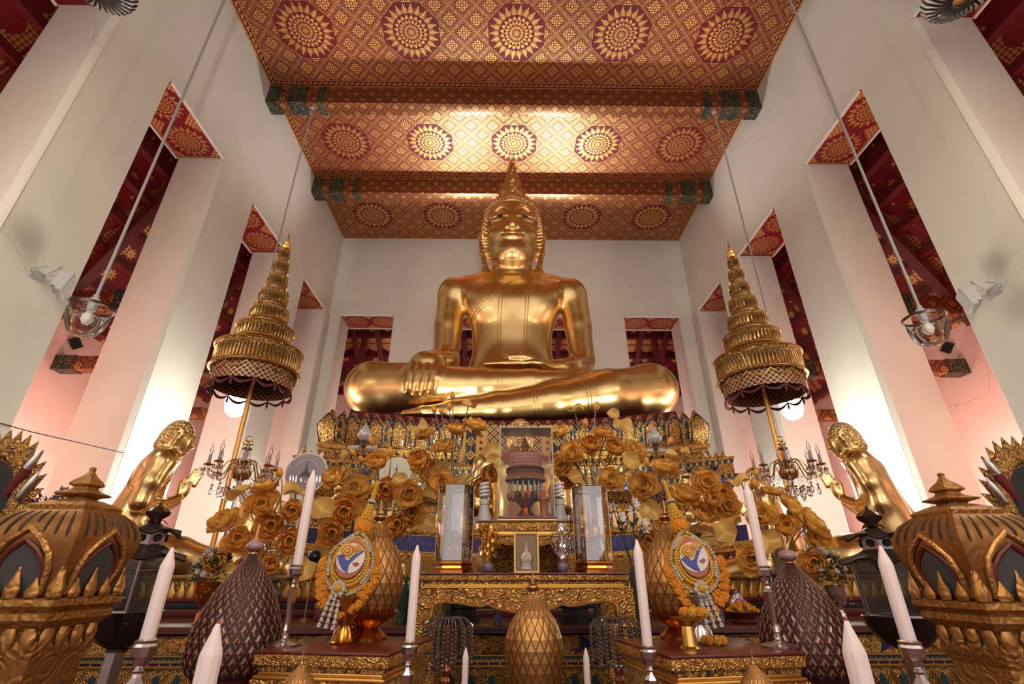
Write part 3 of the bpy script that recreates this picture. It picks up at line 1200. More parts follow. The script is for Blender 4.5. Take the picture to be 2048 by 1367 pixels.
    C = np.array((0, 18.15, 15.9))
    n = 1500
    pts = []
    for i in range(n):
        z = 1-2*(i+.5)/n
        a = i*PI*(3-math.sqrt(5))
        d = np.array((math.cos(a)*math.sqrt(1-z*z), math.sin(a)*math.sqrt(1-z*z), z))
        pts.append(d)
    D = np.array(pts)
    T = np.linspace(.6, 2.2, 90)
    P3 = C + D[:, None, :]*T[None, :, None]
    val = H.at(P3[..., 0], P3[..., 1], P3[..., 2])
    hit = T[np.argmax(val > 0, 1)]
    for d, t in zip(D, hit):
        p = C+d*t
        ax = abs(p[0])
        front = p[1] < 17.95
        if p[2] < 14.3: continue
        if front and (p[2] < 16.84+.04*math.cos(p[0]*3)) and (ax < 1.16-.10*max(0, p[2]-16.3)**1.0): continue
        if p[1] < 17.6 and p[2] < 16.5: continue
        M = frame(Vector(p-d*.03), Vector(d)+Vector((0, 0, .45)))
        mb.lathe([(.068, 0), (.07, .04), (.042, .085), (.048, .11), (.018, .17), (.004, .20)], 7, M=M, cap=False)
    # hairline row
    for i in range(27):
        t = i/26*2-1
        x = 1.14*math.sin(t*PI/2*.98); z = 16.88-.72*max(0, abs(t)-.66)**1.0*3.0
        y = H.front(x, z, 16.4, 18.6, 160)
        if y is None: continue
        M = frame(Vector((x, y+.05, z)), (x*.5, -.55, .75))
        mb.lathe([(.075, 0), (.08, .05), (.045, .12), (.055, .15), (.018, .24), (.004, .29)], 8, M=M, cap=False)
    hair = mb.obj('curled_hair', m_goldhair, root, loc=(0, -SY, -SZ))
    mb = MB()
    pts = []
    for i in range(41):
        t = i/40*2-1
        x = 1.17*math.sin(t*PI/2*.985); z = 16.86-1.9*max(0, abs(t)-.70)*1.0
        y = H.front(x, z, 16.3, 18.8, 160)
        if y is not None: pts.append((x, y-.01, z))
    mb.tube(pts, .035, 6)
    mb.obj('hairline_band', m_gold, hair)
    # flame finial
    mb = MB()
    mb.lathe([(.74, 17.45), (.70, 17.75), (.60, 18.0), (.44, 18.35), (.32, 18.75), (.20, 19.3), (.11, 19.9), (.05, 20.4), (.012, 20.8)], 20, M=TR(0, 18.15, 0))
    rnd = random.Random(3)
    for j in range(10):
        z = 17.75+j*.26; r = np.interp(z, [17.45, 18.0, 18.35, 18.75, 19.3, 19.9, 20.8], [.74, .60, .44, .32, .20, .11, .012])
        m = max(5, int(12-j*.75))
        for i in range(m):
            a = 2*PI*(i+.5*(j % 2))/m + (0 if j > 2 else 0)
            o = Vector((r*math.cos(a)*.93, 18.15+r*math.sin(a)*.93, z))
            M = frame(o, (math.cos(a)*.35, math.sin(a)*.35, 1.0), (-math.sin(a), math.cos(a), 0))
            h = .42-.012*j; w = .13*(1-.055*j)
            mb.lathe([(w*.75, 0), (w, h*.25), (w*.7, h*.55), (w*.3, h*.82), (.004, h)], 7, M=M @ Matrix.Diagonal((1, .6, 1, 1)), cap=False)
    mb.ball((0, 17.52, 18.25), (.11, .09, .11), 10, 8)
    mb.tube([(.19*math.cos(a), 17.50, 18.25+.19*math.sin(a)) for a in np.linspace(0, 2*PI, 15)[:-1]], .03, 6, closed=True)
    mb.obj('flame_finial', m_goldhair, root, loc=(0, -SY, -SZ))
    # robe edges: raised double lines following the body
    def proj_line(px, off=0.0, r=.022, y0=14.9, ex=0.0):
        mb = MB(); pts = []
        for (x, z) in px:
            y = s.front(x, z, 15.9 if z > 8.9 else y0, 19.6, 500)
            if y is None: continue
            pts.append((x, y-.005, z))
        # smooth
        for _ in range(2):
            pts = [pts[0]]+[tuple((np.array(pts[i-1])+2*np.array(pts[i])+np.array(pts[i+1]))/4) for i in range(1, len(pts)-1)]+[pts[-1]]
        mb.tube(pts, r, 6)
        return mb
    def px_path(pix, Y=17.1, dense=10):
        P2 = [at(a, b, Y=Y) for a, b in pix]
        P2 = [(p.x-SX, p.z) for p in P2]
        out = []
        for i in range(len(P2)-1):
            p0 = P2[max(i-1, 0)]; p1 = P2[i]; p2 = P2[i+1]; p3 = P2[min(i+2, len(P2)-1)]
            for j in range(dense):
                t = j/dense
                out.append(tuple(.5*(2*p1[c]+(-p0[c]+p2[c])*t+(2*p0[c]-5*p1[c]+4*p2[c]-p3[c])*t*t+(-p0[c]+3*p1[c]-3*p2[c]+p3[c])*t**3) for c in (0, 1)))
        out.append(P2[-1])
        return out
    lines = [[(1122, 549), (1090, 551), (1068, 562), (1053, 590), (1049, 640), (1047, 693), (1038, 708), (1025, 713), (1010, 708), (1002, 693), (1002, 640), (1007, 588), (1024, 560)],
             [(1118, 553), (1090, 556), (1073, 567), (1059, 593), (1054, 640), (1052, 694), (1043, 712), (1025, 720), (1006, 712), (996, 694), (996, 640), (1001, 588), (1017, 562)],
             [(940, 627), (965, 613), (985, 596), (1002, 577), (1018, 562)],
             [(941, 632), (968, 617), (989, 600), (1004, 584)]]
    edge = bpy.data.objects.new('robe_edge', MB().mesh('robe_edge', m_gold)); 
    mb = MB()
    for L in lines:
        q = proj_line(px_path(L))
        mb.add(q.v, q.f)
    bpy.data.objects.remove(edge)
    mb.obj('robe_edge', m_gold, root, loc=(0, -SY, -SZ))
    # double bands round the shins, and the waist fold
    def ring(p, d, rad):
        mb = MB()
        p = Vector(p); d = Vector(d).normalized()
        M = frame(p, d)
        pts = []
        for i in range(28):
            a = 2*PI*i/28
            dr = (M.to_3x3() @ Vector((math.cos(a), math.sin(a), 0)))
            if dr.y > .55: continue
            ts = np.linspace(rad*1.6, rad*.5, 60)
            D2 = s.at(p.x+dr.x*ts, p.y+dr.y*ts, p.z+dr.z*ts)
            i0 = int(np.argmax(D2 < 0))
            if i0 == 0: continue
            pts.append((a, p+dr*ts[i0]))
        if len(pts) > 4:
            # order so that the gap is at the ends
            k0 = max(range(len(pts)), key=lambda i: (pts[(i+1) % len(pts)][0]-pts[i][0]) % (2*PI))
            pts = pts[k0+1:]+pts[:k0+1]
            run = [pts[0][1]]
            for _, q in pts[1:]:
                if (q-run[-1]).length > .45:
                    if len(run) > 3: mb.tube(run, .022, 6)
                    run = []
                run.append(q)
            if len(run) > 3: mb.tube(run, .022, 6)
        if mb.v: mb.obj('robe_band', m_gold, root, loc=(0, -SY, -SZ))
    for x in (-2.30, -2.18):
        ring((x, 15.82, 7.38), (1, -.1, 0), .78)
    for x in (-.52, -.40):
        ring((x, 15.68, 7.39), (1, 0, .04), .55)
    for x in (.62, .72):
        ring((x, 15.43, 6.6), (1, .05, .15), .56)
    for x in (2.28, 2.40):
        ring((x, 15.66, 6.9), (1, .15, .2), .75)
    ring((2.30, 17.0, 8.62), (-.6, -.6, -.25), .42); ring((2.22, 16.93, 8.59), (-.6, -.6, -.25), .42)
    # finger and toe nails
    for x, z in ((-3.56, 6.93), (-3.31, 6.85), (-3.06, 6.85), (-2.81, 6.93)):
        MB().ball((x, 14.985, z), (.062, .014, .085), 8, 6).obj('fingernail', m_gold, root, loc=(0, -SY, -SZ))
    return root


# ------------------------------------------------------------------ kneeling disciples
def kneeler_meshes(drape):
    s = SDF()
    s.loft([(.35, -.45, 0, .46, .50), (.6, -.46, 0, .47, .54), (.95, -.42, 0, .40, .49), (1.3, -.33, 0, .33, .45), (1.7, -.26, 0, .28, .50),
            (1.95, -.22, 0, .26, .55), (2.08, -.16, 0, .25, .46), (2.2, -.15, 0, .17, .2)], .1, 2.2)
    HS = .73; c_, s__ = math.cos(.26), math.sin(.26)
    def hp(x, y, z):                                     # head space: smaller, bowed and carried forward
        x, z = (x+.05)*HS, (z-2.33)*HS
        return (-.11+x*c_+z*s__, y*HS, 2.29-x*s__+z*c_)
    RH = np.array([[c_, 0, -s__], [0, 1, 0], [s__, 0, c_]])
    def hell(t, c, r, k, sub=False): t.ell(hp(*c), [q*HS for q in r], k, rot=RH, sub=sub)
    def hchain(t, pts, rs, k): t.chain([hp(*q) for q in pts], [q*HS for q in rs], k)
    s.cap((-.19, 0, 2.02), (-.12, 0, 2.36), .19, .135, .12)
    hell(s, (-.04, 0, 2.64), (.29, .26, .33), .08)
    hell(s, (.08, 0, 2.45), (.22, .205, .24), .12)
    hell(s, (.19, 0, 2.30), (.10, .11, .08), .08)
    hchain(s, [(.27, 0, 2.66), (.31, 0, 2.56), (.345, 0, 2.49)], [.030, .036, .046], .02)
    hell(s, (.285, 0, 2.405), (.045, .085, .018), .015); hell(s, (.275, 0, 2.365), (.045, .075, .022), .015)
    for q in (-1, 1):
        hchain(s, [(.285, q*.03, 2.665), (.275, q*.12, 2.70), (.19, q*.215, 2.67)], [.022, .022, .014], .015)
        hell(s, (.225, q*.115, 2.61), (.055, .07, .04), .02)
        hchain(s, [(-.02, q*.275, 2.72), (.02, q*.295, 2.62), (-.02, q*.28, 2.5), (-.03, q*.25, 2.27)], [.05, .04, .04, .035], .02)
        hchain(s, [(-.06, q*.285, 2.74), (-.08, q*.30, 2.62)], [.04, .035], .02)
        # arm
        s.ell((-.17, q*.57, 1.95), (.2, .19, .2), .12)
        s.chain([(-.17, q*.60, 1.90), (-.24, q*.66, 1.6), (-.28, q*.66, 1.32)], [.185, .165, .145], .05)
        s.chain([(-.28, q*.66, 1.28), (-.04, q*.40, 1.27), (.17, q*.09, 1.42)], [.145, .12, .085], .05)
        # palms pressed together
        s.ell((.255, q*.045, 1.58), (.085, .04, .17), .04, rot=[[.94, 0, .34], [0, 1, 0], [-.34, 0, .94]] and np.array([[.94, 0, -.34], [0, 1, 0], [.34, 0, .94]]).T)
        for i in range(4):
            o = (i-1.5)*.046
            x0, z0 = .32+o*.94, 1.70-o*.34
            ln = (.24, .29, .28, .21)[i]
            s.chain([(x0, q*.035, z0), (x0+.34*ln*.95, q*.032, z0+.94*ln)], [.030, .022], .012)
        s.chain([(.19, q*.05, 1.55), (.18, q*.055, 1.70), (.22, q*.05, 1.80)], [.04, .03, .022], .02)
        # folded legs
        s.chain([(-.40, q*.26, .55), (.3, q*.36, .52), (.92, q*.40, .40)], [.36, .33, .27], .15)
        s.chain([(.92, q*.40, .28), (.2, q*.36, .16), (-.55, q*.30, .15)], [.25, .18, .12], .1)
        s.chain([(-.55, q*.30, .15), (-.85, q*.28, .10)], [.12, .07], .08)
        if drape:
            s.ell((-.30, q*.45, 1.35), (.24, .26, .62), .12)
            s.ell((-.32, q*.50, .95), (.3, .26, .5), .15)
    gx = axis([(-1.05, -.4, .03), (-.4, .75, .018), (.75, 1.3, .03)])
    gy = axis([(-.95, -.4, .028), (-.4, .4, .0165), (.4, .95, .028)])
    gz = axis([(-.05, 1.0, .035), (1.0, 1.3, .025), (1.3, 2.0, .018), (2.0, 3.1, .018)])
    V, F = s.surface(gx, gy, gz)
    body = sculpt_mesh('body', V, F, m_gold_small, (0, 0, 0), 1)
    h = SDF()
    hell(h, (-.05, 0, 2.66), (.312, .282, .342), .05)
    hchain(h, [(-.20, 0, 2.5), (-.25, 0, 2.30)], [.215, .165], .08)
    hell(h, (.72, 0, 2.30), (.60, .62, .47), .01, True)
    hell(h, (.22, 0, 2.08), (.32, .45, .40), .01, True)
    for q in (-1, 1):
        hell(h, (.03, q*.34, 2.50), (.08, .10, .17), .01, True)
    g = axis([(-.6, .6, .015)])
    V, F = h.surface(g, axis([(-.35, .35, .015)]), axis([(1.95, 3.0, .015)]))
    hair = sculpt_mesh('hair', V, F, m_pebble, (0, 0, 0), 1)
    mb = MB()
    pts = []
    for i in range(25):
        t = i/24
        a = lerp(-.5, PI+.5, t)
        pts.append((-.15+.0*t, .58*math.cos(a), 1.45+.62*math.sin(a)))
    def ang_line(y0, y1, z0, z1, back=False):
        L = []
        for i in range(19):
            t = i/18; y = lerp(y0, y1, t); z = lerp(z0, z1, t)+.10*math.sin(PI*t)
            xs = np.linspace(-1.0, .3, 320) if back else np.linspace(.10, -1.0, 320)
            D = s.at(xs, np.full(320, y), np.full(320, z))
            i0 = int(np.argmax(D < 0))
            if D[i0] < 0: L.append((xs[i0], y, z))
        return L
    for back in (False, True):
        for dz in (0, .05):
            L = ang_line(-.50, .44, 1.42-dz, 2.05-dz, back)
            if len(L) > 4: mb.tube(L, .013, 6)
    sash = mb.mesh('robe_edge', m_gold_small)
    return body, hair, sash


KM = {d: kneeler_meshes(d) for d in (False, True)}

def kneeler(name, label, loc, rz, drape=False, sc_=1.0, group=None):
    r = thing(name, label, 'statue', loc, rz, group)
    b, h, e = KM[drape]
    link('body', b, r); link('hair', h, r); link('robe_edge', e, r)
    r.scale = (sc_,)*3
    return r

big_statue()
kneeler('kneeling_statue', 'gold kneeling disciple with pressed palms and a bare shoulder', (-6.42, 9.0, 1.195), math.radians(34), False, 1.06)
kneeler('kneeling_statue', 'gold kneeling disciple with pressed palms, robe draped over the near arm', (5.98, 9.0, 1.195), math.radians(180-34), True, 1.06)
# ------------------------------------------------------------------ stepped throne under the great statue
def ppx(Y):                                # picture-to-world on the plane y = Y
    return lambda a, b: at(a, b, Y=Y)

TX = SX
def sag(x, k=.32): return k*((abs(x)/6.0)**2-1.0)

def tier(mb, hw, y0, y1, z0, z1, mi=0, k=.32, hw2=None, y02=None, nx=24):
    """a sagging slab; (hw2, y02): size at the top edge"""
    hw2 = hw if hw2 is None else hw2; y02 = y0 if y02 is None else y02
    def fn(u, v):
        t = u*2-1
        j = int(round(v*4)) % 4
        w = hw if j in (0, 3) else hw2
        x = t*w
        z = (z0 if j in (0, 3) else z1)+sag(t*hw, k)
        y = (y0 if j == 0 else y02) if j in (0, 1) else y1
        return (x, y, z)
    mb.grid(fn, nx, 4, mi)
    for q in (-1, 1):
        v = [(q*hw, y0, z0+sag(hw, k)), (q*hw2, y02, z1+sag(hw, k)), (q*hw2, y1, z1+sag(hw, k)), (q*hw, y1, z0+sag(hw, k))]
        mb.add(v, [(0, 1, 2, 3) if q < 0 else (3, 2, 1, 0)], mi)
    return mb


def petal_shape(v, kind=0):
    if v < .62: return .80+.20*math.sin(PI*v/1.24)
    t = (v-.62)/.38
    return (1-t)**.8*(1.0-.22*math.sin(PI*t))

def lotus_plate(mb, w, h, bulge, M, lean=0.0, mi=0, line=1, slot=None):
    def S_(u, v, off=0.0, sc_=1.0):
        hw = w*.5*petal_shape(v)*sc_
        x = (u*2-1)*hw
        y = -bulge*math.sin(PI*min(1, v*1.0)*.82)*(1-.25*(u*2-1)**2)-off+lean*v*v
        return (x, y, v*h)
    mb.grid(lambda u, v: S_(u, v), 6, 10, mi, M)
    if line:
        pts = []
        for i in range(15):
            t = i/14
            v = .06+.78*math.sin(PI*t)
            side = -1 if t < .5 else 1
            hw = w*.5*.80*petal_shape(min(.99, v*1.12))
            pts.append((side*hw if abs(t-.5) > 1e-6 else 0, -bulge*math.sin(PI*v*.82)-.012+lean*v*v, v*h))
        mb.tube(pts, .017, 5, 1, M)
    if slot:
        pts = [(-.5, .0), (0, .12), (.5, 0), (.36, .85), (0, 1.0), (-.36, .85)]
        sw, s0, s1 = slot
        vv = []
        for (a, b) in pts:
            v = s0+(s1-s0)*b
            vv.append((a*sw, -bulge*math.sin(PI*v*.82)-.02+lean*v*v, v*h))
        mb.add(vv, [list(range(6))], 2, M)


def throne():
    r = thing('throne', 'stepped gold mosaic throne with lotus petals and blue glass beneath the colossal seated statue', 'throne', (TX, 14.5, 0))
    L = (0, -14.5, 0)
    def P(name, mb, mats, par=r, ang=40):
        return mb.obj(name, mats, par, ang, L)
    P('cushion', tier(MB(), 5.3, 14.75, 19.6, 5.5, 6.28, k=.42, hw2=5.15), m_redcloth)
    P('lotus_base', tier(MB(), 5.72, 14.62, 19.9, 5.02, 5.62, k=.32, hw2=5.45, y02=14.85), m_mosaic)
    n = 17
    for i in range(n):
        t = i/(n-1)*2-1
        x = t*5.62
        z = 5.06+sag(x, .30)
        h = 1.02+.10*t*t
        mb = MB()
        lotus_plate(mb, .76, h, .24, TR(x, 14.52, z) @ RZ(t*.25), .10)
        P('lotus_petal', mb, [m_mosaic, m_blue, m_teal])
    for i in range(n-1):
        t = (i+.5)/(n-1)*2-1
        x = t*5.62
        mb = MB()
        lotus_plate(mb, .52, 1.02+.10*t*t, .20, TR(x, 14.50, 5.08+sag(x, .30)), .12, slot=(.15, .14, .66))
        P('inner_petal', mb, [m_mosaic, m_blue, m_teal])
    for q in (-1, 1):                                  # petals returning down the sides
        for i in range(5):
            mb = MB()
            lotus_plate(mb, .66, 1.12, .26, TR(q*5.72, 15.0+i*.8, 5.06) @ RZ(q*PI/2), .10)
            P('side_petal', mb, [m_mosaic, m_blue, m_teal])
    P('petal_moulding', tier(tier(MB(), 5.86, 14.30, 19.9, 4.94, 5.06), 5.80, 14.36, 19.9, 4.86, 4.94), m_throne_gilt)
    mb = MB()
    for i in range(66):
        x = -5.75+i*11.5/65
        z = 4.87+sag(x)
        mb.add([(x-.085, 14.37, z), (x+.085, 14.37, z), (x, 14.30, z-.20), (x, 14.42, z)], [(0, 2, 1), (0, 3, 2), (1, 2, 3)])
    P('hanging_fringe', mb, m_mosaic_fine)
    P('jewelled_band', tier(MB(), 5.62, 14.55, 19.8, 4.42, 4.86), m_jewel)
    mb = MB()
    for i in range(60):                                # crest of flame leaves on the cornice
        x = -6.0+i*12.0/59
        h = .26 if i % 4 else .40
        M = TR(x, 13.85, 4.46+sag(x))
        mb.lathe([(.10, 0), (.11, h*.3), (.05, h*.65), (.005, h)], 6, M=M @ Matrix.Diagonal((1, .5, 1, 1)), cap=False)
    P('flame_crest', mb, m_mosaic_fine)
    P('upper_cornice', tier(MB(), 6.20, 13.62, 19.8, 4.42, 4.50), m_throne_gilt)
    P('teal_band', tier(MB(), 6.18, 13.66, 19.8, 4.33, 4.42), m_tealsq)
    mb = tier(MB(), 6.16, 13.68, 19.8, 4.02, 4.33)
    P('frieze', mb, m_mosaic_fine)
    for i in range(16):                                # swallow shapes in blue glass
        x = -5.6+i*11.2/15
        z = 4.175+sag(x)
        mb = MB()
        for q in (-1, 1):
            M = TR(x+q*.0, 13.665, z) @ RX(PI/2) @ RZ(q*.9)
            mb.prism([(0, -.04), (.2, -.02), (.13, .03), (0, .05)] if q > 0 else [(0, -.05), (-.13, -.03), (-.2, .02), (0, .04)], .02, M=M)
        P('blue_swallow', mb, m_blue)
    P('lower_teal_band', tier(MB(), 6.24, 13.60, 19.8, 3.92, 4.02), m_tealsq)
    P('silver_blue_band', tier(MB(), 6.20, 13.66, 19.8, 3.82, 3.92), m_bluesq)
    P('waist', tier(tier(MB(), 6.02, 13.85, 19.8, 3.55, 3.82, hw2=6.16, y02=13.7), 5.9, 14.0, 19.8, 3.36, 3.55), m_mosaic_fine)
    P('waist_moulding', tier(MB(), 6.0, 13.88, 19.8, 3.30, 3.38), m_throne_gilt)
    P('lower_jewelled_band', tier(MB(), 5.86, 13.98, 19.8, 2.92, 3.30), m_jewel)
    P('base_moulding', tier(tier(MB(), 6.1, 13.72, 19.8, 2.76, 2.92), 6.0, 13.8, 19.8, 2.68, 2.76), m_throne_gilt)
    P('blue_mosaic_band', tier(MB(), 6.15, 13.6, 19.8, 2.28, 2.68), m_bluemos)
    P('base_cornice', tier(tier(MB(), 6.4, 13.3, 19.8, 2.18, 2.30), 6.34, 13.36, 19.8, 2.08, 2.18), m_throne_gilt)
    P('red_band', tier(MB(), 6.3, 13.4, 19.8, 1.72, 2.08), m_redlac)
    mb = MB()
    for i in range(60):
        x = -6.1+i*12.2/59
        M = TR(x, 13.36, 1.76+sag(x))
        mb.lathe([(.09, 0), (.10, .08), (.05, .18), (.005, .30)], 6, M=M @ Matrix.Diagonal((1, .4, 1, 1)), cap=False)
    P('spike_row', mb, m_mosaic_fine)
    P('plinth', tier(MB(), 6.5, 13.1, 19.8, 1.122, 1.84, k=0), m_carved_dark)
    # patterned front cloth hanging over the middle
    M = Mat('front cloth pattern')
    x, y, z = M.pos('Object')
    ax = x.abs()
    a = (x*(1/.24)+z*(1/.24)).wrap().abs(); b = (x*(1/.24)-z*(1/.24)).wrap().abs()
    tri = a.min(b).lt(.10) + a.max(b).gt(.46)
    lz = ((z*(1/.42)).wrap().abs()*.42 + (ax-1.28).abs()*1.0)
    loz = lz.gt(.08)*lz.lt(.16) + lz.lt(.05)
    dots = ((z*(1/.2)).wrap().abs()*.2+(ax-.98).abs()).lt(.07)
    in1 = ax.lt(.80); in2 = ax.gt(.86)*ax.lt(1.10); in3 = ax.gt(1.13)*ax.lt(1.43)
    dk = (tri*in1 + dots*in2 + (1.0-loz)*in3).min(1.0)
    M.set('Base_Color', M.mix(dk, (.50, .28, .085), M.mix(in2, (.02, .022, .03), (.13, .02, .01))))
    M.set('Metallic', .7-dk*.4); M.set('Roughness', .35)
    M.bump(M.noise(40, 2), .2, .01)
    mb = MB()
    def cl(u, v):
        w = lerp(1.75, 1.45, v)
        z = lerp(3.4, 5.55, v)
        return ((u*2-1)*w, 14.08-.10*math.cos((u*2-1)*1.3)-.30*(1-v)**1.5+.15*v, z)
    mb.grid(cl, 16, 16)
    mb.grid(lambda u, v: (lambda p: (p[0], p[1]+.04, p[2]))(cl(1-u, v)), 16, 16)
    P('front_cloth', mb, M.m)
    return r
throne()

# ------------------------------------------------------------------ tiered gold umbrellas
def _umb():
    M = Mat('gold openwork')
    x, y, z = M.pos('Object')
    th = y.atan2(x)
    v = M.vec(th*3.0, z*6.0, 0.0)
    d = M.voro(2.6, 'DISTANCE_TO_EDGE', co=v)
    n = M.voro(6.0, 'F1', co=v)
    hole = d.gt(.10)*n.gt(.30)
    M.set('Base_Color', M.mix(hole, (.78, .55, .20), (.34, .17, .06)))
    M.set('Metallic', .9-hole*.8); M.set('Roughness', .3)
    M.bump(n, 1.0, .05)
    return M.m
m_openwork = _umb()
def _skirt():
    M = Mat('maroon lattice skirt')
    x, y, z = M.pos('Object')
    th = y.atan2(x)
    f = (th*(42/(2*PI))+z*9.0).wrap().abs(); g = (th*(42/(2*PI))-z*9.0).wrap().abs()
    gold = f.min(g).lt(.10)
    M.set('Base_Color', M.mix(gold, (.09, .008, .012), (.62, .42, .16))); M.set('Metallic', gold*.7); M.set('Roughness', .5)
    return M.m
m_skirt = _skirt()

def umbrella(label, ax_px, Y, pix):
    """pix: (x, y top, y bottom, radius px) per tier, from the lowest up"""
    c = at(ax_px[0], ax_px[1], Y=Y)
    X = c.x
    r = thing('tiered_umbrella', label, 'umbrella', (X, Y, 1.14))
    L = (0, 0, -1.14)
    mb = MB()
    zt = at(pix[-1][0], pix[-1][1], Y=Y).z
    mb.lathe([(.13, 1.14), (.13, 1.2), (.06, 1.26), (.05, 1.5), (.045, zt)], 12)
    mb.obj('pole', m_giltsmooth, r, loc=L)
    for i, (px, yt, yb, rp) in enumerate(pix):
        z1 = at(px, yt, Y=Y).z; z0 = at(px, yb, Y=Y).z
        R = abs(at(px+rp, (yt+yb)/2, Y=Y).x-at(px, (yt+yb)/2, Y=Y).x)
        h = z1-z0
        mb = MB()
        nn = 48
        h *= .90 if i == 0 else .78; z0 += h*.10 if i else 0
        prof = [(R*.985, 0), (R*1.03, h*.02), (R*1.035, h*.06), (R*1.0, h*.10), (R*.985, h*.14), (R*.985, h*.84), (R*1.0, h*.88), (R*1.035, h*.92), (R*1.03, h*.97), (R*.97, h*1.0), (R*.30, h*1.02)]
        mb.lathe(prof, nn, cap=False)
        mb.lathe([(R*.955, .01), (R*.955, h*.9)], nn, cap=False)
        t = mb.obj('tier', m_openwork, r, loc=(0, 0, z0-1.14))
        mb = MB()
        for zz in (h*.04, h*.95):
            mb.tube([(R*1.035*math.cos(2*PI*k_/48), R*1.035*math.sin(2*PI*k_/48), zz) for k_ in range(48)], .010+.012*(R > .5), 6, closed=True)
        mb.obj('gold_rims', m_giltsmooth, t)
        mb = MB()
        nb = max(14, int(2*PI*R/.075))
        for k_ in range(nb):                           # upright leaf motifs round the band
            a_ = 2*PI*k_/nb
            M_ = RZ(a_) @ TR(R*.985, 0, h*.16) @ RZ(PI/2)
            w_ = PI*R/nb*.9
            for hh_, ww_ in ((h*.62, 1.0), (h*.36, .55)):
                mb.tube([(-w_*ww_, -.006, 0), (-w_*ww_*.9, -.008, hh_*.35), (0, -.010, hh_), (w_*ww_*.9, -.008, hh_*.35), (w_*ww_, -.006, 0)], .006+.006*(R > .4), 4, M=M_)
        mb.obj('leaf_motifs', m_brassdark, t)
        mb = MB()
        hs = h*.62 if i == 0 else h*.42
        mb.lathe([(R*.92, -hs), (R*.94, 0), (R*.94, h*.3)], nn, cap=False)
        mb.lathe([(R*.89, -hs), (R*.90, 0), (R*.90, h*.3)], nn, cap=False)
        mb.obj('skirt', m_skirt, t)
        if i == 0:
            mb = MB()
            m_ = 12
            for k_ in range(m_):                       # swags and tassels
                a0, a1 = 2*PI*k_/m_, 2*PI*(k_+1)/m_
                pa = []
                for s_ in range(9):
                    q = s_/8; a = lerp(a0, a1, q)
                    pa.append((R*.93*math.cos(a), R*.93*math.sin(a), -hs-.02-.10*math.sin(PI*q)))
                mb.tube(pa, [.012+.022*math.sin(PI*s_/8) for s_ in range(9)], 6)
                mb.lathe([(.004, -hs-.20), (.030, -hs-.13), (.016, -hs-.04), (.012, -hs+.02)], 6, M=TR(R*.93*math.cos(a0), R*.93*math.sin(a0), 0))
            mb.obj('swags', plain('maroon velvet', (.10, .010, .014), .6), t)
            mb = MB()
            for k_ in range(m_):
                a0, a1 = 2*PI*(k_+.5)/m_, 2*PI*(k_+1.5)/m_
                pa = [(R*.95*math.cos(lerp(a0, a1, s_/8)), R*.95*math.sin(lerp(a0, a1, s_/8)), .0-.13*math.sin(PI*s_/8)) for s_ in range(9)]
                mb.tube(pa, .016, 5)
            mb.obj('gold_swags', m_giltsmooth, t)
            mb = MB()                                  # ribs under the canopy
            for k_ in range(12):
                a = 2*PI*k_/12
                mb.tube([(.04, 0, h*.25), (R*.9, 0, h*.12)], .012, 5, M=RZ(a))
            mb.obj('ribs', m_giltsmooth, t)
    px, yt, yb, rp = pix[-1]
    z0 = at(px, yt, Y=Y).z
    tip = pix_tip[label]
    zt = at(tip[0], tip[1], Y=Y).z
    h = zt-z0
    mb = MB()
    mb.lathe([(.02, 0), (.10, .02), (.12, .08), (.05, .13), (.085, .18), (.085, .22), (.03, .28), (.045, .34), (.02, .42), (.025, h*.62), (.008, h*.8), (.003, h)], 14, M=TR(0, 0, 0))
    mb.obj('finial', m_giltsmooth, r, loc=(0, 0, z0-1.14))
    return r
pix_tip = {}
lab = 'tall seven tiered gold umbrella on a pole near the statue with a bare shoulder'
pix_tip[lab] = (583, 460)
umbrella(lab, (513, 735), 10.0, [(514, 697, 748, 79), (528, 654, 692, 52), (541, 616, 650, 35), (550, 582, 614, 27), (556, 551, 578, 18.5), (562, 524, 547, 14.5), (568, 500, 521, 10)])
lab = 'tall seven tiered gold umbrella on a pole near the statue with a draped arm'
pix_tip[lab] = (1452, 478)
umbrella(lab, (1519, 745), 10.0, [(1518, 712, 762, 78), (1503, 668, 706, 51), (1492, 631, 664, 36), (1482, 597, 628, 26), (1474, 568, 594, 18.5), (1467, 541, 564, 14), (1461, 517, 538, 10)])

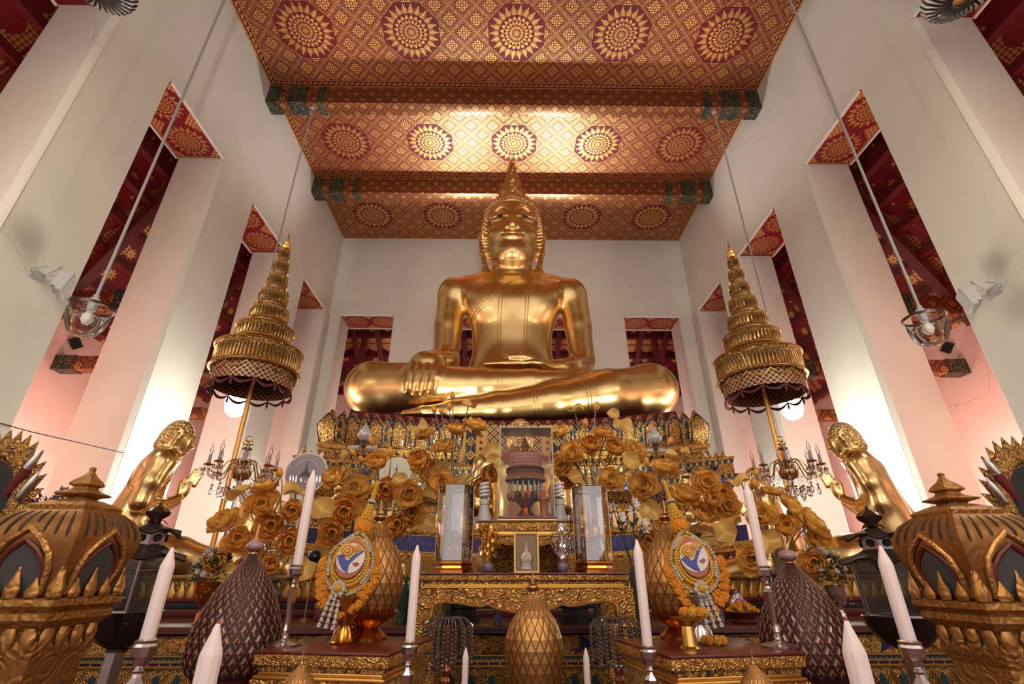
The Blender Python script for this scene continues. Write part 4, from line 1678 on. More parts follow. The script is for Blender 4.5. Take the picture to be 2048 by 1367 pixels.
# ------------------------------------------------------------------ hanging bell lamps
def bell_lamp(label, x, y, z, R, lit, group, ztop=20.5):
    r = thing('bell_lamp', label, 'lamp', (x, y, z), 0, group)
    H = R*2.0
    prof = [(.001, -R*1.05), (R*.35, -R*1.0), (R*.68, -R*.80), (R*.90, -R*.40), (R, R*.10), (R*1.0, R*.55), (R*1.04, R*.80), (R*1.10, R*.86)]
    mb = MB().lathe(prof, 32, cap=False)
    mb.obj('glass_bell', m_lit if lit else m_glass, r)
    mb = MB().lathe([(R*.1, R*1.16), (R*.25, R*1.14), (R*.95, R*.92), (R*1.12, R*.90), (R*1.12, R*.78), (R*1.07, R*.78), (R*1.06, R*.88), (R*.2, R*1.08)], 32, cap=False)
    mb = MB().lathe([(R*1.02, R*.76), (R*1.12, R*.76), (R*1.12, R*.90), (R*1.02, R*.90), (R*1.02, R*.76)], 32, cap=False)
    mb.obj('rim_ring', m_darkmetal, r)
    mb = MB()
    for k_ in range(3):
        a = 2*PI*k_/3+.5
        mb.tube([(R*1.08*math.cos(a), R*1.08*math.sin(a), R*.85), (R*.25*math.cos(a), R*.25*math.sin(a), R*1.35)], .012, 5)
    mb.obj('hanging_arms', m_darkmetal, r)
    mb = MB().lathe([(R*.12, R*.55), (R*.22, R*.65), (R*.22, R*1.05), (R*.33, R*1.2), (R*.28, R*1.38), (R*.1, R*1.5), (R*.16, R*1.6), (R*.05, R*1.75)], 16)
    mb.obj('socket', m_greyplastic, r)
    mb = MB().lathe([(.001, -R*.30), (R*.16, -R*.25), (R*.30, 0), (R*.27, R*.28), (R*.15, R*.50), (R*.13, R*.62)], 16, cap=False)
    mb.obj('bulb', m_lit if lit else m_frost, r)
    mb = MB().tube([(0, 0, R*1.7), (0, 0, ztop-z)], .035 if not lit else .03, 6)
    mb.obj('suspension_rod', m_cord, r)
    mb = MB().lathe([(.10, -.03), (.10, 0)], 12)
    mb.obj('ceiling_rose', m_cord, r, loc=(0, 0, ztop-z))
    return r
bell_lamp('unlit clear glass bell lamp near the floodlight, below the wire on the pier', -9.72, 9.62, 6.62, .385, False, None)
bell_lamp('unlit clear glass bell lamp hanging beside the wall without a wire', 9.2, 9.62, 6.48, .375, False, None)
bell_lamp('glowing white bell lamp behind the umbrella near the bare shouldered statue', -9.16, 15.22, 6.45, .335, True, None)
bell_lamp('glowing white bell lamp behind the umbrella near the robe draped statue', 9.09, 15.22, 6.41, .335, True, None)

# ------------------------------------------------------------------ floodlights on the walls
def floodlight(label, x, y, z, s):
    r = thing('floodlight', label, 'floodlight', (x, y, z))
    M = RZ(-s*.62) @ RY(-s*math.radians(12))
    c = -s*.54
    mb = MB()
    mb.cbox(c-.07, c+.07, -.30, .30, -.24, .30, .03)
    mb.obj('housing', m_greyplastic, r).matrix_local = M
    mb = MB().box(c-s*.085, c-s*.07, -.25, .25, -.19, .25)
    mb.obj('front_glass', plain('dull lamp glass', (.42, .42, .38), .15), r).matrix_local = M
    mb = MB()
    for k_ in range(7):
        y_ = -.24+k_*.08
        a, b = sorted((c+s*.07, c+s*.17))
        mb.box(a, b, y_-.012, y_+.012, -.16, .22)
    mb.obj('cooling_fins', m_greyplastic, r).matrix_local = M
    mb = MB()
    for q in (-1, 1):
        mb.tube([(0, q*.12, .0), (-s*.18, q*.34, -.02), (c, q*.34, .02)], .022, 6)
    mb.cbox(min(s*.024, -s*.05), max(s*.024, -s*.05), -.16, .16, -.10, .10, .01)
    mb.obj('bracket', m_greyplastic, r)
    mb = MB().tube([(-s*.02, .2, .15), (-s*.10, .28, .34), (-s*.24, .22, .38), (-s*.36, .1, .22)], .014, 6)
    mb.obj('cable', m_cord, r)
    return r
floodlight('grey floodlight on the wall pier with smoky stains above', -HX+.025, 9.46, 7.69, -1)
floodlight('grey floodlight with a dangling cable, on the cleaner wall pier', HX-.025, 9.56, 7.51, 1)

# the wire strung from pier to pier
p0, p1 = at(-60, 838, X=-HX), at(310, 930, X=-HX)
a0, a1 = at(0, 855, Y=8.2), at(290, 920, Y=13.75)
a0 = Vector((-HX+.03, 8.1, at(40, 864, X=-HX).z)); a1 = Vector((-HX+.03, 13.75, at(285, 918, X=-HX).z))
mb = MB().tube([a0, a0.lerp(a1, .5)-Vector((0, 0, .05)), a1], .012, 5)
tag(mb.obj('electric_wire', m_black), 'thin dark wire strung across the wall opening behind the kneeling statue', 'wire')

# ------------------------------------------------------------------ crystal candelabra
def spline(P_, k=5):
    out = []
    for i in range(len(P_)-1):
        p0, p1, p2, p3 = [Vector(P_[max(0, min(len(P_)-1, i+j))]) for j in (-1, 0, 1, 2)]
        for j in range(k):
            t = j/k
            out.append(.5*(2*p1+(p2-p0)*t+(2*p0-5*p1+4*p2-p3)*t*t+(3*p1-p0-3*p2+p3)*t**3))
    out.append(Vector(P_[-1]))
    return out

def drop(mb, p, L=.07, w=.014):
    mb.lathe([(.0015, 0), (w, -L*.0-.012), (w*.55, -.022)], 6, M=TR(*p), cap=False)
    mb.lathe([(.002, -L), (w*1.15, -L*.72), (w*.8, -L*.45), (.003, -.024)], 6, M=TR(*p), cap=False)

def chain_(mb, a, b, sagz, n=7, r=.007):
    for i in range(n+1):
        t = i/n
        p = Vector(a).lerp(Vector(b), t); p.z -= sagz*math.sin(PI*t)
        mb.ball(p, r, 5, 4)

def candelabrum(label, X, Y, ztop, rz, s=1.0):
    z0 = 1.12
    r = thing('crystal_candelabrum', label, 'candelabrum', (X, Y, z0), rz)
    zb = ztop-.36*s-z0          # bowl height
    mb = MB().lathe([(.10, 0), (.11, .02), (.05, .05), (.03, .1), (.028, zb-.12), (.04, zb-.07)], 12)
    mb.obj('glass_column', m_crystal, r)
    mb = MB().lathe([(.03, -.10), (.085, -.075), (.105, -.03), (.10, .0), (.05, .03), (.03, .06), (.045, .10), (.02, .14), (.03, .19), (.018, .23), (.055, .245), (.05, .26), (.012, .275), (.02, .30), (.008, .33)], 20, M=TR(0, 0, zb) @ Matrix.Scale(s, 4))
    hub = mb.obj('brass_hub', m_brassdark, r)
    mb = MB()
    mb.tube([(.035*math.cos(a), 0, .365+.03*math.sin(a)) for a in np.linspace(0, 2*PI, 13)[:-1]], .006, 5, closed=True)
    for q in (-1, 1):
        mb.ball((q*.03, 0, .315), (.026, .012, .026), 8, 6)
    mb.obj('top_ring', m_brass, r, loc=(0, 0, zb))
    mb = MB()
    for k_ in range(10):
        a = 2*PI*k_/10
        p = (.05*math.cos(a)*s, .05*math.sin(a)*s, zb+.25*s)
        chain_(mb, p, (p[0]*1.25, p[1]*1.25, p[2]-.10), 0, 5, .006)
        drop(mb, (p[0]*1.3, p[1]*1.3, p[2]-.11), .06, .012)
    for k_ in range(14):
        a = 2*PI*k_/14
        R = .10+.05*(k_ % 2)
        p = (R*math.cos(a), R*math.sin(a), zb-.06)
        chain_(mb, p, (p[0], p[1], p[2]-.09), 0, 4, .006)
        drop(mb, (p[0], p[1], p[2]-.11), .12 if k_ % 3 else .16, .018)
    mb.obj('hub_crystals', m_crystal, r)
    for k_ in range(8):
        a = 2*PI*k_/8+.2
        M = RZ(a)
        R = .335*s
        mb = MB().tube(spline([(.05, 0, zb+.03), (.09, 0, zb+.10), (.15, 0, zb+.10), (.19, 0, zb+.03), (.23, 0, zb-.06), (.29, 0, zb-.08), (.325, 0, zb-.04), (R, 0, zb+.03)]), .0075, 6, M=M)
        mb.tube(spline([(.06, 0, zb+.05), (.085, 0, zb+.0), (.11, 0, zb+.02), (.10, 0, zb+.05)]), .006, 5, M=M)
        mb.lathe([(.012, .03), (.045, .04), (.048, .05), (.018, .055), (.02, .075)], 12, M=M @ TR(R, 0, zb))
        am = mb.obj('arm', m_brassdark, r)
        mb = MB().lathe([(.0165, .07), (.0165, .155)], 12, M=M @ TR(R, 0, zb))
        mb.obj('candle_sleeve', m_sleeve, am)
        mb = MB().lathe([(.009, .155), (.019, .18), (.017, .21), (.008, .245), (.001, .285)], 10, M=M @ TR(R, 0, zb), cap=False)
        mb.obj('flame_bulb', m_glassbulb, am)
        mb = MB()
        for j in range(6):
            b = 2*PI*j/6
            p = M @ Vector((R+.044*math.cos(b), .044*math.sin(b), zb+.042))
            chain_(mb, p, p-Vector((0, 0, .03)), 0, 2, .006)
            drop(mb, p-Vector((0, 0, .035)), .075, .013)
        p1 = M @ Vector((R, 0, zb-.0)); p2 = M @ Vector((.12, 0, zb-.07))
        chain_(mb, p1, p2, .07, 10, .006)
        p3 = M @ Vector((.25, 0, zb-.09))
        chain_(mb, p3, p3-Vector((0, 0, .06)), 0, 4, .006)
        drop(mb, p3-Vector((0, 0, .065)), .12, .018)
        mb.obj('arm_crystals', m_crystal, am)
    return r
m_sleeve = plain('lilac grey sleeve', (.34, .27, .30), .6)
c = at(483, 945, Y=5.5)
candelabrum('brass candelabrum hung with crystals, beside the lilac plaque', c.x, 5.5, at(497, 878, Y=5.5).z, 0.3)
c = at(1578, 948, Y=5.5)
candelabrum('brass candelabrum hung with crystals, in front of the robe draped statue', c.x, 5.5, at(1570, 878, Y=5.5).z, 0.1)

# crystal chandeliers hanging overhead, only their lowest tiers in view
def chandelier(label, px, py, Y, Rpx):
    c = at(px, py, Y=Y)
    R = Rpx*(c-CAM).dot(_f)/F_PX
    r = thing('crystal_chandelier', label, 'chandelier', c)
    MB().lathe([(R*.30, 0), (R*.62, R*.05), (R*.90, R*.20), (R, R*.40), (R*.92, R*.46)], 96, sq=lambda a: 1+.05*abs(math.sin(a*16)), cap=False).obj('ribbed_dish', m_pearl, r)
    mb = MB()
    for i in range(32):
        a = 2*PI*i/32
        mb.tube([(R*.32*math.cos(a), R*.32*math.sin(a), R*.0), (R*.66*math.cos(a+.1), R*.66*math.sin(a+.1), R*.04), (R*.95*math.cos(a+.2), R*.95*math.sin(a+.2), R*.22), (R*1.02*math.cos(a+.25), R*1.02*math.sin(a+.25), R*.42)], R*.045, 6)
    mb.obj('bead_ropes', m_crystal, r)
    MB().lathe([(.002, -R*.1), (R*.08, -R*.04), (R*.3, R*.02)], 20).obj('bottom_knob', m_brassdark, r)
    MB().lathe([(R*.7, R*.46), (R*.5, R*.9), (R*.1, R*1.6), (.04, R*1.7), (.04, HC-c.z)], 24).obj('stem_and_crown', m_brassdark, r)
m_pearl = plain('pearly crystal', (.62, .60, .56), .15)
chandelier('crystal chandelier dish at the top edge over the darker opening', 1930, -6, 6.6, 62)
chandelier('crystal chandelier dish barely showing at the top edge beside the mauve reveal', 192, -22, 6.6, 60)
# ------------------------------------------------------------------ long altar platform
PZ = 1.12
def zy(y, Y, x=1024): return at(x, y, Y=Y).z
def platform():
    r = thing('altar_platform', 'long low altar platform faced with gold carving, diamonds and blue glass', 'altar', (-.1, 4.6, 0))
    L = (0, -4.6, 0)
    Yf = 4.6
    W0, W1 = -8.6, 8.6
    b = [zy(v, Yf) for v in (1250, 1254, 1265, 1268, 1307, 1310, 1320, 1322.5, 1328.5, 1332)]
    b[0] = PZ
    def band(name, z1, z0, y0, mat):
        mb = MB().box(W0, W1, y0, Yf+.3, z0, z1)
        o = mb.obj(name, mat, r, loc=L)
        return o
    MB().box(W0, W1, Yf-.03, 20.2, PZ-.06, PZ).obj('red_top', m_redlac, r, loc=L)
    MB().box(W0, W1, Yf+.25, 20.0, 0, PZ-.06).obj('core', m_redlac, r, loc=L)
    band('edge_moulding', PZ-.008, b[1], Yf-.04, m_giltdark)
    band('diamond_band', b[1], b[2], Yf-.01, m_diamond)
    band('moulding', b[2], b[3], Yf-.03, m_giltdark)
    band('carved_panel', b[3], b[4], Yf+.01, m_carved_dark)
    band('moulding', b[4], b[5], Yf-.03, m_giltdark)
    band('lower_diamond_band', b[5], b[6], Yf-.01, m_diamond)
    band('moulding', b[6], b[7], Yf-.02, m_giltdark)
    band('blue_pane_band', b[7], b[8], Yf, m_blueset)
    band('moulding', b[8], b[9], Yf-.02, m_giltdark)
    band('petal_band', b[9], 0, Yf+.02, m_carved_dark)
    zc = (b[3]+b[4])/2; h = b[3]-b[4]
    xs = [-4.6+i*.62 for i in range(15)]
    for i, x in enumerate(xs):
        mb = MB(); mb2 = MB()
        if i % 2 == 0:
            M = TR(x, Yf+.012, zc) @ RX(PI/2)
            q = h*.46
            mb.prism([(-.02, q), (.055, .022), (.125, .03), (.095, -.005), (.125, -.035), (.055, -.022), (-.045, -q), (-.02, -.012), (-.02, .02)], .012, M=M)
        else:
            M = TR(x, Yf+.005, zc) @ RX(PI/2)
            n = 30
            mb2.prism([(.24*math.cos(2*PI*k/n)*(1+.06*math.cos(2*PI*k/n*10)), h*.44*math.sin(2*PI*k/n)*(1+.08*math.cos(2*PI*k/n*10))) for k in range(n)], .03, M=M)
            for k in range(9):
                a = 2*PI*k/9
                mb2.ball((x+.05*math.cos(a), Yf-.028, zc+.04*math.sin(a)), .014, 6, 5)
                mb2.ball((x+.16*math.cos(a), Yf-.026, zc+h*.28*math.sin(a)), .018, 6, 5)
        if mb.v: mb.obj('swallow_inlay', m_blue, r, loc=L)
        if mb2.v: mb2.obj('rosette', m_carved, r, loc=L)
    mb = MB()
    for i in range(60):
        x = -5.0+i*.165
        M = TR(x, Yf+.018, b[9]-.115) @ RX(PI/2)
        mb.prism([(-.026, -.05), (.026, -.05), (.018, -.02), (.026, .04), (0, .062), (-.026, .04), (-.018, -.02)], .01, M=M)
    mb.obj('dark_slots', m_teal, r, loc=L)
    mb = MB()
    for i in range(60):
        x = -5.0+(i+.5)*.165
        pts = [(-.06, -.09), (-.05, .0), (0, .085), (.05, .0), (.06, -.09)]
        mb.tube([(x+a, Yf+.012, b[9]-.12+c) for a, c in pts], .006, 5)
        mb.tube([(x+a*.6, Yf+.012, b[9]-.13+c*.7) for a, c in pts], .005, 5)
    mb.obj('petal_outlines', m_giltdark, r, loc=L)
    return r
platform()

def shelf():
    r = thing('offering_shelf', 'low red and gold carved shelf standing on the platform behind the offerings', 'shelf', (-.1, 5.9, PZ))
    L = (0, 0, 0)
    MB().cbox(-4.3, 4.3, -.30, .5, 0, .07, .01).obj('step', m_redlac, r)
    MB().cbox(-4.2, 4.2, -.22, .5, .07, .13, .01).obj('black_band', m_black, r)
    MB().cbox(-4.2, 4.2, -.24, .5, .13, .17, .01).obj('red_band', m_redcloth, r)
    MB().cbox(-4.2, 4.2, -.18, .5, .17, .34, .01).obj('carved_band', m_carved_dark, r)
    mb = MB()
    for i in range(84):
        x = -4.15+i*.1
        mb.lathe([(.045, 0), (.05, .04), (.024, .10), (.003, .15)], 6, M=TR(x, -.20, .17) @ Matrix.Diagonal((1, .4, 1, 1)), cap=False)
    mb.obj('leaf_row', m_giltdark, r)
    MB().cbox(-4.25, 4.25, -.23, .5, .34, .38, .008).obj('top_moulding', m_giltdark, r)
    return r
shelf()

# ------------------------------------------------------------------ carved tables
def apron_poly(w, h, leg):
    """outline (x right, y up from 0 at the top) of a shaped apron with two legs' shoulders"""
    P_ = [(-w, 0), (-w, -h*.98), (-w+leg*.92, -h*.98), (-w+leg, -h*.60), (-w+leg*1.25, -h*.50), (-w+leg*1.7, -h*.46), (-w+leg*1.9, -h*.50)]
    def s(x): return x
    inner = [(-w*.62, -h*.50), (-w*.48, -h*.60), (-w*.40, -h*.63), (-w*.335, -h*.56), (-w*.27, -h*.68), (-w*.12, -h*.82), (-.0, -h*.86)]
    P_ += inner
    R_ = [(-x, y) for x, y in P_[::-1][1:]]
    return P_+R_

def altar_table():
    Y = 3.6
    a = at(840, 1144, Y=Y); b = at(1257, 1145, Y=Y)
    cx = (a.x+b.x)/2; hw = (b.x-a.x)/2
    zt = 1.512
    r = thing('altar_table', 'carved giltwood altar table with a scalloped apron, holding the glass cases', 'table', (cx, Y, 0))
    D = .74
    zz = [zt]+[zy(v, Y) for v in (1147, 1160, 1168, 1176)]
    MB().cbox(-hw-.005, hw+.005, -.005, D, zt-.012, zt, .004).obj('table_top', m_redtop, r)
    MB().cbox(-hw, hw, 0, D, zz[2], zt-.012, .006).obj('frieze', m_carved, r)
    MB().cbox(-hw+.025, hw-.025, .02, D-.02, zz[3], zz[2], .004).obj('dark_moulding', m_carved_dark, r)
    mb = MB().cbox(-hw+.03, hw-.03, .01, D-.01, (zz[3]+zz[4])/2, zz[3], .006)
    mb.cbox(-hw+.015, hw-.015, 0, D, zz[4], (zz[3]+zz[4])/2, .008)
    mb.obj('gilt_moulding', m_giltsmooth, r)
    h = .165
    leg = .125
    for nm, y0, th in (('apron', .0, .05), ('rear_apron', D-.05, .04)):
        mb = MB()
        M = TR(0, y0+th, zz[4]) @ RX(PI/2)
        mb.prism(apron_poly(hw+.022, h, leg), th, M=M)
        mb.obj(nm, m_carved_big, r)
    pts = [(x, -.004, zz[4]+y) for x, y in apron_poly(hw+.022, h, leg)[2:-2]]
    MB().tube(pts, .0075, 6).obj('apron_bead', m_giltsmooth, r)
    for q in (-1, 1):
        for y0 in (0, D-.09):
            mb = MB()
            xo = q*(hw+.022); xi = q*(hw-.088)
            rows = [(zz[4]-h*.45, 0, 0), (zz[4]-h*.9, 0, 0), (1.15, .0, .022), (.8, .0, .034), (.35, -.0, .03), (.12, .0, .02), (.0, .03, -.02)]
            v = []; f = []
            for z, eo, ei in rows:
                xx = [xo+q*eo, xi+q*ei]
                for X_, Y_ in ((xx[0], y0), (xx[1], y0), (xx[1], y0+.09), (xx[0], y0+.09)):
                    v.append((X_, Y_+(.0035 if y0 == 0 else 0), z))
            for j in range(len(rows)-1):
                for i in range(4):
                    f.append((j*4+i, j*4+(i+1) % 4, (j+1)*4+(i+1) % 4, (j+1)*4+i))
            f.append((0, 1, 2, 3)); f.append(tuple(len(v)-4+i for i in range(4)))
            mb.add(v, f)
            lg = mb.obj('leg', m_carved_big, r)
            if y0 == 0:
                MB().tube([(xi+q*ei-q*.003, -.003, z) for z, eo, ei in rows], .006, 5).obj('leg_bead', m_giltsmooth, lg)
    MB().cbox(-hw+.1, hw-.1, D-.03, D-.01, .02, .7, .004).obj('rear_panel', m_redlac, r)
    return r
altar_table()
TZ = 1.512

def gilt_stand():
    a = at(957, 1042, Y=3.86); b = at(1146, 1042, Y=3.86)
    cx = (a.x+b.x)/2; hw = (b.x-a.x)/2
    zt = zy(1040, 3.86)
    r = thing('gilt_stand', 'small carved giltwood stand on the altar table under the big glass case', 'stand', (cx, 3.86, TZ))
    H = zt-TZ
    MB().cbox(-hw-.005, hw+.005, -.005, .40, H-.012, H, .004).obj('stand_top', m_redtop, r)
    MB().cbox(-hw, hw, 0, .40, H-.075, H-.012, .005).obj('frieze', m_carved, r)
    MB().cbox(-hw+.03, hw-.03, .01, .38, H-.11, H-.075, .004).obj('moulding', m_giltsmooth, r)
    for q in (-1, 1):
        for y0 in (.01, .33):
            a_, b_ = sorted((q*(hw-.03), q*(hw-.10)))
            MB().cbox(a_, b_, y0, y0+.06, 0, H-.11, .006).obj('leg', m_carved, r)
    MB().prism([(-hw+.1, 0), (-hw+.1, -.03), (-hw+.15, -.05), (0, -.085), (hw-.15, -.05), (hw-.1, -.03), (hw-.1, 0)], .02, M=TR(0, .04, H-.11) @ RX(PI/2)).obj('apron', m_carved, r)
    MB().box(-hw+.05, hw-.05, .36, .38, 0, H-.11).obj('back_panel', m_carved, r)
    return zt
SZT = gilt_stand()

# glass case with a tiered offering inside
def wire_box(mb, w0, w1, d, h, r, top=True):
    for x0, x1 in ((-w0, -w1), (w0, w1)):
        for y in (0, d):
            mb.tube([(x0, y, 0), (x1, y, h)], r, 5)
    for z, w in ((h, w1),) if top else ():
        mb.tube([(-w, 0, z), (w, 0, z), (w, d, z), (-w, d, z)], r, 5, closed=True)

def big_case():
    Y = 3.90
    a = at(999, 1033, Y=Y); b = at(1110, 1033, Y=Y); t = at(1050, 854, Y=Y)
    cx = (a.x+b.x)/2; hw = (b.x-a.x)/2; H = t.z-SZT
    r = thing('glass_case', 'tall rectangular glass case enclosing a tiered offering bowl', 'display case', (cx, Y, SZT))
    d = .28
    MB().cbox(-hw-.012, hw+.012, -.012, d+.012, 0, .035, .005).obj('base', m_redtop, r)
    MB().cbox(-hw-.014, hw+.014, -.014, d+.014, .0, .012, .003).obj('gilt_edge', m_giltsmooth, r)
    mb = MB()
    for y in (0, d):
        mb.add([(-hw, y, .035), (hw, y, .035), (hw, y, H), (-hw, y, H)], [(0, 1, 2, 3)])
    for x in (-hw, hw):
        mb.add([(x, 0, .035), (x, d, .035), (x, d, H), (x, 0, H)], [(0, 1, 2, 3)])
    mb.obj('glass_panes', m_case, r)
    MB().box(-hw, hw, 0, d, H-.004, H).obj('glass_lid', m_case_dim, r)
    mb = MB(); wire_box(mb, hw, hw, d, H, .0035)
    mb.obj('polished_edges', plain('greenish glass edge', (.55, .58, .50), .2), r)
    # the offering
    o = thing('tiered_offering', 'tiered offering bowl hung with white tassels under a pointed lid, inside the glass case', 'offering bowl', (cx-.005, Y+d/2, SZT+.035))
    k = H/.65
    MB().lathe([(.085, 0), (.09, .015), (.06, .04), (.035, .075), (.05, .10), (.10, .15), (.12, .20), (.12, .21)], 24).obj('pedestal_bowl', m_bowl, o)
    for i in range(18):
        an = 2*PI*i/18
        M = TR(.135*math.cos(an), .125*math.sin(an), 0)
        t = MB().lathe([(.004, .305), (.011, .29), (.006, .275), (.012, .26), (.007, .245), (.012, .23), (.006, .21)], 6, M=M).obj('tassel', m_jasmine, o)
        MB().lathe([(.003, .14), (.016, .165), (.02, .185), (.010, .21)], 6, M=M).obj('tassel_bud', m_orange if i % 3 else m_greenery, t)
    brown = plain('brown woven ring', (.16, .06, .025), .7)
    MB().lathe([(.12, .30), (.165, .305), (.17, .325), (.16, .345), (.15, .36), (.158, .375), (.165, .39), (.14, .40)], 32).obj('woven_ring', brown, o)
    mb = MB()
    for i in range(60):
        an = 2*PI*i/60
        mb.ball((.166*math.cos(an), .166*math.sin(an), .318), .007, 5, 4)
    mb.obj('ring_beads', m_cream, o)
    M = Mat('lattice orange band', Roughness=.6)
    x, y, z = M.pos('Object')
    th = y.atan2(x)
    f = (th*(36/(2*PI))).wrap().abs(); g = (z*34.0).wrap().abs()
    wh = f.max(g).lt(.36)
    M.set('Base_Color', M.mix(wh, (.34, .06, .015), M.mix(M.noise(40), (.55, .48, .52), (.20, .03, .05))))
    MB().lathe([(.125, .40), (.14, .42), (.135, .54), (.125, .55)], 32).obj('lattice_band', M.m, o)
    MB().lathe([(.155, .405), (.165, .41), (.15, .425)], 32).obj('brim', brown, o)
    MB().lathe([(.125, .55), (.10, .565), (.055, .575), (.048, .60), (.032, .625), (.03, .64), (.012, .68), (.003, .71)], 24).obj('pointed_lid', m_bowl, o)
    o.scale = (.98, .9, (H-.06)/.73)
    c = thing('small_cup', 'small orange cup with a white tassel beside the tiered offering', 'cup', (cx+.135, Y+.10, SZT+.035))
    MB().lathe([(.035, 0), (.037, .01), (.03, .03), (.036, .12), (.05, .135), (.048, .15), (.03, .155), (.012, .19), (.002, .21)], 16).obj('cup_body', m_orange, c)
    MB().lathe([(.004, .0), (.018, .015), (.02, .04), (.008, .06), (.012, .08), (.006, .10)], 8, M=TR(.045, -.03, .01)).obj('tassel', m_jasmine, c)
big_case()

def framed_relic():
    Y = 3.70
    a = at(1028, 1137, Y=Y); b = at(1077, 1063, Y=Y)
    w = (b.x-a.x)/2; H = b.z-TZ
    r = thing('framed_relic', 'small gold framed box with a silver stupa inside, before the gilt stand', 'relic box', ((a.x+b.x)/2, Y, TZ))
    mb = MB()
    for q in (-1, 1):
        x0, x1 = sorted((q*w, q*(w-.012)))
        mb.box(x0, x1, 0, .02, .012, H-.012)
    mb.box(-w, w, 0, .02, 0, .012); mb.box(-w, w, 0, .02, H-.012, H)
    mb.obj('frame', m_giltsmooth, r)
    MB().box(-w, w, .02, .10, 0, H).obj('box_back', plain('amber box lining', (.36, .17, .045), .8), r)
    MB().add([(-w+.012, .004, .012), (w-.012, .004, .012), (w-.012, .004, H-.012), (-w+.012, .004, H-.012)], [(0, 1, 2, 3)]).obj('pane', m_glass, r)
    MB().lathe([(.045, 0), (.048, .01), (.03, .025), (.045, .05), (.05, .08), (.035, .10), (.012, .115), (.010, .15), (.002, .18)], 16, M=TR(0, .014, .02) @ Matrix.Diagonal((1, .16, 1, 1))).obj('stupa', plain('tarnished silver', (.34, .25, .17), .3, .9), r)
framed_relic()

def foil_tree(name, label, px, mat, pot):
    Y = 3.78
    c = at(px, 1138, Y=Y); top = at(px, 1042, Y=Y).z
    r = thing(name, label, 'ornament', (c.x, Y, TZ))
    H = top-TZ
    MB().lathe([(.022, 0), (.034, .012), (.042, .035), (.036, .058), (.022, .07), (.024, .076)], 20).obj('pot', pot, r)
    mb = MB(); rnd = random.Random(px)
    mb2 = MB()
    mb.tube([(0, 0, .06), (0, 0, H*.85)], .006, 6)
    for i in range(95):
        t = rnd.random()
        z = lerp(.11, H*.97, t)
        R = .105*math.sin(PI*min(1, .15+t*.85))**.7*(.55+.45*rnd.random())
        a = rnd.random()*2*PI
        p = Vector((R*math.cos(a), R*math.sin(a)*.8, z))
        mb.tube([(0, 0, z-.05), p*.5+Vector((0, 0, z*.5-.01)), p], .0022, 4)
        n = Vector((math.cos(a), math.sin(a), rnd.uniform(-.6, .4)))
        M = frame(p, n, Vector((0, 0, -1)))
        L = rnd.uniform(.020, .030)
        mb2.add([(0, 0, 0), (L*.5, L*.38, .003), (L, 0, 0), (L*.5, -L*.38, .003), (L*.5, 0, -.004)], [(0, 4, 1), (1, 4, 2), (2, 4, 3), (3, 4, 0)], 0, M)
        mb2.add([(0, 0, 0), (L*.5, L*.38, .003), (L, 0, 0), (L*.5, -L*.38, .003)], [(3, 2, 1, 0)], 0, M)
    mb.obj('twigs', mat, r)
    mb2.obj('leaves', mat, r, ang=10)
foil_tree('gold_foil_tree', 'little tree with shiny gold foil leaves in a purple pot', 976, m_goldleaf, m_potpurple)
foil_tree('silver_foil_tree', 'little tree with shiny silver foil leaves in a purple pot', 1126, m_silverleaf, m_potpurple)

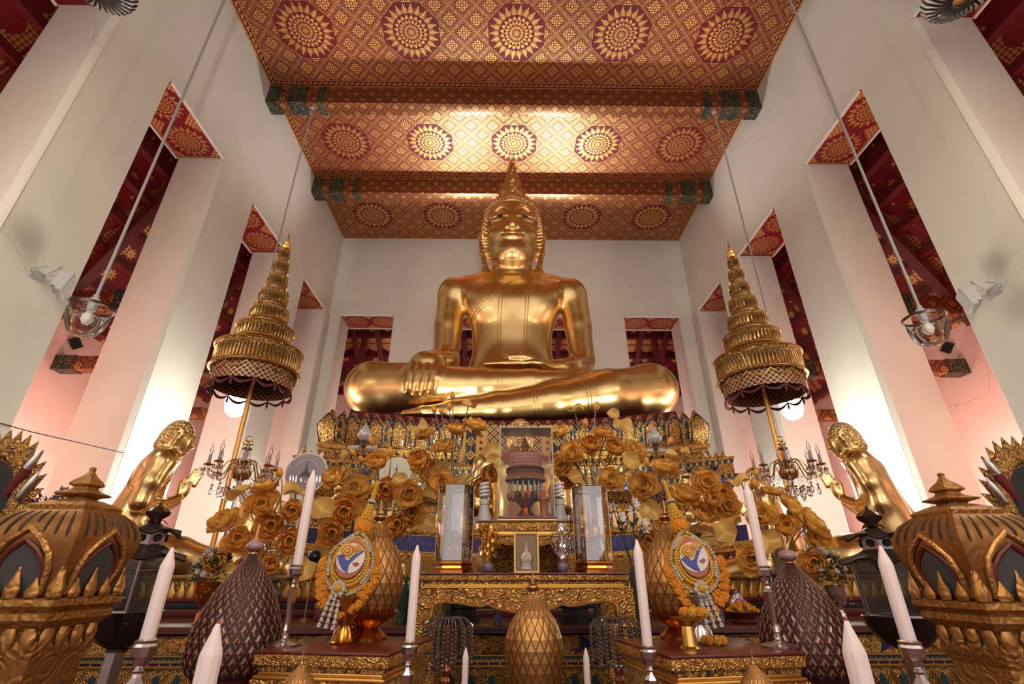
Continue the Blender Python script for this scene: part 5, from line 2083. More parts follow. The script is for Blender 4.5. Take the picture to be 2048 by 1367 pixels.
def hex_case(label, px0, px1, ytop, full):
    Y = 3.74
    a = at(px0, 1120, Y=Y); b = at(px1, 1120, Y=Y); H = zy(ytop, Y, px0)-TZ
    R = (b.x-a.x)/2*1.02
    cx = (a.x+b.x)/2
    r = thing('hexagonal_case', label, 'display case', (cx, Y+R*.5, TZ))
    MB().lathe([(R*1.12, 0), (R*1.12, .018), (R*1.0, .03), (R*.95, .045), (R*1.05, .06), (R*1.05, .072), (R*.98, .078)], 6).obj('base', m_bowl, r, ang=20)
    MB().lathe([(R, .078), (R, H)], 6, cap=False).obj('glass_walls', m_case_hex, r, ang=10)
    MB().lathe([(R, H-.004), (R, H)], 6).obj('glass_lid', m_case_dim, r, ang=10)
    mb = MB()
    for i in range(6):
        x, y = R*math.cos(PI/3*i), R*math.sin(PI/3*i)
        mb.tube([(x, y, .078), (x, y, H)], .0025, 5)
    mb.tube([(R*math.cos(PI/3*i), R*math.sin(PI/3*i), H) for i in range(6)], .004, 5, closed=True)
    mb.obj('gold_edges', m_giltsmooth, r)
    br = m_carved_dark
    if not full:
        o = thing('stepped_pedestal', 'brown stepped pedestal standing alone in the hexagonal case', 'pedestal', (cx, Y+R*.5, TZ+.078))
        k_ = R/.13
        MB().lathe([(.085*k_, 0), (.085*k_, .03), (.075*k_, .035), (.075*k_, .06), (.065*k_, .065), (.06*k_, .11), (.07*k_, .115), (.07*k_, .13), (.05*k_, .135), (.05*k_, .15), (.058*k_, .155), (.058*k_, .175), (.03*k_, .185)], 4, ph=PI/4).obj('steps', br, o, ang=20)
        MB().lathe([(.036*k_, .18), (.036*k_, .20)], 4, ph=PI/4).obj('cap', br, o, ang=20)
    else:
        for j, (dx, dy, s) in enumerate(((.02, -.02, 1.0), (-.035, .04, .92))):
            o = thing('miniature_stupa', ['brown miniature stupa with a needle spire, in front within the hexagonal case', 'brown miniature stupa half hidden behind another inside the hexagonal case'][j], 'stupa', (cx+dx, Y+R*.5+dy, TZ+.078))
            MB().lathe([(.055, 0), (.055, .03), (.048, .035), (.048, .07), (.04, .075), (.04, .11)], 4, ph=PI/4).obj('stepped_base', br, o, ang=20)
            MB().lathe([(.03, .11), (.042, .125), (.045, .15), (.035, .19), (.018, .22), (.022, .23), (.012, .24)], 16).obj('bell', m_bowl, o)
            MB().lathe([(.012, .24), (.014, .26), (.007, .275), (.005, .33), (.001, .38)], 8).obj('spire', m_bowl, o)
            o.scale = (s, s, s*(H/.5))
        o = tag(MB().ball((0, 0, 0), .032, 20, 14).obj('crystal_ball', m_crystal), 'clear crystal ball resting before the miniature stupas in the case', 'ball')
        o.location = (cx+.0, Y+R*.5-.065, TZ+.078+.032)
        o2 = MB().lathe([(.02, 0), (.024, .01), (.02, .02)], 12)
hex_case('hexagonal acrylic case with a lone stepped pedestal inside', 868, 942, 969, False)
hex_case('hexagonal acrylic case with two miniature stupas inside', 1154, 1228, 972, True)

def spiral_lamp(label, px):
    Y = 4.06
    c = at(px, 1040, Y=Y)
    zt = zy(962, Y)
    r = thing('spiral_lamp', label, 'lamp', (c.x, Y, SZT))
    H = zt-SZT
    MB().lathe([(.068, 0), (.07, .012), (.05, .06), (.036, H*.38), (.034, H*.42), (.040, H*.43), (.040, H*.54), (.03, H*.55)], 24).obj('lamp_base', m_whiteplastic, r)
    pts = []
    for i in range(90):
        t = i/89
        a = t*2*PI*4.2
        pts.append((.033*math.cos(a), .033*math.sin(a), lerp(H*.58, H*.97, t)))
    MB().tube(pts, .0115, 7).obj('spiral_tube', m_cfl, r)
    MB().lathe([(.012, H*.5), (.012, H*.64)], 8).obj('tube_foot', m_whiteplastic, r)
spiral_lamp('white spiral lamp on a cone base, beside the lone pedestal case', 968)
spiral_lamp('white spiral lamp on a cone base, beside the case of stupas', 1121)

# ------------------------------------------------------------------ side tables
def side_table(label, pa, pb, z=1.2, depth=.60):
    A = at(*pa, Z=z); B = at(*pb, Z=z)
    v = B-A; w = v.length
    r = thing('side_table', label, 'table', (A.x, A.y, 0), math.atan2(v.y, v.x))
    d = depth
    MB().cbox(-.004, w+.004, -.004, d, z-.012, z, .004).obj('table_top', m_redtop, r)
    MB().cbox(0, w, 0, d, z-.055, z-.012, .004).obj('frieze', m_carved, r)
    MB().cbox(.02, w-.02, .015, d-.02, z-.078, z-.055, .003).obj('dark_moulding', m_carved_dark, r)
    mb = MB().cbox(.025, w-.025, .012, d-.02, z-.092, z-.078, .004)
    mb.cbox(.01, w-.01, .0, d, z-.108, z-.092, .005)
    mb.obj('gilt_moulding', m_giltsmooth, r)
    MB().prism([(0, 0), (0, -.14), (.07, -.14), (.085, -.10), (.16, -.10), (w/2, -.13), (w-.16, -.10), (w-.085, -.10), (w-.07, -.14), (w, -.14), (w, 0)], .04, M=TR(0, .04, z-.108) @ RX(PI/2)).obj('apron', m_carved_big, r)
    MB().cbox(.02, w-.02, .05, d-.02, z-.26, z-.108, .004).obj('side_apron', m_carved_dark, r)
    for x0 in (0, w-.075):
        for y0 in (0, d-.08):
            MB().cbox(x0, x0+.075, y0, y0+.075, 0, z-.2, .008).obj('leg', m_carved_big, r)
    return r, A, B
side_table('red topped gilt side table carrying the marigold fan on the red gold bowl', (510, 1300), (778, 1306.5))
side_table('red topped gilt side table carrying the marigold fan on the silver bowl', (1341, 1311), (1608, 1303))

# ------------------------------------------------------------------ candles and candlesticks
def candle(label, top, base_z, Y, R, post=0.0, red=True, flute=True):
    p = at(top[0], top[1], Y=Y)
    H = p.z-base_z
    r = thing('candle', label, 'candle', (p.x, Y, base_z))
    q = (lambda a: 1-.07*(.5+.5*math.cos(a*10))) if flute else None
    MB().lathe([(R*.96, 0), (R, .006), (R, H-R*2.9), (R*.93, H-R*2.5), (R*.32, H-R*.62), (R*.2, H-R*.2), (R*.05, H)], 40, sq=q).obj('wax', m_candle, r)
    MB().lathe([(R*.24, H-R*.55), (R*.19, H-R*.2), (R*.05, H+.004)], 10).obj('wick_tip', m_tipred if red else m_candle, r)
    if post:
        MB().lathe([(.09, -post), (.09, -post+.02), (.02, -post+.05), (.018, -.03), (R*1.3, -.01), (R*1.35, .02)], 12).obj('holder_rod', m_silver, r)
    return p

def stick(label, x, y, z0, H, tall=True, mat=None):
    """faceted silver candlestick"""
    m = m_silver
    r = thing('candlestick', label, 'candlestick', (x, y, z0))
    cup = [(.010, H-.075), (.018, H-.07), (.022, H-.055), (.031, H-.045), (.034, H-.02), (.030, H-.012), (.032, H-.004), (.026, H), (.022, H-.01)]
    MB().lathe(cup, 10, cap=False).obj('cup', m, r, ang=15)
    MB().lathe([(.010, .05), (.013, .06), (.011, .08), (.012, max(.10, H-.42)), (.023, H-.13), (.026, H-.115), (.014, H-.10), (.012, H-.09), (.017, H-.083), (.010, H-.075)], 6).obj('stem', m, r, ang=15)
    MB().lathe([(.078, 0), (.08, .006), (.05, .016), (.02, .022), (.014, .03), (.018, .04), (.010, .052)], 28).obj('foot', m, r)
    return r

# two tall candles on the side tables
CAND = []
def set_candle(lab_c, lab_s, top, foot, zf, Rpx, Y=None, rim=None):
    f = at(foot[0], foot[1], Z=zf) if Y is None else at(foot[0], foot[1], Y=Y)
    Y = f.y
    cz = at(top[0], rim, Y=Y).z
    t = at(top[0], top[1], Y=Y)
    R = Rpx*(t-CAM).dot(_f)/F_PX
    candle(lab_c, top, cz-.012, Y, R)
    stick(lab_s, t.x, Y, zf, cz-zf)
set_candle('tall white candle with a red tip in front of the round lilac plaque', 'tall silver candlestick on the side table near the lilac plaque', (628, 938), (556, 1290), 1.2, 8.6, rim=1128)
set_candle('tall white candle rising past the small profile statue head', 'tall silver candlestick on the side table near the silver bowl', (1491, 962), (1549, 1293), 1.2, 8.8, rim=1130)
def floor_stick(lab_c, lab_s, top, Y, Rpx, rim):
    t = at(top[0], top[1], Y=Y); cz = at(top[0], rim, Y=Y).z
    R = Rpx*(t-CAM).dot(_f)/F_PX
    candle(lab_c, top, cz-.012, Y, R)
    stick(lab_s, t.x, Y, 0, cz)
    return t, cz
for args in [('white candle against the leg of the altar table, beside the lone pedestal case', 'silver candlestick by the altar table leg near the bead lamp', (835, 1088), 2.35, 8.5, 1281),
             ('white candle beside the altar table below the case of stupas', 'silver candlestick beside the altar table, below the case of stupas', (1273, 1077), 2.3, 9.2, 1290),
             ('white candle leaning across the dark lantern below the bare shouldered statue', 'silver candlestick before the dark lantern by the lattice cone', (346, 1092), 1.75, 13, 1276),
             ('white candle crossing the dark lantern below the robe draped statue', 'silver candlestick before the dark lantern and under the robe draped statue', (1759, 1088), 1.75, 13, 1279)]:
    floor_stick(*args)
# nearer candles, whose feet are out of the picture
for lab, top, Y, rp in [('thick white candle standing before the dark lattice cone near the left table', (437, 1242), 1.12, 21),
                        ('thick white candle at the edge of the dark lattice cone near the gold post', (1691, 1236), 1.12, 21),
                        ('thin white candle under the altar table before the bead lamp, with an arrow tip', (932, 1293), 3.05, 6.3),
                        ('thin white candle under the altar table in front of the rosette panel', (1171, 1294), 3.05, 6.3)]:
    t = at(top[0], top[1], Y=Y)
    R = rp*(t-CAM).dot(_f)/F_PX
    z0 = t.z-.42
    candle(lab, top, z0, Y, R, z0)
# ------------------------------------------------------------------ lattice cones (flower-shaped offerings)
def _lat(name, base, net, inner=None, metal=.6, n=26, rows=11.0):
    M = Mat(name)
    x, y, z = M.pos('Object')
    th = y.atan2(x)*(n/(2*PI))
    zz = z*rows
    a = (th+zz).wrap().abs(); b = (th-zz).wrap().abs()
    m = a.max(b)
    netm = m.gt(.42)
    if inner is None:
        c = M.mix(netm, base, net)
        M.set('Metallic', metal)
    else:
        ringm = m.gt(.20)*m.lt(.33)
        core = m.lt(.13)
        c = M.mix(netm, M.mix(ringm, M.mix(core, base, (.20, .03, .015)), inner), net)
        M.set('Metallic', metal)
    M.set('Base_Color', c); M.set('Roughness', .42)
    M.bump((1.0-m)*1.0, .7, .008)
    return M.m
m_cone_dark = _lat('dark lattice with pink studs', (.09, .028, .016), (.05, .02, .012), (.36, .17, .13), .25, 22, 0.0)
m_cone_gold = _lat('gold lattice', (.50, .24, .07), (.18, .075, .02), None, .6, 18, 0.0)

def cone(label, top, belly, ybase, Y, Rpx, mat_kind, low=None, ring=True):
    """top: spire tip, belly: widest point (px,py), ybase: bottom of the cone"""
    B = at(belly[0], belly[1], Y=Y)
    zt = at(top[0], top[1], Y=Y).z; zb = at(belly[0], ybase, Y=Y).z
    R = Rpx*(B-CAM).dot(_f)/F_PX
    zB = B.z
    H = zt-zb; hb = zB-zb
    r = thing('lattice_cone', label, 'offering cone', (B.x, Y, zb))
    zs = H*.78      # where the spire begins
    prof = [(R*.78, 0), (R*.92, hb*.35), (R*.99, hb*.75), (R, hb), (R*.97, hb+(zs-hb)*.15), (R*.90, hb+(zs-hb)*.29), (R*.80, hb+(zs-hb)*.44), (R*.66, hb+(zs-hb)*.58), (R*.50, hb+(zs-hb)*.71), (R*.32, hb+(zs-hb)*.83), (R*.19, hb+(zs-hb)*.92), (R*.10, zs)]
    m = m_cone_gold if mat_kind == 'gold' else m_cone_dark
    def R_at(z): return float(np.interp(z, [p[1] for p in prof], [p[0] for p in prof]))
    n = 20 if mat_kind == 'gold' else 26
    mb = MB()
    # quilted surface made of raised diamonds
    rows = 17 if mat_kind == 'gold' else 22
    # spacing shrinks with the radius so that the diamonds taper towards the top
    zs_ = [0.0]
    while zs_[-1] < zs:
        zs_.append(zs_[-1]+max(.012, 2*PI*R_at(zs_[-1])/n*(1.02 if mat_kind == 'gold' else .86)))
    zs_[-1] = zs
    mb2 = MB(); stud = MB()
    for j in range(len(zs_)-2):
        for i in range(n):
            a0 = 2*PI*(i+.5*(j % 2))/n
            z0, z1, z2 = zs_[j], zs_[j+1], zs_[j+2]
            d = PI/n
            def p(a, z, o=0.0): rr = R_at(z)+o; return (rr*math.cos(a), rr*math.sin(a), z)
            zc = z1
            w = .86
            q = [p(a0, lerp(zc, z0, w)), p(a0+d*w, zc), p(a0, lerp(zc, z2, w)), p(a0-d*w, zc)]
            c = p(a0, zc, R*(.014 if mat_kind == 'gold' else .03))
            mb2.add(q+[c], [(0, 1, 4), (1, 2, 4), (2, 3, 4), (3, 0, 4)])
            if mat_kind == 'dark':
                w = .42
                o = R*.028
                k1 = [p(a0, lerp(zc, z0, .60), o), p(a0+d*.60, zc, o), p(a0, lerp(zc, z2, .60), o), p(a0-d*.60, zc, o)]
                k2 = [p(a0, lerp(zc, z0, .34), o+R*.012), p(a0+d*.34, zc, o+R*.012), p(a0, lerp(zc, z2, .34), o+R*.012), p(a0-d*.34, zc, o+R*.012)]
                stud.add(k1+k2, [(0, 1, 5, 4), (1, 2, 6, 5), (2, 3, 7, 6), (3, 0, 4, 7)])
    mb.lathe([(a*.985, z) for a, z in prof], 40)
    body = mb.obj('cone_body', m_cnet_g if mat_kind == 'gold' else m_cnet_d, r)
    mb2.obj('diamonds', m_cdia_g if mat_kind == 'gold' else m_cdia_d, body, ang=10)
    if mat_kind == 'dark':
        stud.obj('pink_studs', m_cstud, body, ang=10)
    # spire
    mb = MB().lathe([(R*.12, zs), (R*.10, zs+.01), (R*.13, zs+H*.02), (R*.07, zs+H*.04), (R*.06, zs+H*.09), (R*.035, zs+H*.12), (R*.03, zs+H*.2), (.002, H)], 12)
    mb.obj('spire', m_brassdark if mat_kind == 'gold' else plain('copper spire', (.42, .20, .08), .35, .8), r)
    if ring:
        MB().ball((0, 0, zs+H*.055), (R*.22, R*.22, R*.14), 14, 8).obj('spire_ball', m_potpink if mat_kind == 'dark' else m_brassdark, r)
    if low:
        low(r, R, zb)
    else:
        MB().lathe([(R*.70, -.06), (R*.78, -.045), (R*.74, -.02), (R*.78, 0), (R*.70, .01)], 32).obj('collar', m_redlac, r)
        MB().lathe([(R*.55, -zb), (R*.60, -zb+.03), (R*.30, -zb+.12), (R*.24, -.35), (R*.55, -.12), (R*.70, -.06)], 28).obj('stand', m_giltdark, r)
    return r
m_cnet_g = plain('lattice net gold', (.12, .045, .012), .5, .3)  # dark net lines showing between the gold diamonds
m_cdia_g = _gold('gilded diamonds', (.46, .24, .08), .5, 20, .1, .003)
m_cnet_d = plain('lattice net brown', (.035, .013, .009), .5)  # the same net lines in brown
m_cdia_d = plain('brown diamonds', (.085, .030, .018), .4, .2)
m_cstud = plain('rosy stud outlines', (.34, .17, .13), .35, .35)
m_potpink = plain('pink glaze', (.34, .20, .24), .25)

cone('big dark lattice cone with a pink ball spire, by the red gold rose bowl', (507, 1046), (466, 1300), 1352, 2.95, 84, 'dark')
cone('big dark lattice cone with a pink ball spire, by the silver footed vase', (1572, 1068), (1618, 1300), 1352, 2.95, 86, 'dark')
cone('gold lattice cone standing before the middle of the altar table', (1062, 1138), (1068, 1290), 1375, 2.72, 58, 'gold')

def bowl_low(r, R, zb):
    d = zb-1.2
    MB().lathe([(R*.62, -d), (R*.64, -d+.012), (R*.52, -d+.03), (R*.34, -d*.55), (R*.40, -d*.5), (R*.85, -d*.2), (R*.95, 0), (R*.8, .01)], 28).obj('gold_bowl', m_bowl, r)
cone('gold lattice cone on a red gold bowl, behind the red-gold bowl\'s marigold fan', (738, 1000), (745, 1165), 1222, 2.93, 60, 'gold', bowl_low)
cone('gold lattice cone on a red gold bowl, behind the silver bowl\'s marigold fan', (1345, 1000), (1348, 1165), 1222, 2.93, 62, 'gold', bowl_low)
cone('slim gold spired cone before the side table with the red-gold bowl', (603, 1298), (592, 1400), 1440, 2.05, 40, 'gold', ring=False)
cone('slim gold spired cone before the side table with the pedestal tray', (1505, 1298), (1520, 1400), 1440, 2.05, 40, 'gold', ring=False)

# ------------------------------------------------------------------ marigold fans
def puff(mb, c, r, n=26, seed=1, sz=.42, flat=1.0):
    rnd = random.Random(seed)
    for i in range(n):
        z = 1-2*(i+.5)/n
        a = i*PI*(3-math.sqrt(5))
        d = Vector((math.cos(a)*math.sqrt(1-z*z), math.sin(a)*math.sqrt(1-z*z), z))
        mb.ball((c[0]+d.x*r*.72, c[1]+d.y*r*.72, c[2]+d.z*r*.72*flat), r*sz*rnd.uniform(.85, 1.1), 6, 4)

def tear(t, w, h):
    """teardrop outline, t in 0..1 from the point round and back; origin at the middle of its belly"""
    a = 2*PI*t
    x = w*math.sin(a)*(1-.18*(1+math.cos(a))*.5)
    z = h*(math.cos(a)*.5)
    if math.cos(a) > 0:
        x *= 1-.55*math.cos(a)**3
    return x, z

def garland(label, c_px, Y, mir, bowl):
    c = at(c_px[0], c_px[1], Y=Y)
    zb = 1.2
    r = thing('garland_fan', label, 'flower garland', (c.x, Y, zb))
    cz = c.z-zb
    k = (c-CAM).dot(_f)/F_PX
    W, H = 55*k, 132*k
    M = TR(0, 0, cz) @ RX(math.radians(-8)) @ RY(mir*math.radians(9))
    # marigold body
    mb = MB(); rnd = random.Random(5)
    mb.grid(lambda u, v: (lambda q: (q[0]*v, .02+.05*(1-v*v), q[1]*v))(tear(u, W*.97, H*.97)), 40, 5)
    mb.grid(lambda u, v: (lambda q: (q[0]*v, -.02-.03*(1-v*v), q[1]*v))(tear(1-u, W*.97, H*.97)), 40, 5)
    N = 64
    for i in range(N):
        x, z = tear(i/N, W, H)
        if z > -H*.05 and abs(x) < W*.78 and z > H*.1: continue
        puff(mb, (x*.96, 0, z*.97), .016, 10, i, .6)
    for i in range(150):                             # the deep skirt of marigolds at the bottom
        t = .5+rnd.uniform(-.25, .25)
        x, z = tear(t, W, H); s = rnd.uniform(.80, 1.16)*(1+.20*math.cos((t-.5)*4))
        puff(mb, (x*min(s, 1.12), -.020-.018*rnd.random(), z*s), .0145, 9, i, .60)
    fan = mb.obj('marigold_body', m_marigold, r); fan.matrix_local = M
    for nm, s, rad, mat, y0, cnt in (('cream_border', .88, .0105, m_cream, -.035, 66), ('white_border', .80, .009, m_jasmine, -.043, 64), ('orange_band', .68, .012, m_marigold2, -.040, 50), ('pearl_row', .60, .0052, m_brass, -.052, 66)):
        mb = MB()
        for i in range(cnt):
            x, z = tear(i/cnt, W*s, H*s*.98)
            zc = z+H*.045*(1-s)*4*.5
            if nm == 'white_border' and (i//6) % 2 == 0: continue
            mb.ball((x, y0, zc), rad, 6, 5)
        o = mb.obj(nm, mat, fan)
    # painted emblem: a teardrop plaque with swirling yellow, blue and white shapes
    mb = MB()
    n = 36
    mb.prism([(tear(i/n, W*.56, H*.56)[0], tear(i/n, W*.56, H*.56)[1]) for i in range(n)][::-1], .012, M=TR(0, -.048, H*.07) @ RX(PI/2))
    pl = mb.obj('emblem_plaque', plain('terracotta plaque', (.34, .10, .05), .5), fan)
    def disc(pts, mat, nm, y):
        MB().prism(pts, .006, M=TR(0, y, H*.085) @ RX(PI/2)).obj(nm, mat, pl)
    s = W*.50
    disc([(s*math.cos(2*PI*i/32), s*math.sin(2*PI*i/32)-s*.12) for i in range(32)], plain('emblem white', (.62, .52, .50), .5), 'white_ground', -.058)
    blue = plain('emblem blue', (.035, .055, .24), .5)
    yel = plain('emblem yellow', (.62, .34, .05), .5); brn = plain('emblem red brown', (.30, .05, .02), .5)
    disc([(-s*.98, -s*.1), (-s*.7, -s*.55), (-s*.3, -s*.95), (s*.1, -s*1.1), (s*.02, -s*.55), (s*.35, -s*.05), (s*.8, s*.45), (s*.5, s*.62), (s*.25, s*.15), (-.05*s, -.25*s), (-.3*s, -.32*s), (-.5*s, .05*s)], blue, 'blue_shape', -.062)
    for cx_, cz_, rr in ((-.34*s, .30*s, .56*s), (.28*s, .52*s, .34*s)):
        mb = MB()
        for j, (f, m_) in enumerate(((1.0, yel), (.74, brn), (.60, yel), (.38, brn), (.24, yel))):
            MB().prism([(cx_+rr*f*math.cos(2*PI*i/24), cz_+rr*f*.9*math.sin(2*PI*i/24)) for i in range(24)], .004, M=TR(0, -.064-.002*j-(.001 if cx_ > 0 else 0), H*.085) @ RX(PI/2)).obj('swirl', m_, pl)
    disc([(.25*s, -.45*s), (.6*s, -.30*s), (.75*s, -.45*s), (.5*s, -.62*s)], brn, 'brown_fleck', -.0625)
    # rosette and tassels
    mb = MB(); x0 = -W*.18*mir*0-W*.10
    puff(mb, (0, 0, 0), .020, 20, 3, .5)
    mb.obj('rosette_heart', m_marigold2, fan).location = (x0, -.06, -H*.36)
    mb = MB()
    for i in range(8):
        a = 2*PI*i/8
        mb.ball((.026*math.cos(a), -.0, .026*math.sin(a)), (.014, .010, .014), 7, 5)
    mb.obj('rosette', m_jasmine, fan).location = (x0, -.058, -H*.36)
    for j, dx in enumerate((-.022, 0, .022)):
        mb = MB()
        for q in range(6):
            z = -.03-q*.024
            M2 = TR(dx*(1+q*.12), 0, z)
            mb.lathe([(.010, -.02), (.011, -.012), (.006, 0), (.004, .004)], 8, M=M2)
        t = mb.obj('jasmine_tassel', m_jasmine, fan); t.location = (x0, -.062, -H*.37)
    # crown: orange ball, tiers and spike
    mb = MB()
    puff(mb, (0, 0, 0), .052, 60, 9, .30)
    mb.obj('marigold_ball', m_marigold, fan).location = (mir*.0, -.005, H*.54)
    mb = MB()
    for q in range(5):
        for i in range(9):
            a = 2*PI*i/9+q
            rr = .028-.004*q
            mb.ball((rr*math.cos(a), rr*math.sin(a), .045+q*.017), .011, 6, 4)
    mb.obj('marigold_tiers', m_marigold2, fan).location = (0, -.005, H*.54)
    mb = MB()
    for i in range(9):
        a = 2*PI*i/9
        mb.ball((.014*math.cos(a), .014*math.sin(a), .140), .010, 6, 4)
    mb.obj('white_collar', m_jasmine, fan).location = (0, -.005, H*.54)
    mb = MB()
    for q in range(14):
        for i in range(4):
            a = 2*PI*i/4+q*.8
            mb.ball((.0065*math.cos(a), .0065*math.sin(a), .152+q*.0075), .0075, 5, 4)
    mb.obj('marigold_spike', m_marigold2, fan).location = (0, -.005, H*.54)
    # the bowl it stands on
    zl = cz-H*.44
    bm = m_brass if bowl == 'gold' else m_silver2
    MB().lathe([(.062, 0), (.066, .006), (.056, .014), (.046, .05), (.030, .075), (.034, .09), (.075, zl*.7), (.10, zl), (.085, zl+.01)], 28).obj('pedestal_bowl', bm if bowl != 'gold' else m_bowl, r)
    mb = MB()
    return r
garland('orange marigold fan with a painted emblem and white tassels, on a red gold bowl', (705, 1128), 2.78, 1, 'gold')
garland('orange marigold fan with a painted emblem and white tassels, on a silver bowl', (1383, 1126), 2.78, -1, 'silver')

def mari_ring(label, px, py, Y, z0, R, n=9, mats=None):
    c = at(px, py, Y=Y)
    r = thing('marigold_wreath', label, 'wreath', (c.x, Y, z0))
    for i in range(n):
        a = 2*PI*i/n
        mb = MB(); puff(mb, (R*math.cos(a), R*math.sin(a), R*.42), R*.42, 26, i, .36)
        mb.obj('marigold', (mats or [m_marigold2, m_marigold])[i % 2], r)
    return r
def pedestal_tray(label, px, ybase, z0, R, h, mat=None):
    c = at(px, ybase, Z=z0)
    r = thing('pedestal_tray', label, 'tray', (c.x, c.y, z0))
    MB().lathe([(R*.60, 0), (R*.62, .006), (R*.50, .014), (R*.42, h*.55), (R*.36, h*.72), (R*.62, h*.86), (R, h*.94), (R*1.02, h), (R*.85, h*.97)], 28).obj('tray_body', mat or m_brass, r)
    return c
c = pedestal_tray('small polished gold stand under the tassels of the red-gold bowl\'s marigold fan', 694, 1278, 1.2, .052, .062)
mari_ring('wreath of marigold heads on the small gold stand below the white tassels', 694, 1245, c.y, 1.262, .040, 8)
c = pedestal_tray('gold pedestal tray holding loose marigolds, before the silver bowl', 1381, 1298, 1.2, .072, .125)
mari_ring('heap of marigold heads resting on the gold pedestal tray', 1392, 1250, c.y, 1.325, .048, 9)
mari_ring('marigold garland lying on the table between the tray and the silver bowl', 1425, 1262, c.y+.16, 1.2, .045, 8)

# ------------------------------------------------------------------ the two gilt lantern posts
def square(a):
    """rounded square section"""
    c, s_ = abs(math.cos(a)), abs(math.sin(a))
    return 1/max(c, s_)*(1-.0)
SQN = 32
def sq_lathe(mb, prof, mi=0):
    v = []; f = []
    for r_, z in prof:
        for i in range(SQN):
            side = i//(SQN//4); t = (i % (SQN//4))/(SQN//4)*2-1
            x, y = [(1, t), (-t, 1), (-1, -t), (t, -1)][side]
            v.append((r_*x, r_*y, z))
    n = SQN
    for j in range(len(prof)-1):
        for i in range(n):
            k_ = (i+1) % n
            f.append((j*n+i, j*n+k_, (j+1)*n+k_, (j+1)*n+i))
    f.append(list(range(n))[::-1]); f.append([(len(prof)-1)*n+i for i in range(n)])
    return mb.add(v, f, mi)

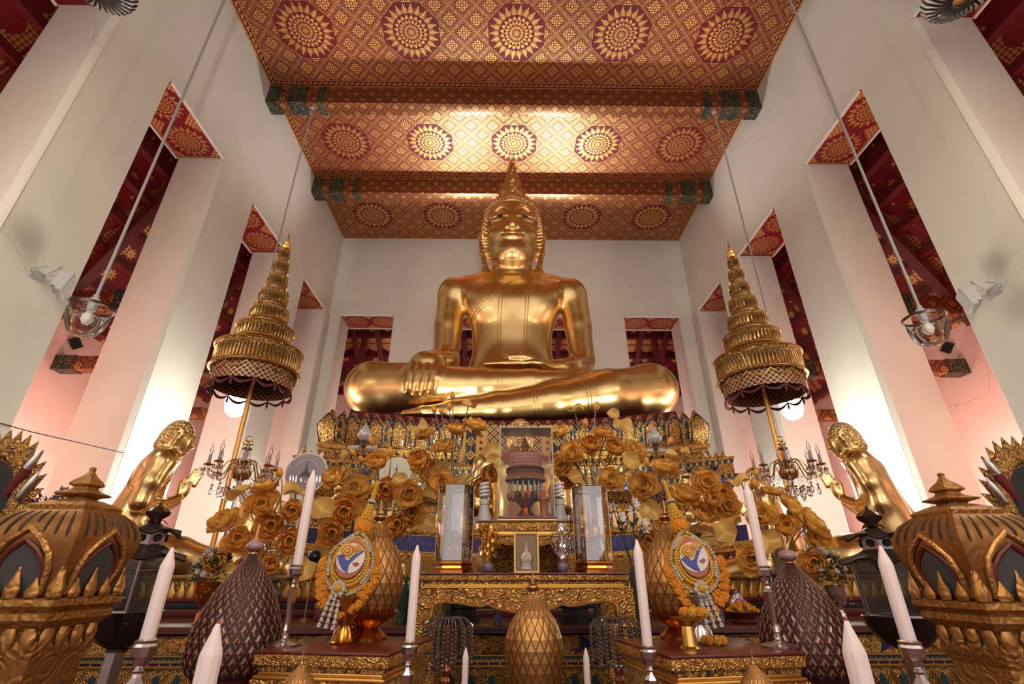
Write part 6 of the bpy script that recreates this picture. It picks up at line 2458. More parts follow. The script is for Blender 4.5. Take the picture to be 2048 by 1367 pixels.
def lantern_post(label, edge, s, Y, w, ys):
    """edge: x pixel of the near upright corner; s=+1 when the body lies to its left. ys: y pixels down that corner"""
    E = at(edge[0], edge[1], Y=Y)
    cx, cy = E.x-s*w, Y+w
    Z = [at(edge[0], y, Y=Y).z for y in ys]          # top plate, widest, crest top, base, cap bottom, petals bottom
    zp, zw, zc, zb, zm, zq = Z
    r = thing('lantern_post', label, 'lantern', (cx, cy, 0))
    # post; black slabs stand in for the shade of recessed panels
    mb = MB()
    sq_lathe(mb, [(w*.95, 0), (w*.95, .10), (w*.70, .14), (w*.70, zq-.06), (w*.78, zq-.03), (w*.80, zq)])
    mb.obj('post', m_lamp_gilt, r, ang=25)
    mb = MB()
    for q in range(4):
        mb.box(-w*.42, w*.42, -w*.715, -w*.70, zq-.55, zq-.13, M=RZ(q*PI/2))
    mb.obj('dark_panels', m_black, r)
    mb = MB()
    sq_lathe(mb, [(w*.78, zq), (w*.72, zq+.02), (w*.74, zm-.02), (w*.84, zm), (w*.92, zm+.015), (w*.92, lerp(zm, zb, .42)), (w*.86, lerp(zm, zb, .5)), (w*.95, lerp(zm, zb, .62)), (w*.99, lerp(zm, zb, .7)), (w*.99, lerp(zm, zb, .95)), (w*.90, zb)])
    mb.obj('cap_moulding', m_lamp_gilt, r, ang=25)
    h = zm-zq
    for q in range(4):                                 # hanging leaves under the moulding
        for i in range(4):
            t = (i+.5)/4*2-1
            mb = MB().lathe([(.004, -h*1.25), (w*.07, -h*1.0), (w*.13, -h*.65), (w*.15, -h*.35), (w*.10, -.0)], 12, M=RZ(q*PI/2) @ TR(t*w*.80, -w*.80, zm-.01) @ Matrix.Diagonal((1, .55, 1, 1)))
            mb.obj('hanging_leaf', m_lamp_gilt, r)
    hh = zp-zb
    zA = zb+.0
    body = [(w*.72, zb), (w*.80, zb+hh*.12), (w*.92, zb+hh*.35), (w*1.0, zb+hh*.55), (w*1.02, zb+hh*.66), (w*.98, zb+hh*.76), (w*.86, zb+hh*.88), (w*.66, zb+hh*.97), (w*.55, zp)]
    mb = MB(); sq_lathe(mb, body)
    M = m_lamp_body
    bo = mb.obj('bulging_body', M, r, ang=25)
    def R_at(z): return float(np.interp(z, [b[1] for b in body], [b[0] for b in body]))
    for q in range(4):
        # arched window: frame, red reveal and dark pane, following the bulge
        def arch(sc_, off):
            pts = []
            for (a, b) in ((-.50, .04), (-.60, .30), (-.56, .46), (-.36, .60), (0, .74), (.36, .60), (.56, .46), (.60, .30), (.50, .04)):
                z = zb+hh*(.04+(b-.04)*sc_+(1-sc_)*.04)
                pts.append((a*w*sc_, -R_at(z)-off, z))
            return pts
        mb = MB()
        p = arch(.74, .004)
        pn = mb.add(p, [list(range(9))[::-1]], 0, RZ(q*PI/2)).obj('window_pane', m_panegrey, r)
        mb = MB()
        mb.tube(arch(.80, .004), w*.055, 6, M=RZ(q*PI/2)); 
        mb.obj('red_reveal', m_redframe, pn)
        mb = MB()
        mb.tube(arch(1.0, .008), w*.062, 7, M=RZ(q*PI/2))
        mb.obj('window_arch', m_lamp_arch, pn)
        for i in range(5):                             # crest of flame leaves at the foot
            t = i/4*2-1
            hl = (zc-zb)*(1.25 if i % 2 == 0 else .8)
            mb = MB().lathe([(w*.12, 0), (w*.155, hl*.2), (w*.15, hl*.38), (w*.10, hl*.62), (w*.05, hl*.88), (.003, hl*1.12)], 12, M=RZ(q*PI/2) @ TR(t*w*.88, -w*.92, zb) @ Matrix.Diagonal((1, .5, 1, 1)))
            mb.obj('crest_leaf', m_lamp_gilt, r)
        mb = MB()                                      # fluting on the shoulder
        for i in range(7):
            t = (i+.5)/7*2-1
            if abs(t) < .2: zl = .80
            else: zl = .62+.1*(1-abs(t))
            pts = []
            for j in range(7):
                z = zb+hh*lerp(zl, .95, j/6)
                pts.append((t*R_at(z)*.92, -R_at(z)-.001, z))
            mb.tube(pts, [w*.010]+[w*.034, w*.036, w*.034, w*.028, w*.020]+[w*.006], 5, M=RZ(q*PI/2))
        mb.obj('dark_flutes', m_flute, bo)
    # stepped roof and finial
    mb = MB(); sq_lathe(mb, [(w*.60, zp-.006), (w*.62, zp+.008), (w*.55, zp+.018), (w*.40, zp+.03), (w*.28, zp+.038)])
    mb.obj('roof_step', m_lamp_gilt, r, ang=25)
    zt = at(edge[2], edge[3], Y=cy).z
    g = zt-zp-.038
    mb = MB(); z0 = zp+.038
    sq_lathe(mb, [(w*.20, z0), (w*.22, z0+g*.06), (w*.38, z0+g*.13), (w*.40, z0+g*.17), (w*.22, z0+g*.28), (w*.18, z0+g*.33), (w*.17, z0+g*.38), (w*.25, z0+g*.44), (w*.25, z0+g*.48), (w*.20, z0+g*.58), (w*.10, z0+g*.72), (w*.045, z0+g*.86), (w*.055, z0+g*.95), (w*.03, z0+g)])
    mb.obj('finial', m_lamp_gilt, r, ang=25)
    return r
m_lamp_body = carved('browned gilt', (.31, .145, .045), (.12, .04, .014), 9.0, .5, .002, .1)
m_panegrey = plain('grey lantern pane', (.075, .075, .075), .3)
m_redframe = plain('dull red reveal', (.13, .018, .010), .5)
m_lamp_arch = carved('worn gilt arch', (.55, .29, .09), (.25, .09, .03), 18.0, .45, .003, .15)
m_flute = plain('dark fluting', (.03, .012, .006), .6)
lantern_post('gilt lantern post with arched grey panes beside the grey white blossoms', (148, 1085, 175, 934), 1, 1.95, .172, (1008, 1075, 1150, 1196, 1252, 1300))
lantern_post('gilt lantern post with arched grey panes beside the dark carved oval frame', (1925, 1090, 1889, 945), -1, 1.95, .176, (1018, 1085, 1158, 1204, 1258, 1306))

# ------------------------------------------------------------------ dark hanging-style lanterns on poles
def dark_lantern(label, px, Y, ys, half):
    """ys: finial top, onion base, roof1 top/bottom, roof2 top/bottom, panes bottom, bowl bottom"""
    c = at(px, ys[5], Y=Y)
    Z = [at(px, y, Y=Y).z for y in ys]
    k_ = (c-CAM).dot(_f)/F_PX
    r = thing('pole_lantern', label, 'lantern', (c.x, Y, 0))
    R = half*k_
    MB().lathe([(.09, 0), (.09, .02), (.045, .05), (.042, Z[7]-.01)], 6).obj('pole', m_steel, r, ang=20)
    MB().lathe([(R*.25, Z[7]-.02), (R*.62, Z[7]+.01), (R*.92, lerp(Z[7], Z[6], .5)), (R*1.06, Z[6])], 28, cap=False).obj('glass_bowl', m_bowlglass, r)
    MB().lathe([(R*.3, Z[7]-.03), (R*.3, Z[7]), (R*.12, Z[7]+.02)], 12).obj('bowl_seat', m_darkmetal, r)
    MB().lathe([(R*.92, Z[6]), (R*1.0, Z[5])], 6, cap=False).obj('glass_panes', m_smoke, r, ang=5)
    mb = MB()
    for i in range(6):
        a = PI/3*i
        mb.tube([(R*.93*math.cos(a), R*.93*math.sin(a), Z[6]), (R*1.01*math.cos(a), R*1.01*math.sin(a), Z[5])], .007, 5)
    mb.tube([(R*.94*math.cos(PI/3*i), R*.94*math.sin(PI/3*i), Z[6]) for i in range(6)], .010, 5, closed=True)
    mb.tube([(R*.985*math.cos(PI/3*i), R*.985*math.sin(PI/3*i), lerp(Z[6], Z[5], .75)) for i in range(6)], .006, 5, closed=True)
    mb.obj('pane_frame', m_steel, r)
    MB().lathe([(.02, Z[6]), (.022, lerp(Z[6], Z[5], .5)), (.004, lerp(Z[6], Z[5], .62))], 10).obj('inner_candle', m_cream, r)
    def roof(z0, z1, R0, R1, nm):
        mb = MB()
        n = 48
        for side, off in ((0, 0.0), (1, -.006)):
            def fn(u, v):
                a = 2*PI*u
                sc_ = .5+.5*math.cos(a*6)
                rr = lerp(R0, R1*(1+.10*sc_), v)
                return (rr*math.cos(a), rr*math.sin(a), lerp(z1, z0, v**.7)-.018*sc_*v*v+.010*(1-sc_)*v+off)
            mb.grid(fn, n, 4)
        mb.obj(nm, m_darkmetal, r)
    roof(Z[5], Z[4], R*.45, R*1.22, 'lower_roof')
    roof(Z[3], Z[2], R*.2, R*.86, 'upper_roof')
    mb = MB().lathe([(R*.50, Z[4]-.01), (R*.53, Z[3]+.005)], 6)
    nk = mb.obj('vent_neck', m_steel, r, ang=20)
    mb = MB()
    for i in range(6):
        a = PI/3*(i+.5)
        for t in (-.5, .5) if False else (0,):
            M = RZ(a) @ TR(R*.448, 0, (Z[3]+Z[4])/2-.002) @ RY(PI/2)
            mb.lathe([(R*.12, -.002), (R*.12, .010)], 12, M=M)
    mb.obj('vent_holes', m_black, nk)
    mb = MB()
    for i in range(7):                                 # leaf collar
        a = 2*PI*i/7
        mb.grid(lambda u, v: (R*.18+R*.26*v, (u-.5)*R*.24*(1-v*.9), Z[1]-.004-.03*v*v+.02*max(0, v-.7)), 4, 5, M=RZ(a))
    mb.obj('leaf_collar', m_darkmetal, r)
    g = Z[0]-Z[1]
    MB().lathe([(R*.12, Z[2]-.01), (R*.2, Z[1]), (R*.36, Z[1]+g*.2), (R*.40, Z[1]+g*.38), (R*.30, Z[1]+g*.58), (R*.12, Z[1]+g*.75), (R*.05, Z[1]+g*.88), (.002, Z[0])], 24).obj('onion_finial', plain('burnished brown metal', (.14, .085, .075), .2, .9), r)
m_bowlglass = plain('dark smoked bowl', (.014, .009, .009), .08)
dark_lantern('dark metal lantern with petal roofs on a pole, below the bare shouldered kneeling statue', 290, 2.75, (1003, 1037, 1046, 1062, 1088, 1112, 1222, 1288), 58)
dark_lantern('dark metal lantern with petal roofs on a pole, below the robe draped kneeling statue', 1765, 2.75, (1010, 1046, 1056, 1072, 1098, 1120, 1232, 1292), 60)
# ------------------------------------------------------------------ flowers
def bloom_meshes(seed, openness):
    rnd = random.Random(seed)
    mb = MB()
    for ring, (n, L, W, tilt) in enumerate(((6, 1.0, .98, 1.40), (6, .94, .92, .98), (5, .74, .74, .58))):
        for i in range(n):
            a = 2*PI*(i+.5*(ring % 2))/n+rnd.uniform(-.12, .12)
            t = tilt*openness*rnd.uniform(.80, 1.16)
            l = L*rnd.uniform(.92, 1.06)
            tw = rnd.uniform(-.32, .32)
            def fn(u, v):
                s = (u*2-1)
                w = W*.5*math.sin(PI*(.13+v*.87)**1.15)**.72*1.05
                ang = t*(1.08-.26*v)                # cupped petal
                r_ = l*v*math.sin(ang)+.07
                z = l*v*math.cos(ang)*.95
                cup = .26*W*(s*s)
                x = r_-cup*math.cos(ang)*.9
                return (x, s*w, z+cup*math.sin(ang)*.9+.015*math.sin(9*u+4*v))
            mb.grid(fn, 6, 9, 0, RZ(a) @ RX(tw))
    pet = mb.mesh('petals', m_lotus if seed % 2 else m_lotus2, None)
    mb = MB()
    mb.lathe([(.05, 0), (.12, .12), (.19, .26), (.20, .30), (.16, .32)], 14)
    for i in range(26):
        a = 2*PI*i/26
        mb.tube([(.10*math.cos(a), .10*math.sin(a), .05), (.24*math.cos(a), .24*math.sin(a), .26), (.30*math.cos(a), .30*math.sin(a), .38)], [.012, .012, .02], 4)
    pod = mb.mesh('seed_pod', m_podgold, 40)
    return pet, pod

def bud_mesh(seed):
    rnd = random.Random(seed)
    mb = MB()
    for ring, (n, R, h) in enumerate(((4, .33, 1.0), (4, .30, 1.08))):
        for i in range(n):
            a = 2*PI*(i+.5*ring)/n
            def fn(u, v):
                s = u*2-1
                rr = R*math.sin(PI*min(1, .10+v*.90)*.96)**.8
                al = a+s*(.95 if v < .7 else .95*(1-(v-.7)/.3*.9))
                return (rr*math.cos(al)*(1+.05*ring), rr*math.sin(al)*(1+.05*ring), h*v)
            mb.grid(fn, 5, 7)
    return mb.mesh('bud_petals', m_lotus, 60)

def leaf_mesh(seed):
    rnd = random.Random(seed)
    k1, k2 = rnd.uniform(.14, .30), rnd.uniform(0, 6)
    fold = rnd.uniform(.3, .8)
    mb = MB()
    def fn(u, v):
        a = 2*PI*u
        r_ = v*(1+.06*math.sin(5*a+k2))
        x, y = r_*math.cos(a), r_*math.sin(a)
        z = .16*v+k1*v*v*math.sin(3*a+k2)+fold*(abs(y)**1.5)*v
        return (x, y*(1-.25*fold), z)
    mb.grid(fn, 36, 6)
    return mb.mesh('leaf_blade', m_leaf, None)

BLOOMS = [bloom_meshes(i, o) for i, o in enumerate((1.0, .88, 1.16, .78))]
BUDS = [bud_mesh(i) for i in range(2)]
LEAVES = [leaf_mesh(i) for i in range(5)]
ORD = ['first', 'second', 'third', 'fourth', 'fifth', 'sixth', 'seventh', 'eighth', 'ninth', 'tenth', 'eleventh', 'twelfth', 'thirteenth', 'fourteenth', 'fifteenth']

def bouquet(where, vase_px, Y, mouth_z, items, group):
    mx = at(vase_px[0], vase_px[1], Y=Y).x
    mouth = Vector((mx, Y, mouth_z))
    rnd = random.Random(hash(where) % 1000 if False else len(where)*7+int(vase_px[0]))
    counts = {}
    for it in items: counts[it[0]] = counts.get(it[0], 0)+1
    order = {}
    for kind in counts:
        for n_, it in enumerate(sorted([q for q in items if q[0] == kind], key=lambda q: q[1])):
            order[id(it)] = n_
    for i, it in enumerate(items):
        kind, px, py, face, size = it[:5]
        lean = it[5] if len(it) > 5 else None
        dy = rnd.uniform(-.16, .10) - face*.14 + (.12 if kind == 'bud' else 0)
        p = at(px, py, Y=Y+dy)
        k_ = (p-CAM).dot(_f)/F_PX
        toc = (CAM-p).normalized()
        out = Vector(((p.x-mx)*.9, -.15, .55))
        if lean: out = Vector((lean[0], -.25, lean[1]))
        up = (out.normalized()*(1-face)+toc*face).normalized()
        nm = {'bloom': 'lotus_flower', 'bud': 'lotus_bud', 'leaf': 'lotus_leaf'}[kind]
        n_ = order[id(it)]; N_ = counts[kind]
        if N_ == 1: what = 'the only gold lotus %s' % kind
        elif n_ == 0: what = 'leftmost gold lotus %s' % kind
        elif n_ == N_-1: what = 'rightmost gold lotus %s' % kind
        else: what = '%s gold lotus %s from left' % (ORD[n_], kind)
        r = thing(nm, '%s in %s' % (what, where), {'bloom': 'flower', 'bud': 'flower bud', 'leaf': 'leaf'}[kind], p, 0, group[kind])
        S_ = size*.5*k_
        if kind == 'bloom':
            pet, pod = BLOOMS[rnd.randrange(4)]
            sc_ = S_*1.16
            M = frame(-up*sc_*.25, up) @ RZ(rnd.random()*6) @ Matrix.Scale(sc_, 4)
            o = link('petals', pet, r); o.matrix_local = M
            o = link('seed_pod', pod, r); o.matrix_local = M
            base = -up*sc_*.25
        elif kind == 'bud':
            sc_ = S_*1.25
            M = frame(-up*sc_*.5, up) @ RZ(rnd.random()*6) @ Matrix.Scale(sc_, 4)
            o = link('bud_petals', BUDS[rnd.randrange(2)], r); o.matrix_local = M
            base = -up*sc_*.5
        else:
            M = frame(Vector((0, 0, 0)), up, Vector((rnd.uniform(-1, 1), rnd.uniform(-1, 1), .1))) @ Matrix.Scale(S_*.82, 4)
            o = link('leaf_blade', LEAVES[rnd.randrange(5)], r); o.matrix_local = M
            base = Vector((0, 0, 0))
        b = mouth-p+Vector((rnd.uniform(-.035, .035), rnd.uniform(-.03, .03), -.03))
        c1 = base-up*max(.06, S_*.8)
        mid = b.lerp(c1, .55)+Vector((0, 0, .06*min(1, (c1-b).length)))
        pts = [base]
        for t in (0.0, .25, .5, .75, 1.0):
            q = (1-t)**2*c1+2*t*(1-t)*mid+t*t*b
            pts.append(q)
        MB().tube(pts, .0065, 5).obj('stem', m_stem, r)

def vase(label, px, ytop, Y, z0, R, mat, mouth=.55):
    c = at(px, ytop, Y=Y)
    H = c.z-z0
    r = thing('vase', label, 'vase', (c.x, Y, z0))
    MB().lathe([(R*.62, 0), (R*.66, .015), (R*.60, .03), (R*.85, H*.35), (R, H*.62), (R*.92, H*.78), (R*mouth, H*.90), (R*mouth, H*.95), (R*(mouth+.14), H), (R*(mouth+.06), H), (R*mouth*.85, H*.93)], 28).obj('vase_body', mat, r)
    return c.z

G = {'bloom': 'gold lotus blooms', 'bud': 'gold lotus buds', 'leaf': 'gold lotus leaves'}
B_, D_, L_ = 'bloom', 'bud', 'leaf'
z = vase('dark green glazed vase behind the dark lattice cone near the tall bare candle', 543, 1160, 4.95, PZ, .105, m_vase)
bouquet('the green vase bouquet below the lilac plaque', (543, 1160), 4.95, z,
        [(B_, 448, 1043, .45, 58), (B_, 523, 1013, .62, 62), (B_, 541, 1053, .85, 64), (B_, 477, 1081, .65, 58), (B_, 583, 1024, .75, 52),
         (B_, 578, 1084, .85, 56), (B_, 526, 980, .05, 50), (B_, 512, 1108, .85, 46), (B_, 432, 1122, .85, 54, (-.5, .2)), (B_, 488, 1135, .7, 48), (B_, 540, 1130, .7, 46), (B_, 505, 1165, .7, 44),
         (D_, 560, 944, 0, 30), (L_, 484, 988, .15, 62), (L_, 592, 986, .2, 64), (L_, 607, 1140, .75, 56), (L_, 641, 1022, .55, 64), (L_, 452, 1150, .6, 50)], G)
z = vase('tall dark vase hidden behind the gold cone near the bare shouldered statue', 760, 1110, 5.3, PZ, .10, m_vase)
bouquet("the bouquet behind the red-gold bowl's marigold fan", (760, 1110), 5.3, z,
        [(B_, 672, 955, .45, 56), (B_, 711, 978, .6, 58), (B_, 689, 1024, .9, 66), (B_, 664, 1068, .9, 58), (B_, 754, 928, .4, 56), (B_, 769, 982, .85, 60),
         (B_, 818, 988, .8, 54), (B_, 836, 922, .75, 56), (B_, 872, 952, .75, 60), (B_, 792, 1052, .85, 60), (B_, 822, 1028, .7, 50), (B_, 765, 1076, .8, 48),
         (D_, 705, 903, 0, 27), (D_, 742, 880, 0, 28), (D_, 781, 903, 0, 30), (D_, 723, 918, .3, 24), (L_, 683, 921, .2, 52), (L_, 848, 1046, .7, 54), (L_, 860, 988, .6, 40), (L_, 650, 1110, .5, 60), (L_, 800, 965, .5, 44)], G)
z = vase('tall dark vase hidden behind the case with the lone pedestal', 903, 985, 4.8, PZ, .08, m_vase)
bouquet('the bouquet behind the case with the lone pedestal', (903, 985), 4.8, z,
        [(B_, 852, 871, .15, 42, (-.3, .5)), (B_, 889, 893, .35, 46), (B_, 913, 863, .2, 46), (B_, 950, 851, .2, 48), (B_, 838, 926, .5, 46), (B_, 975, 950, .45, 46, (.5, .3)), (B_, 884, 966, .75, 50), (B_, 962, 976, .6, 40, (.5, -.1)),
         (D_, 868, 818, 0, 26), (D_, 882, 822, .1, 22), (D_, 899, 812, 0, 27), (D_, 905, 791, 0, 26), (L_, 839, 857, .4, 46), (L_, 936, 814, .15, 40), (L_, 984, 905, .6, 50), (L_, 930, 961, .5, 42), (L_, 952, 869, .4, 26), (L_, 988, 925, .5, 40)], G)
z = vase('tall dark vase hidden behind the case of stupas', 1183, 985, 4.8, PZ, .08, m_vase)
bouquet('the bouquet behind the case of stupas', (1183, 985), 4.8, z,
        [(B_, 1122, 866, .2, 46), (B_, 1183, 893, .55, 54), (B_, 1228, 899, .45, 54), (B_, 1143, 905, .55, 48), (B_, 1206, 868, .25, 42), (B_, 1222, 960, .6, 52), (B_, 1271, 900, .5, 42), (B_, 1124, 935, .6, 44), (B_, 1135, 958, .7, 40),
         (D_, 1171, 845, .05, 29), (D_, 1193, 812, 0, 30), (L_, 1150, 822, .15, 46), (L_, 1242, 852, .5, 52), (L_, 1226, 830, .6, 32), (L_, 1106, 860, .5, 34), (L_, 1263, 926, .55, 52), (L_, 1150, 955, .6, 40)], G)
z = vase('tall dark vase hidden behind the gold cone near the robe draped statue', 1335, 1085, 5.3, PZ, .10, m_vase)
bouquet("the bouquet behind the silver bowl's marigold fan", (1335, 1085), 5.3, z,
        [(B_, 1330, 935, .25, 54), (B_, 1288, 972, .6, 60), (B_, 1366, 990, .4, 58), (B_, 1412, 968, .65, 56), (B_, 1442, 990, .6, 56), (B_, 1404, 1030, .5, 58), (B_, 1330, 1047, .9, 40), (B_, 1298, 1082, .8, 50), (B_, 1455, 1012, .7, 50), (B_, 1425, 1000, .6, 46),
         (D_, 1340, 881, 0, 28), (D_, 1293, 925, 0, 26), (L_, 1266, 932, .5, 54), (L_, 1344, 914, .2, 40), (L_, 1378, 914, .15, 50), (L_, 1300, 1022, .7, 56), (L_, 1448, 1064, .75, 58), (L_, 1418, 1085, .5, 50), (L_, 1310, 1110, .5, 50)], G)
z = vase('dark glazed vase holding lotus, behind the dark cone near the silver footed vase', 1558, 1148, 4.95, PZ, .115, m_vase, .8)
bouquet('the dark vase bouquet below the brass candelabrum', (1558, 1148), 4.95, z,
        [(B_, 1549, 984, .05, 40), (B_, 1588, 1016, .25, 58, (.6, .5)), (B_, 1626, 1044, .25, 60, (.6, .45)), (B_, 1640, 1080, .45, 64, (.5, .4)), (B_, 1574, 1057, .5, 60), (B_, 1524, 1030, .55, 56), (B_, 1502, 1119, .9, 56), (B_, 1626, 1128, .8, 56), (B_, 1652, 1142, .3, 44, (.7, .2)), (B_, 1600, 1040, .4, 50),
         (D_, 1513, 945, 0, 30), (D_, 1509, 967, .05, 32), (L_, 1538, 1084, .75, 60), (L_, 1482, 964, .25, 44), (L_, 1642, 1180, .7, 74), (L_, 1592, 1128, .6, 48)], G)

# ------------------------------------------------------------------ rose bowls
def rose_bowl(label, px, ybase, ytop, Y, R, mat, flowers, seed, label2):
    b = at(px, ybase, Y=Y); b.z = PZ
    zt = at(px, ytop, Y=Y).z
    H = zt-b.z
    r = thing('footed_bowl', label, 'bowl', (b.x, Y, b.z))
    MB().lathe([(R*.55, 0), (R*.58, .01), (R*.42, .03), (R*.40, H*.25), (R*.26, H*.32), (R*.30, H*.40), (R*.75, H*.58), (R*1.0, H*.82), (R*1.0, H*.97), (R*1.04, H), (R*.9, H*.98)], 28).obj('bowl_body', mat, r)
    rnd = random.Random(seed)
    f = thing('flower_mound', label2, 'flowers', (b.x, Y, zt))
    mb = MB()
    for i in range(200):
        a = rnd.random()*2*PI; e = rnd.uniform(-.1, 1.0)
        d = Vector((math.cos(a)*math.cos(e), math.sin(a)*math.cos(e), math.sin(e)))
        p = Vector((d.x*R*1.35, d.y*R*1.3, d.z*flowers))*rnd.uniform(.6, 1.0)
        M = frame(p, d+Vector((rnd.uniform(-.6, .6), rnd.uniform(-.6, .6), rnd.uniform(-.3, .6))))
        l = rnd.uniform(.03, .055)
        mb.add([(0, 0, 0), (l*.25, 0, l*.5), (0, .004, l), (-l*.25, 0, l*.5)], [(0, 1, 2, 3), (3, 2, 1, 0)], 0, M)
    mb.obj('foliage', m_greenery, f)
    mats = [m_roses, m_roses, m_cream, m_roses]
    for i in range(22):
        a = rnd.random()*2*PI; e = rnd.uniform(.0, 1.3)
        d = Vector((math.cos(a)*math.cos(e), math.sin(a)*math.cos(e)*1.0, math.sin(e)))
        p = Vector((d.x*R*1.4, d.y*R*1.3, d.z*flowers*1.05))
        mb = MB(); rr = rnd.uniform(.020, .032)
        M = frame(p, d)
        mb.ball((0, 0, 0), (rr, rr, rr*.9), 10, 7, 0, M)
        for j in range(6):
            b_ = 2*PI*j/6
            mb.ball((rr*.55*math.cos(b_), rr*.55*math.sin(b_), rr*.25), (rr*.6, rr*.6, rr*.7), 7, 5, 0, M)
        mb.obj('rose', mats[i % 4], f)
    mb = MB()
    for i in range(120):
        a = rnd.random()*2*PI; e = rnd.uniform(-.5, 1.0)
        mb.ball((R*1.45*math.cos(a)*math.cos(e)*rnd.uniform(.8, 1.1), R*1.4*math.sin(a)*math.cos(e), flowers*math.sin(e)), .0065, 5, 4)
    mb.obj('yellow_sprays', m_marigold2, f)
rose_bowl('red gold footed bowl on the platform, left of the dark lattice cone', 404, 1232, 1163, 4.75, .115, m_bowl, .26, 4, 'mound of pale roses in the red gold footed bowl')
rose_bowl('silver footed vase on the platform, right of the dark lattice cone', 1686, 1240, 1170, 4.75, .085, m_silver, .30, 9, 'mound of pale roses in the silver footed vase')
# cream chrysanthemums among the roses
# ------------------------------------------------------------------ white lilies
def lilies(label, px, py, Y, seed, mat, n=7):
    c = at(px, py, Y=Y); rnd = random.Random(seed)
    r = thing('lily_spray', label, 'flowers', (c.x, Y, c.z))
    k_ = (c-CAM).dot(_f)/F_PX
    mb = MB()
    heads = []
    for i in range(n):
        p = Vector((rnd.uniform(-34, 34)*k_, rnd.uniform(-.08, .05), rnd.uniform(-40, 44)*k_))
        heads.append(p)
        mb.tube([(0, .02, -110*k_), p*.5+Vector((0, .04, -50*k_)), p], .005, 5)
        for j in range(2):
            M = frame(p*.6+Vector((0, .02, -30*k_)), (rnd.uniform(-1, 1), rnd.uniform(-.5, .2), .6))
            l = .08
            mb.add([(0, 0, 0), (l*.2, 0, l*.5), (0, .004, l), (-l*.2, 0, l*.5)], [(0, 1, 2, 3), (3, 2, 1, 0)], 0, M)
    mb.obj('stems', m_greenery, r)
    for p in heads:
        mb = MB()
        d = Vector((rnd.uniform(-.6, .6), -1, rnd.uniform(-.2, .7)))
        M = frame(p, d)
        for j in range(6):
            mb.grid(lambda u, v: ((.012+.05*v*v*1.0)*1.0, (u-.5)*.030*math.sin(PI*min(1, v*.9+.08)), .055*v-.02*v*v), 3, 4, 0, M @ RZ(PI/3*j))
        mb.obj('lily_petals', mat, r)
    MB().lathe([(.05, PZ-c.z), (.055, PZ-c.z+.02), (.05, -100*k_), (.045, -100*k_)], 16).obj('holder', m_vase, r)
lilies('spray of white lilies behind the case of stupas', 1257, 1025, 5.0, 3, m_petalwhite)
lilies('few purple blooms behind the marigold fan on the silver bowl', 1330, 990, 5.75, 8, m_purple, 4)

# silvery blossoms behind the lantern post, and the ornate frames cut by the picture edge
def blossom_branch():
    c = at(62, 995, Y=2.9); rnd = random.Random(2)
    r = thing('blossom_branch', 'grey white blossom branches behind the gilt lantern post, near the pink opening', 'flowers', (c.x, 2.9, c.z))
    mb = MB(); mb2 = MB()
    for i in range(46):
        p = Vector((rnd.gauss(0, .075), rnd.gauss(0, .05), rnd.gauss(-.02, .04)))
        mb2.tube([(0, .02, -.28), p*.4+Vector((0, .0, -.1)), p], .004, 4)
        for j in range(10):
            d = Vector((rnd.gauss(0, 1), rnd.gauss(0, 1), rnd.gauss(.2, .8))).normalized()
            M = frame(p, d); l = rnd.uniform(.022, .036)
            mb.add([(0, 0, 0), (l*.22, 0, l*.5), (0, .003, l), (-l*.22, 0, l*.5)], [(0, 1, 2, 3), (3, 2, 1, 0)], 0, M)
    mb.obj('petals', m_sage, r); mb2.obj('twigs', m_greenery, r)
    MB().lathe([(.06, -c.z), (.07, -c.z+.03), (.05, -.8), (.07, -.3), (.05, -.26)], 16).obj('tall_vase', m_vase, r)
blossom_branch()
def ornate_frame(label, px, py, Y, s, R):
    c = at(px, py, Y=Y)
    r = thing('carved_frame', label, 'frame', (c.x, Y, c.z))
    mb = MB()
    M = RX(PI/2)
    mb.tube([(R*math.cos(a), 0, R*1.25*math.sin(a)) for a in np.linspace(0, 2*PI, 49)[:-1]], .035, 8, closed=True)
    mb.tube([(R*.86*math.cos(a), 0, R*1.08*math.sin(a)) for a in np.linspace(0, 2*PI, 49)[:-1]], .014, 6, closed=True)
    mb.obj('oval_ring', m_carved_dark, r)
    for i in range(28):
        a = 2*PI*i/28
        o = Vector((R*1.05*math.cos(a), 0, R*1.31*math.sin(a)))
        d = Vector((math.cos(a), 0, math.sin(a)+.6))
        MB().lathe([(.03, 0), (.04, .03), (.024, .07), (.003, .12)], 7, M=frame(o, d, (0, 1, 0)) @ Matrix.Diagonal((.5, 1, 1, 1))).obj('leaf', m_carved_dark, r)
    MB().lathe([(R*.84, -.01), (R*.84, .01)], 40, M=M @ Matrix.Diagonal((1, 1.25, 1, 1))).obj('dark_panel', m_black, r)
    for (dx, dz, red) in ((-R*1.25*s, R*.30, False), (-R*1.06*s, R*.86, True)):
        M2 = TR(dx, -.03, dz) @ RY(-s*.35)
        cc = MB().lathe([(.018, -.05), (.022, 0), (.018, .04), (.003, .09)], 10, M=M2).obj('pointed_bud', m_silver2, r)
        if red:
            MB().lathe([(.014, -.16), (.024, -.10), (.022, -.02), (.018, .005)], 10, M=M2).obj('red_sheath', m_redcloth, cc)
    MB().lathe([(.12, -c.z), (.12, -c.z+.03), (.035, -c.z+.08), (.03, -R*1.25)], 12).obj('stand', m_giltdark, r)
ornate_frame('dark gilded oval frame with a red sheathed bud, behind the post without blossoms', 2086, 1010, 2.7, 1, .20)
ornate_frame('dark gilded oval frame at the edge, behind the grey white blossoms', -42, 1000, 2.7, -1, .20)

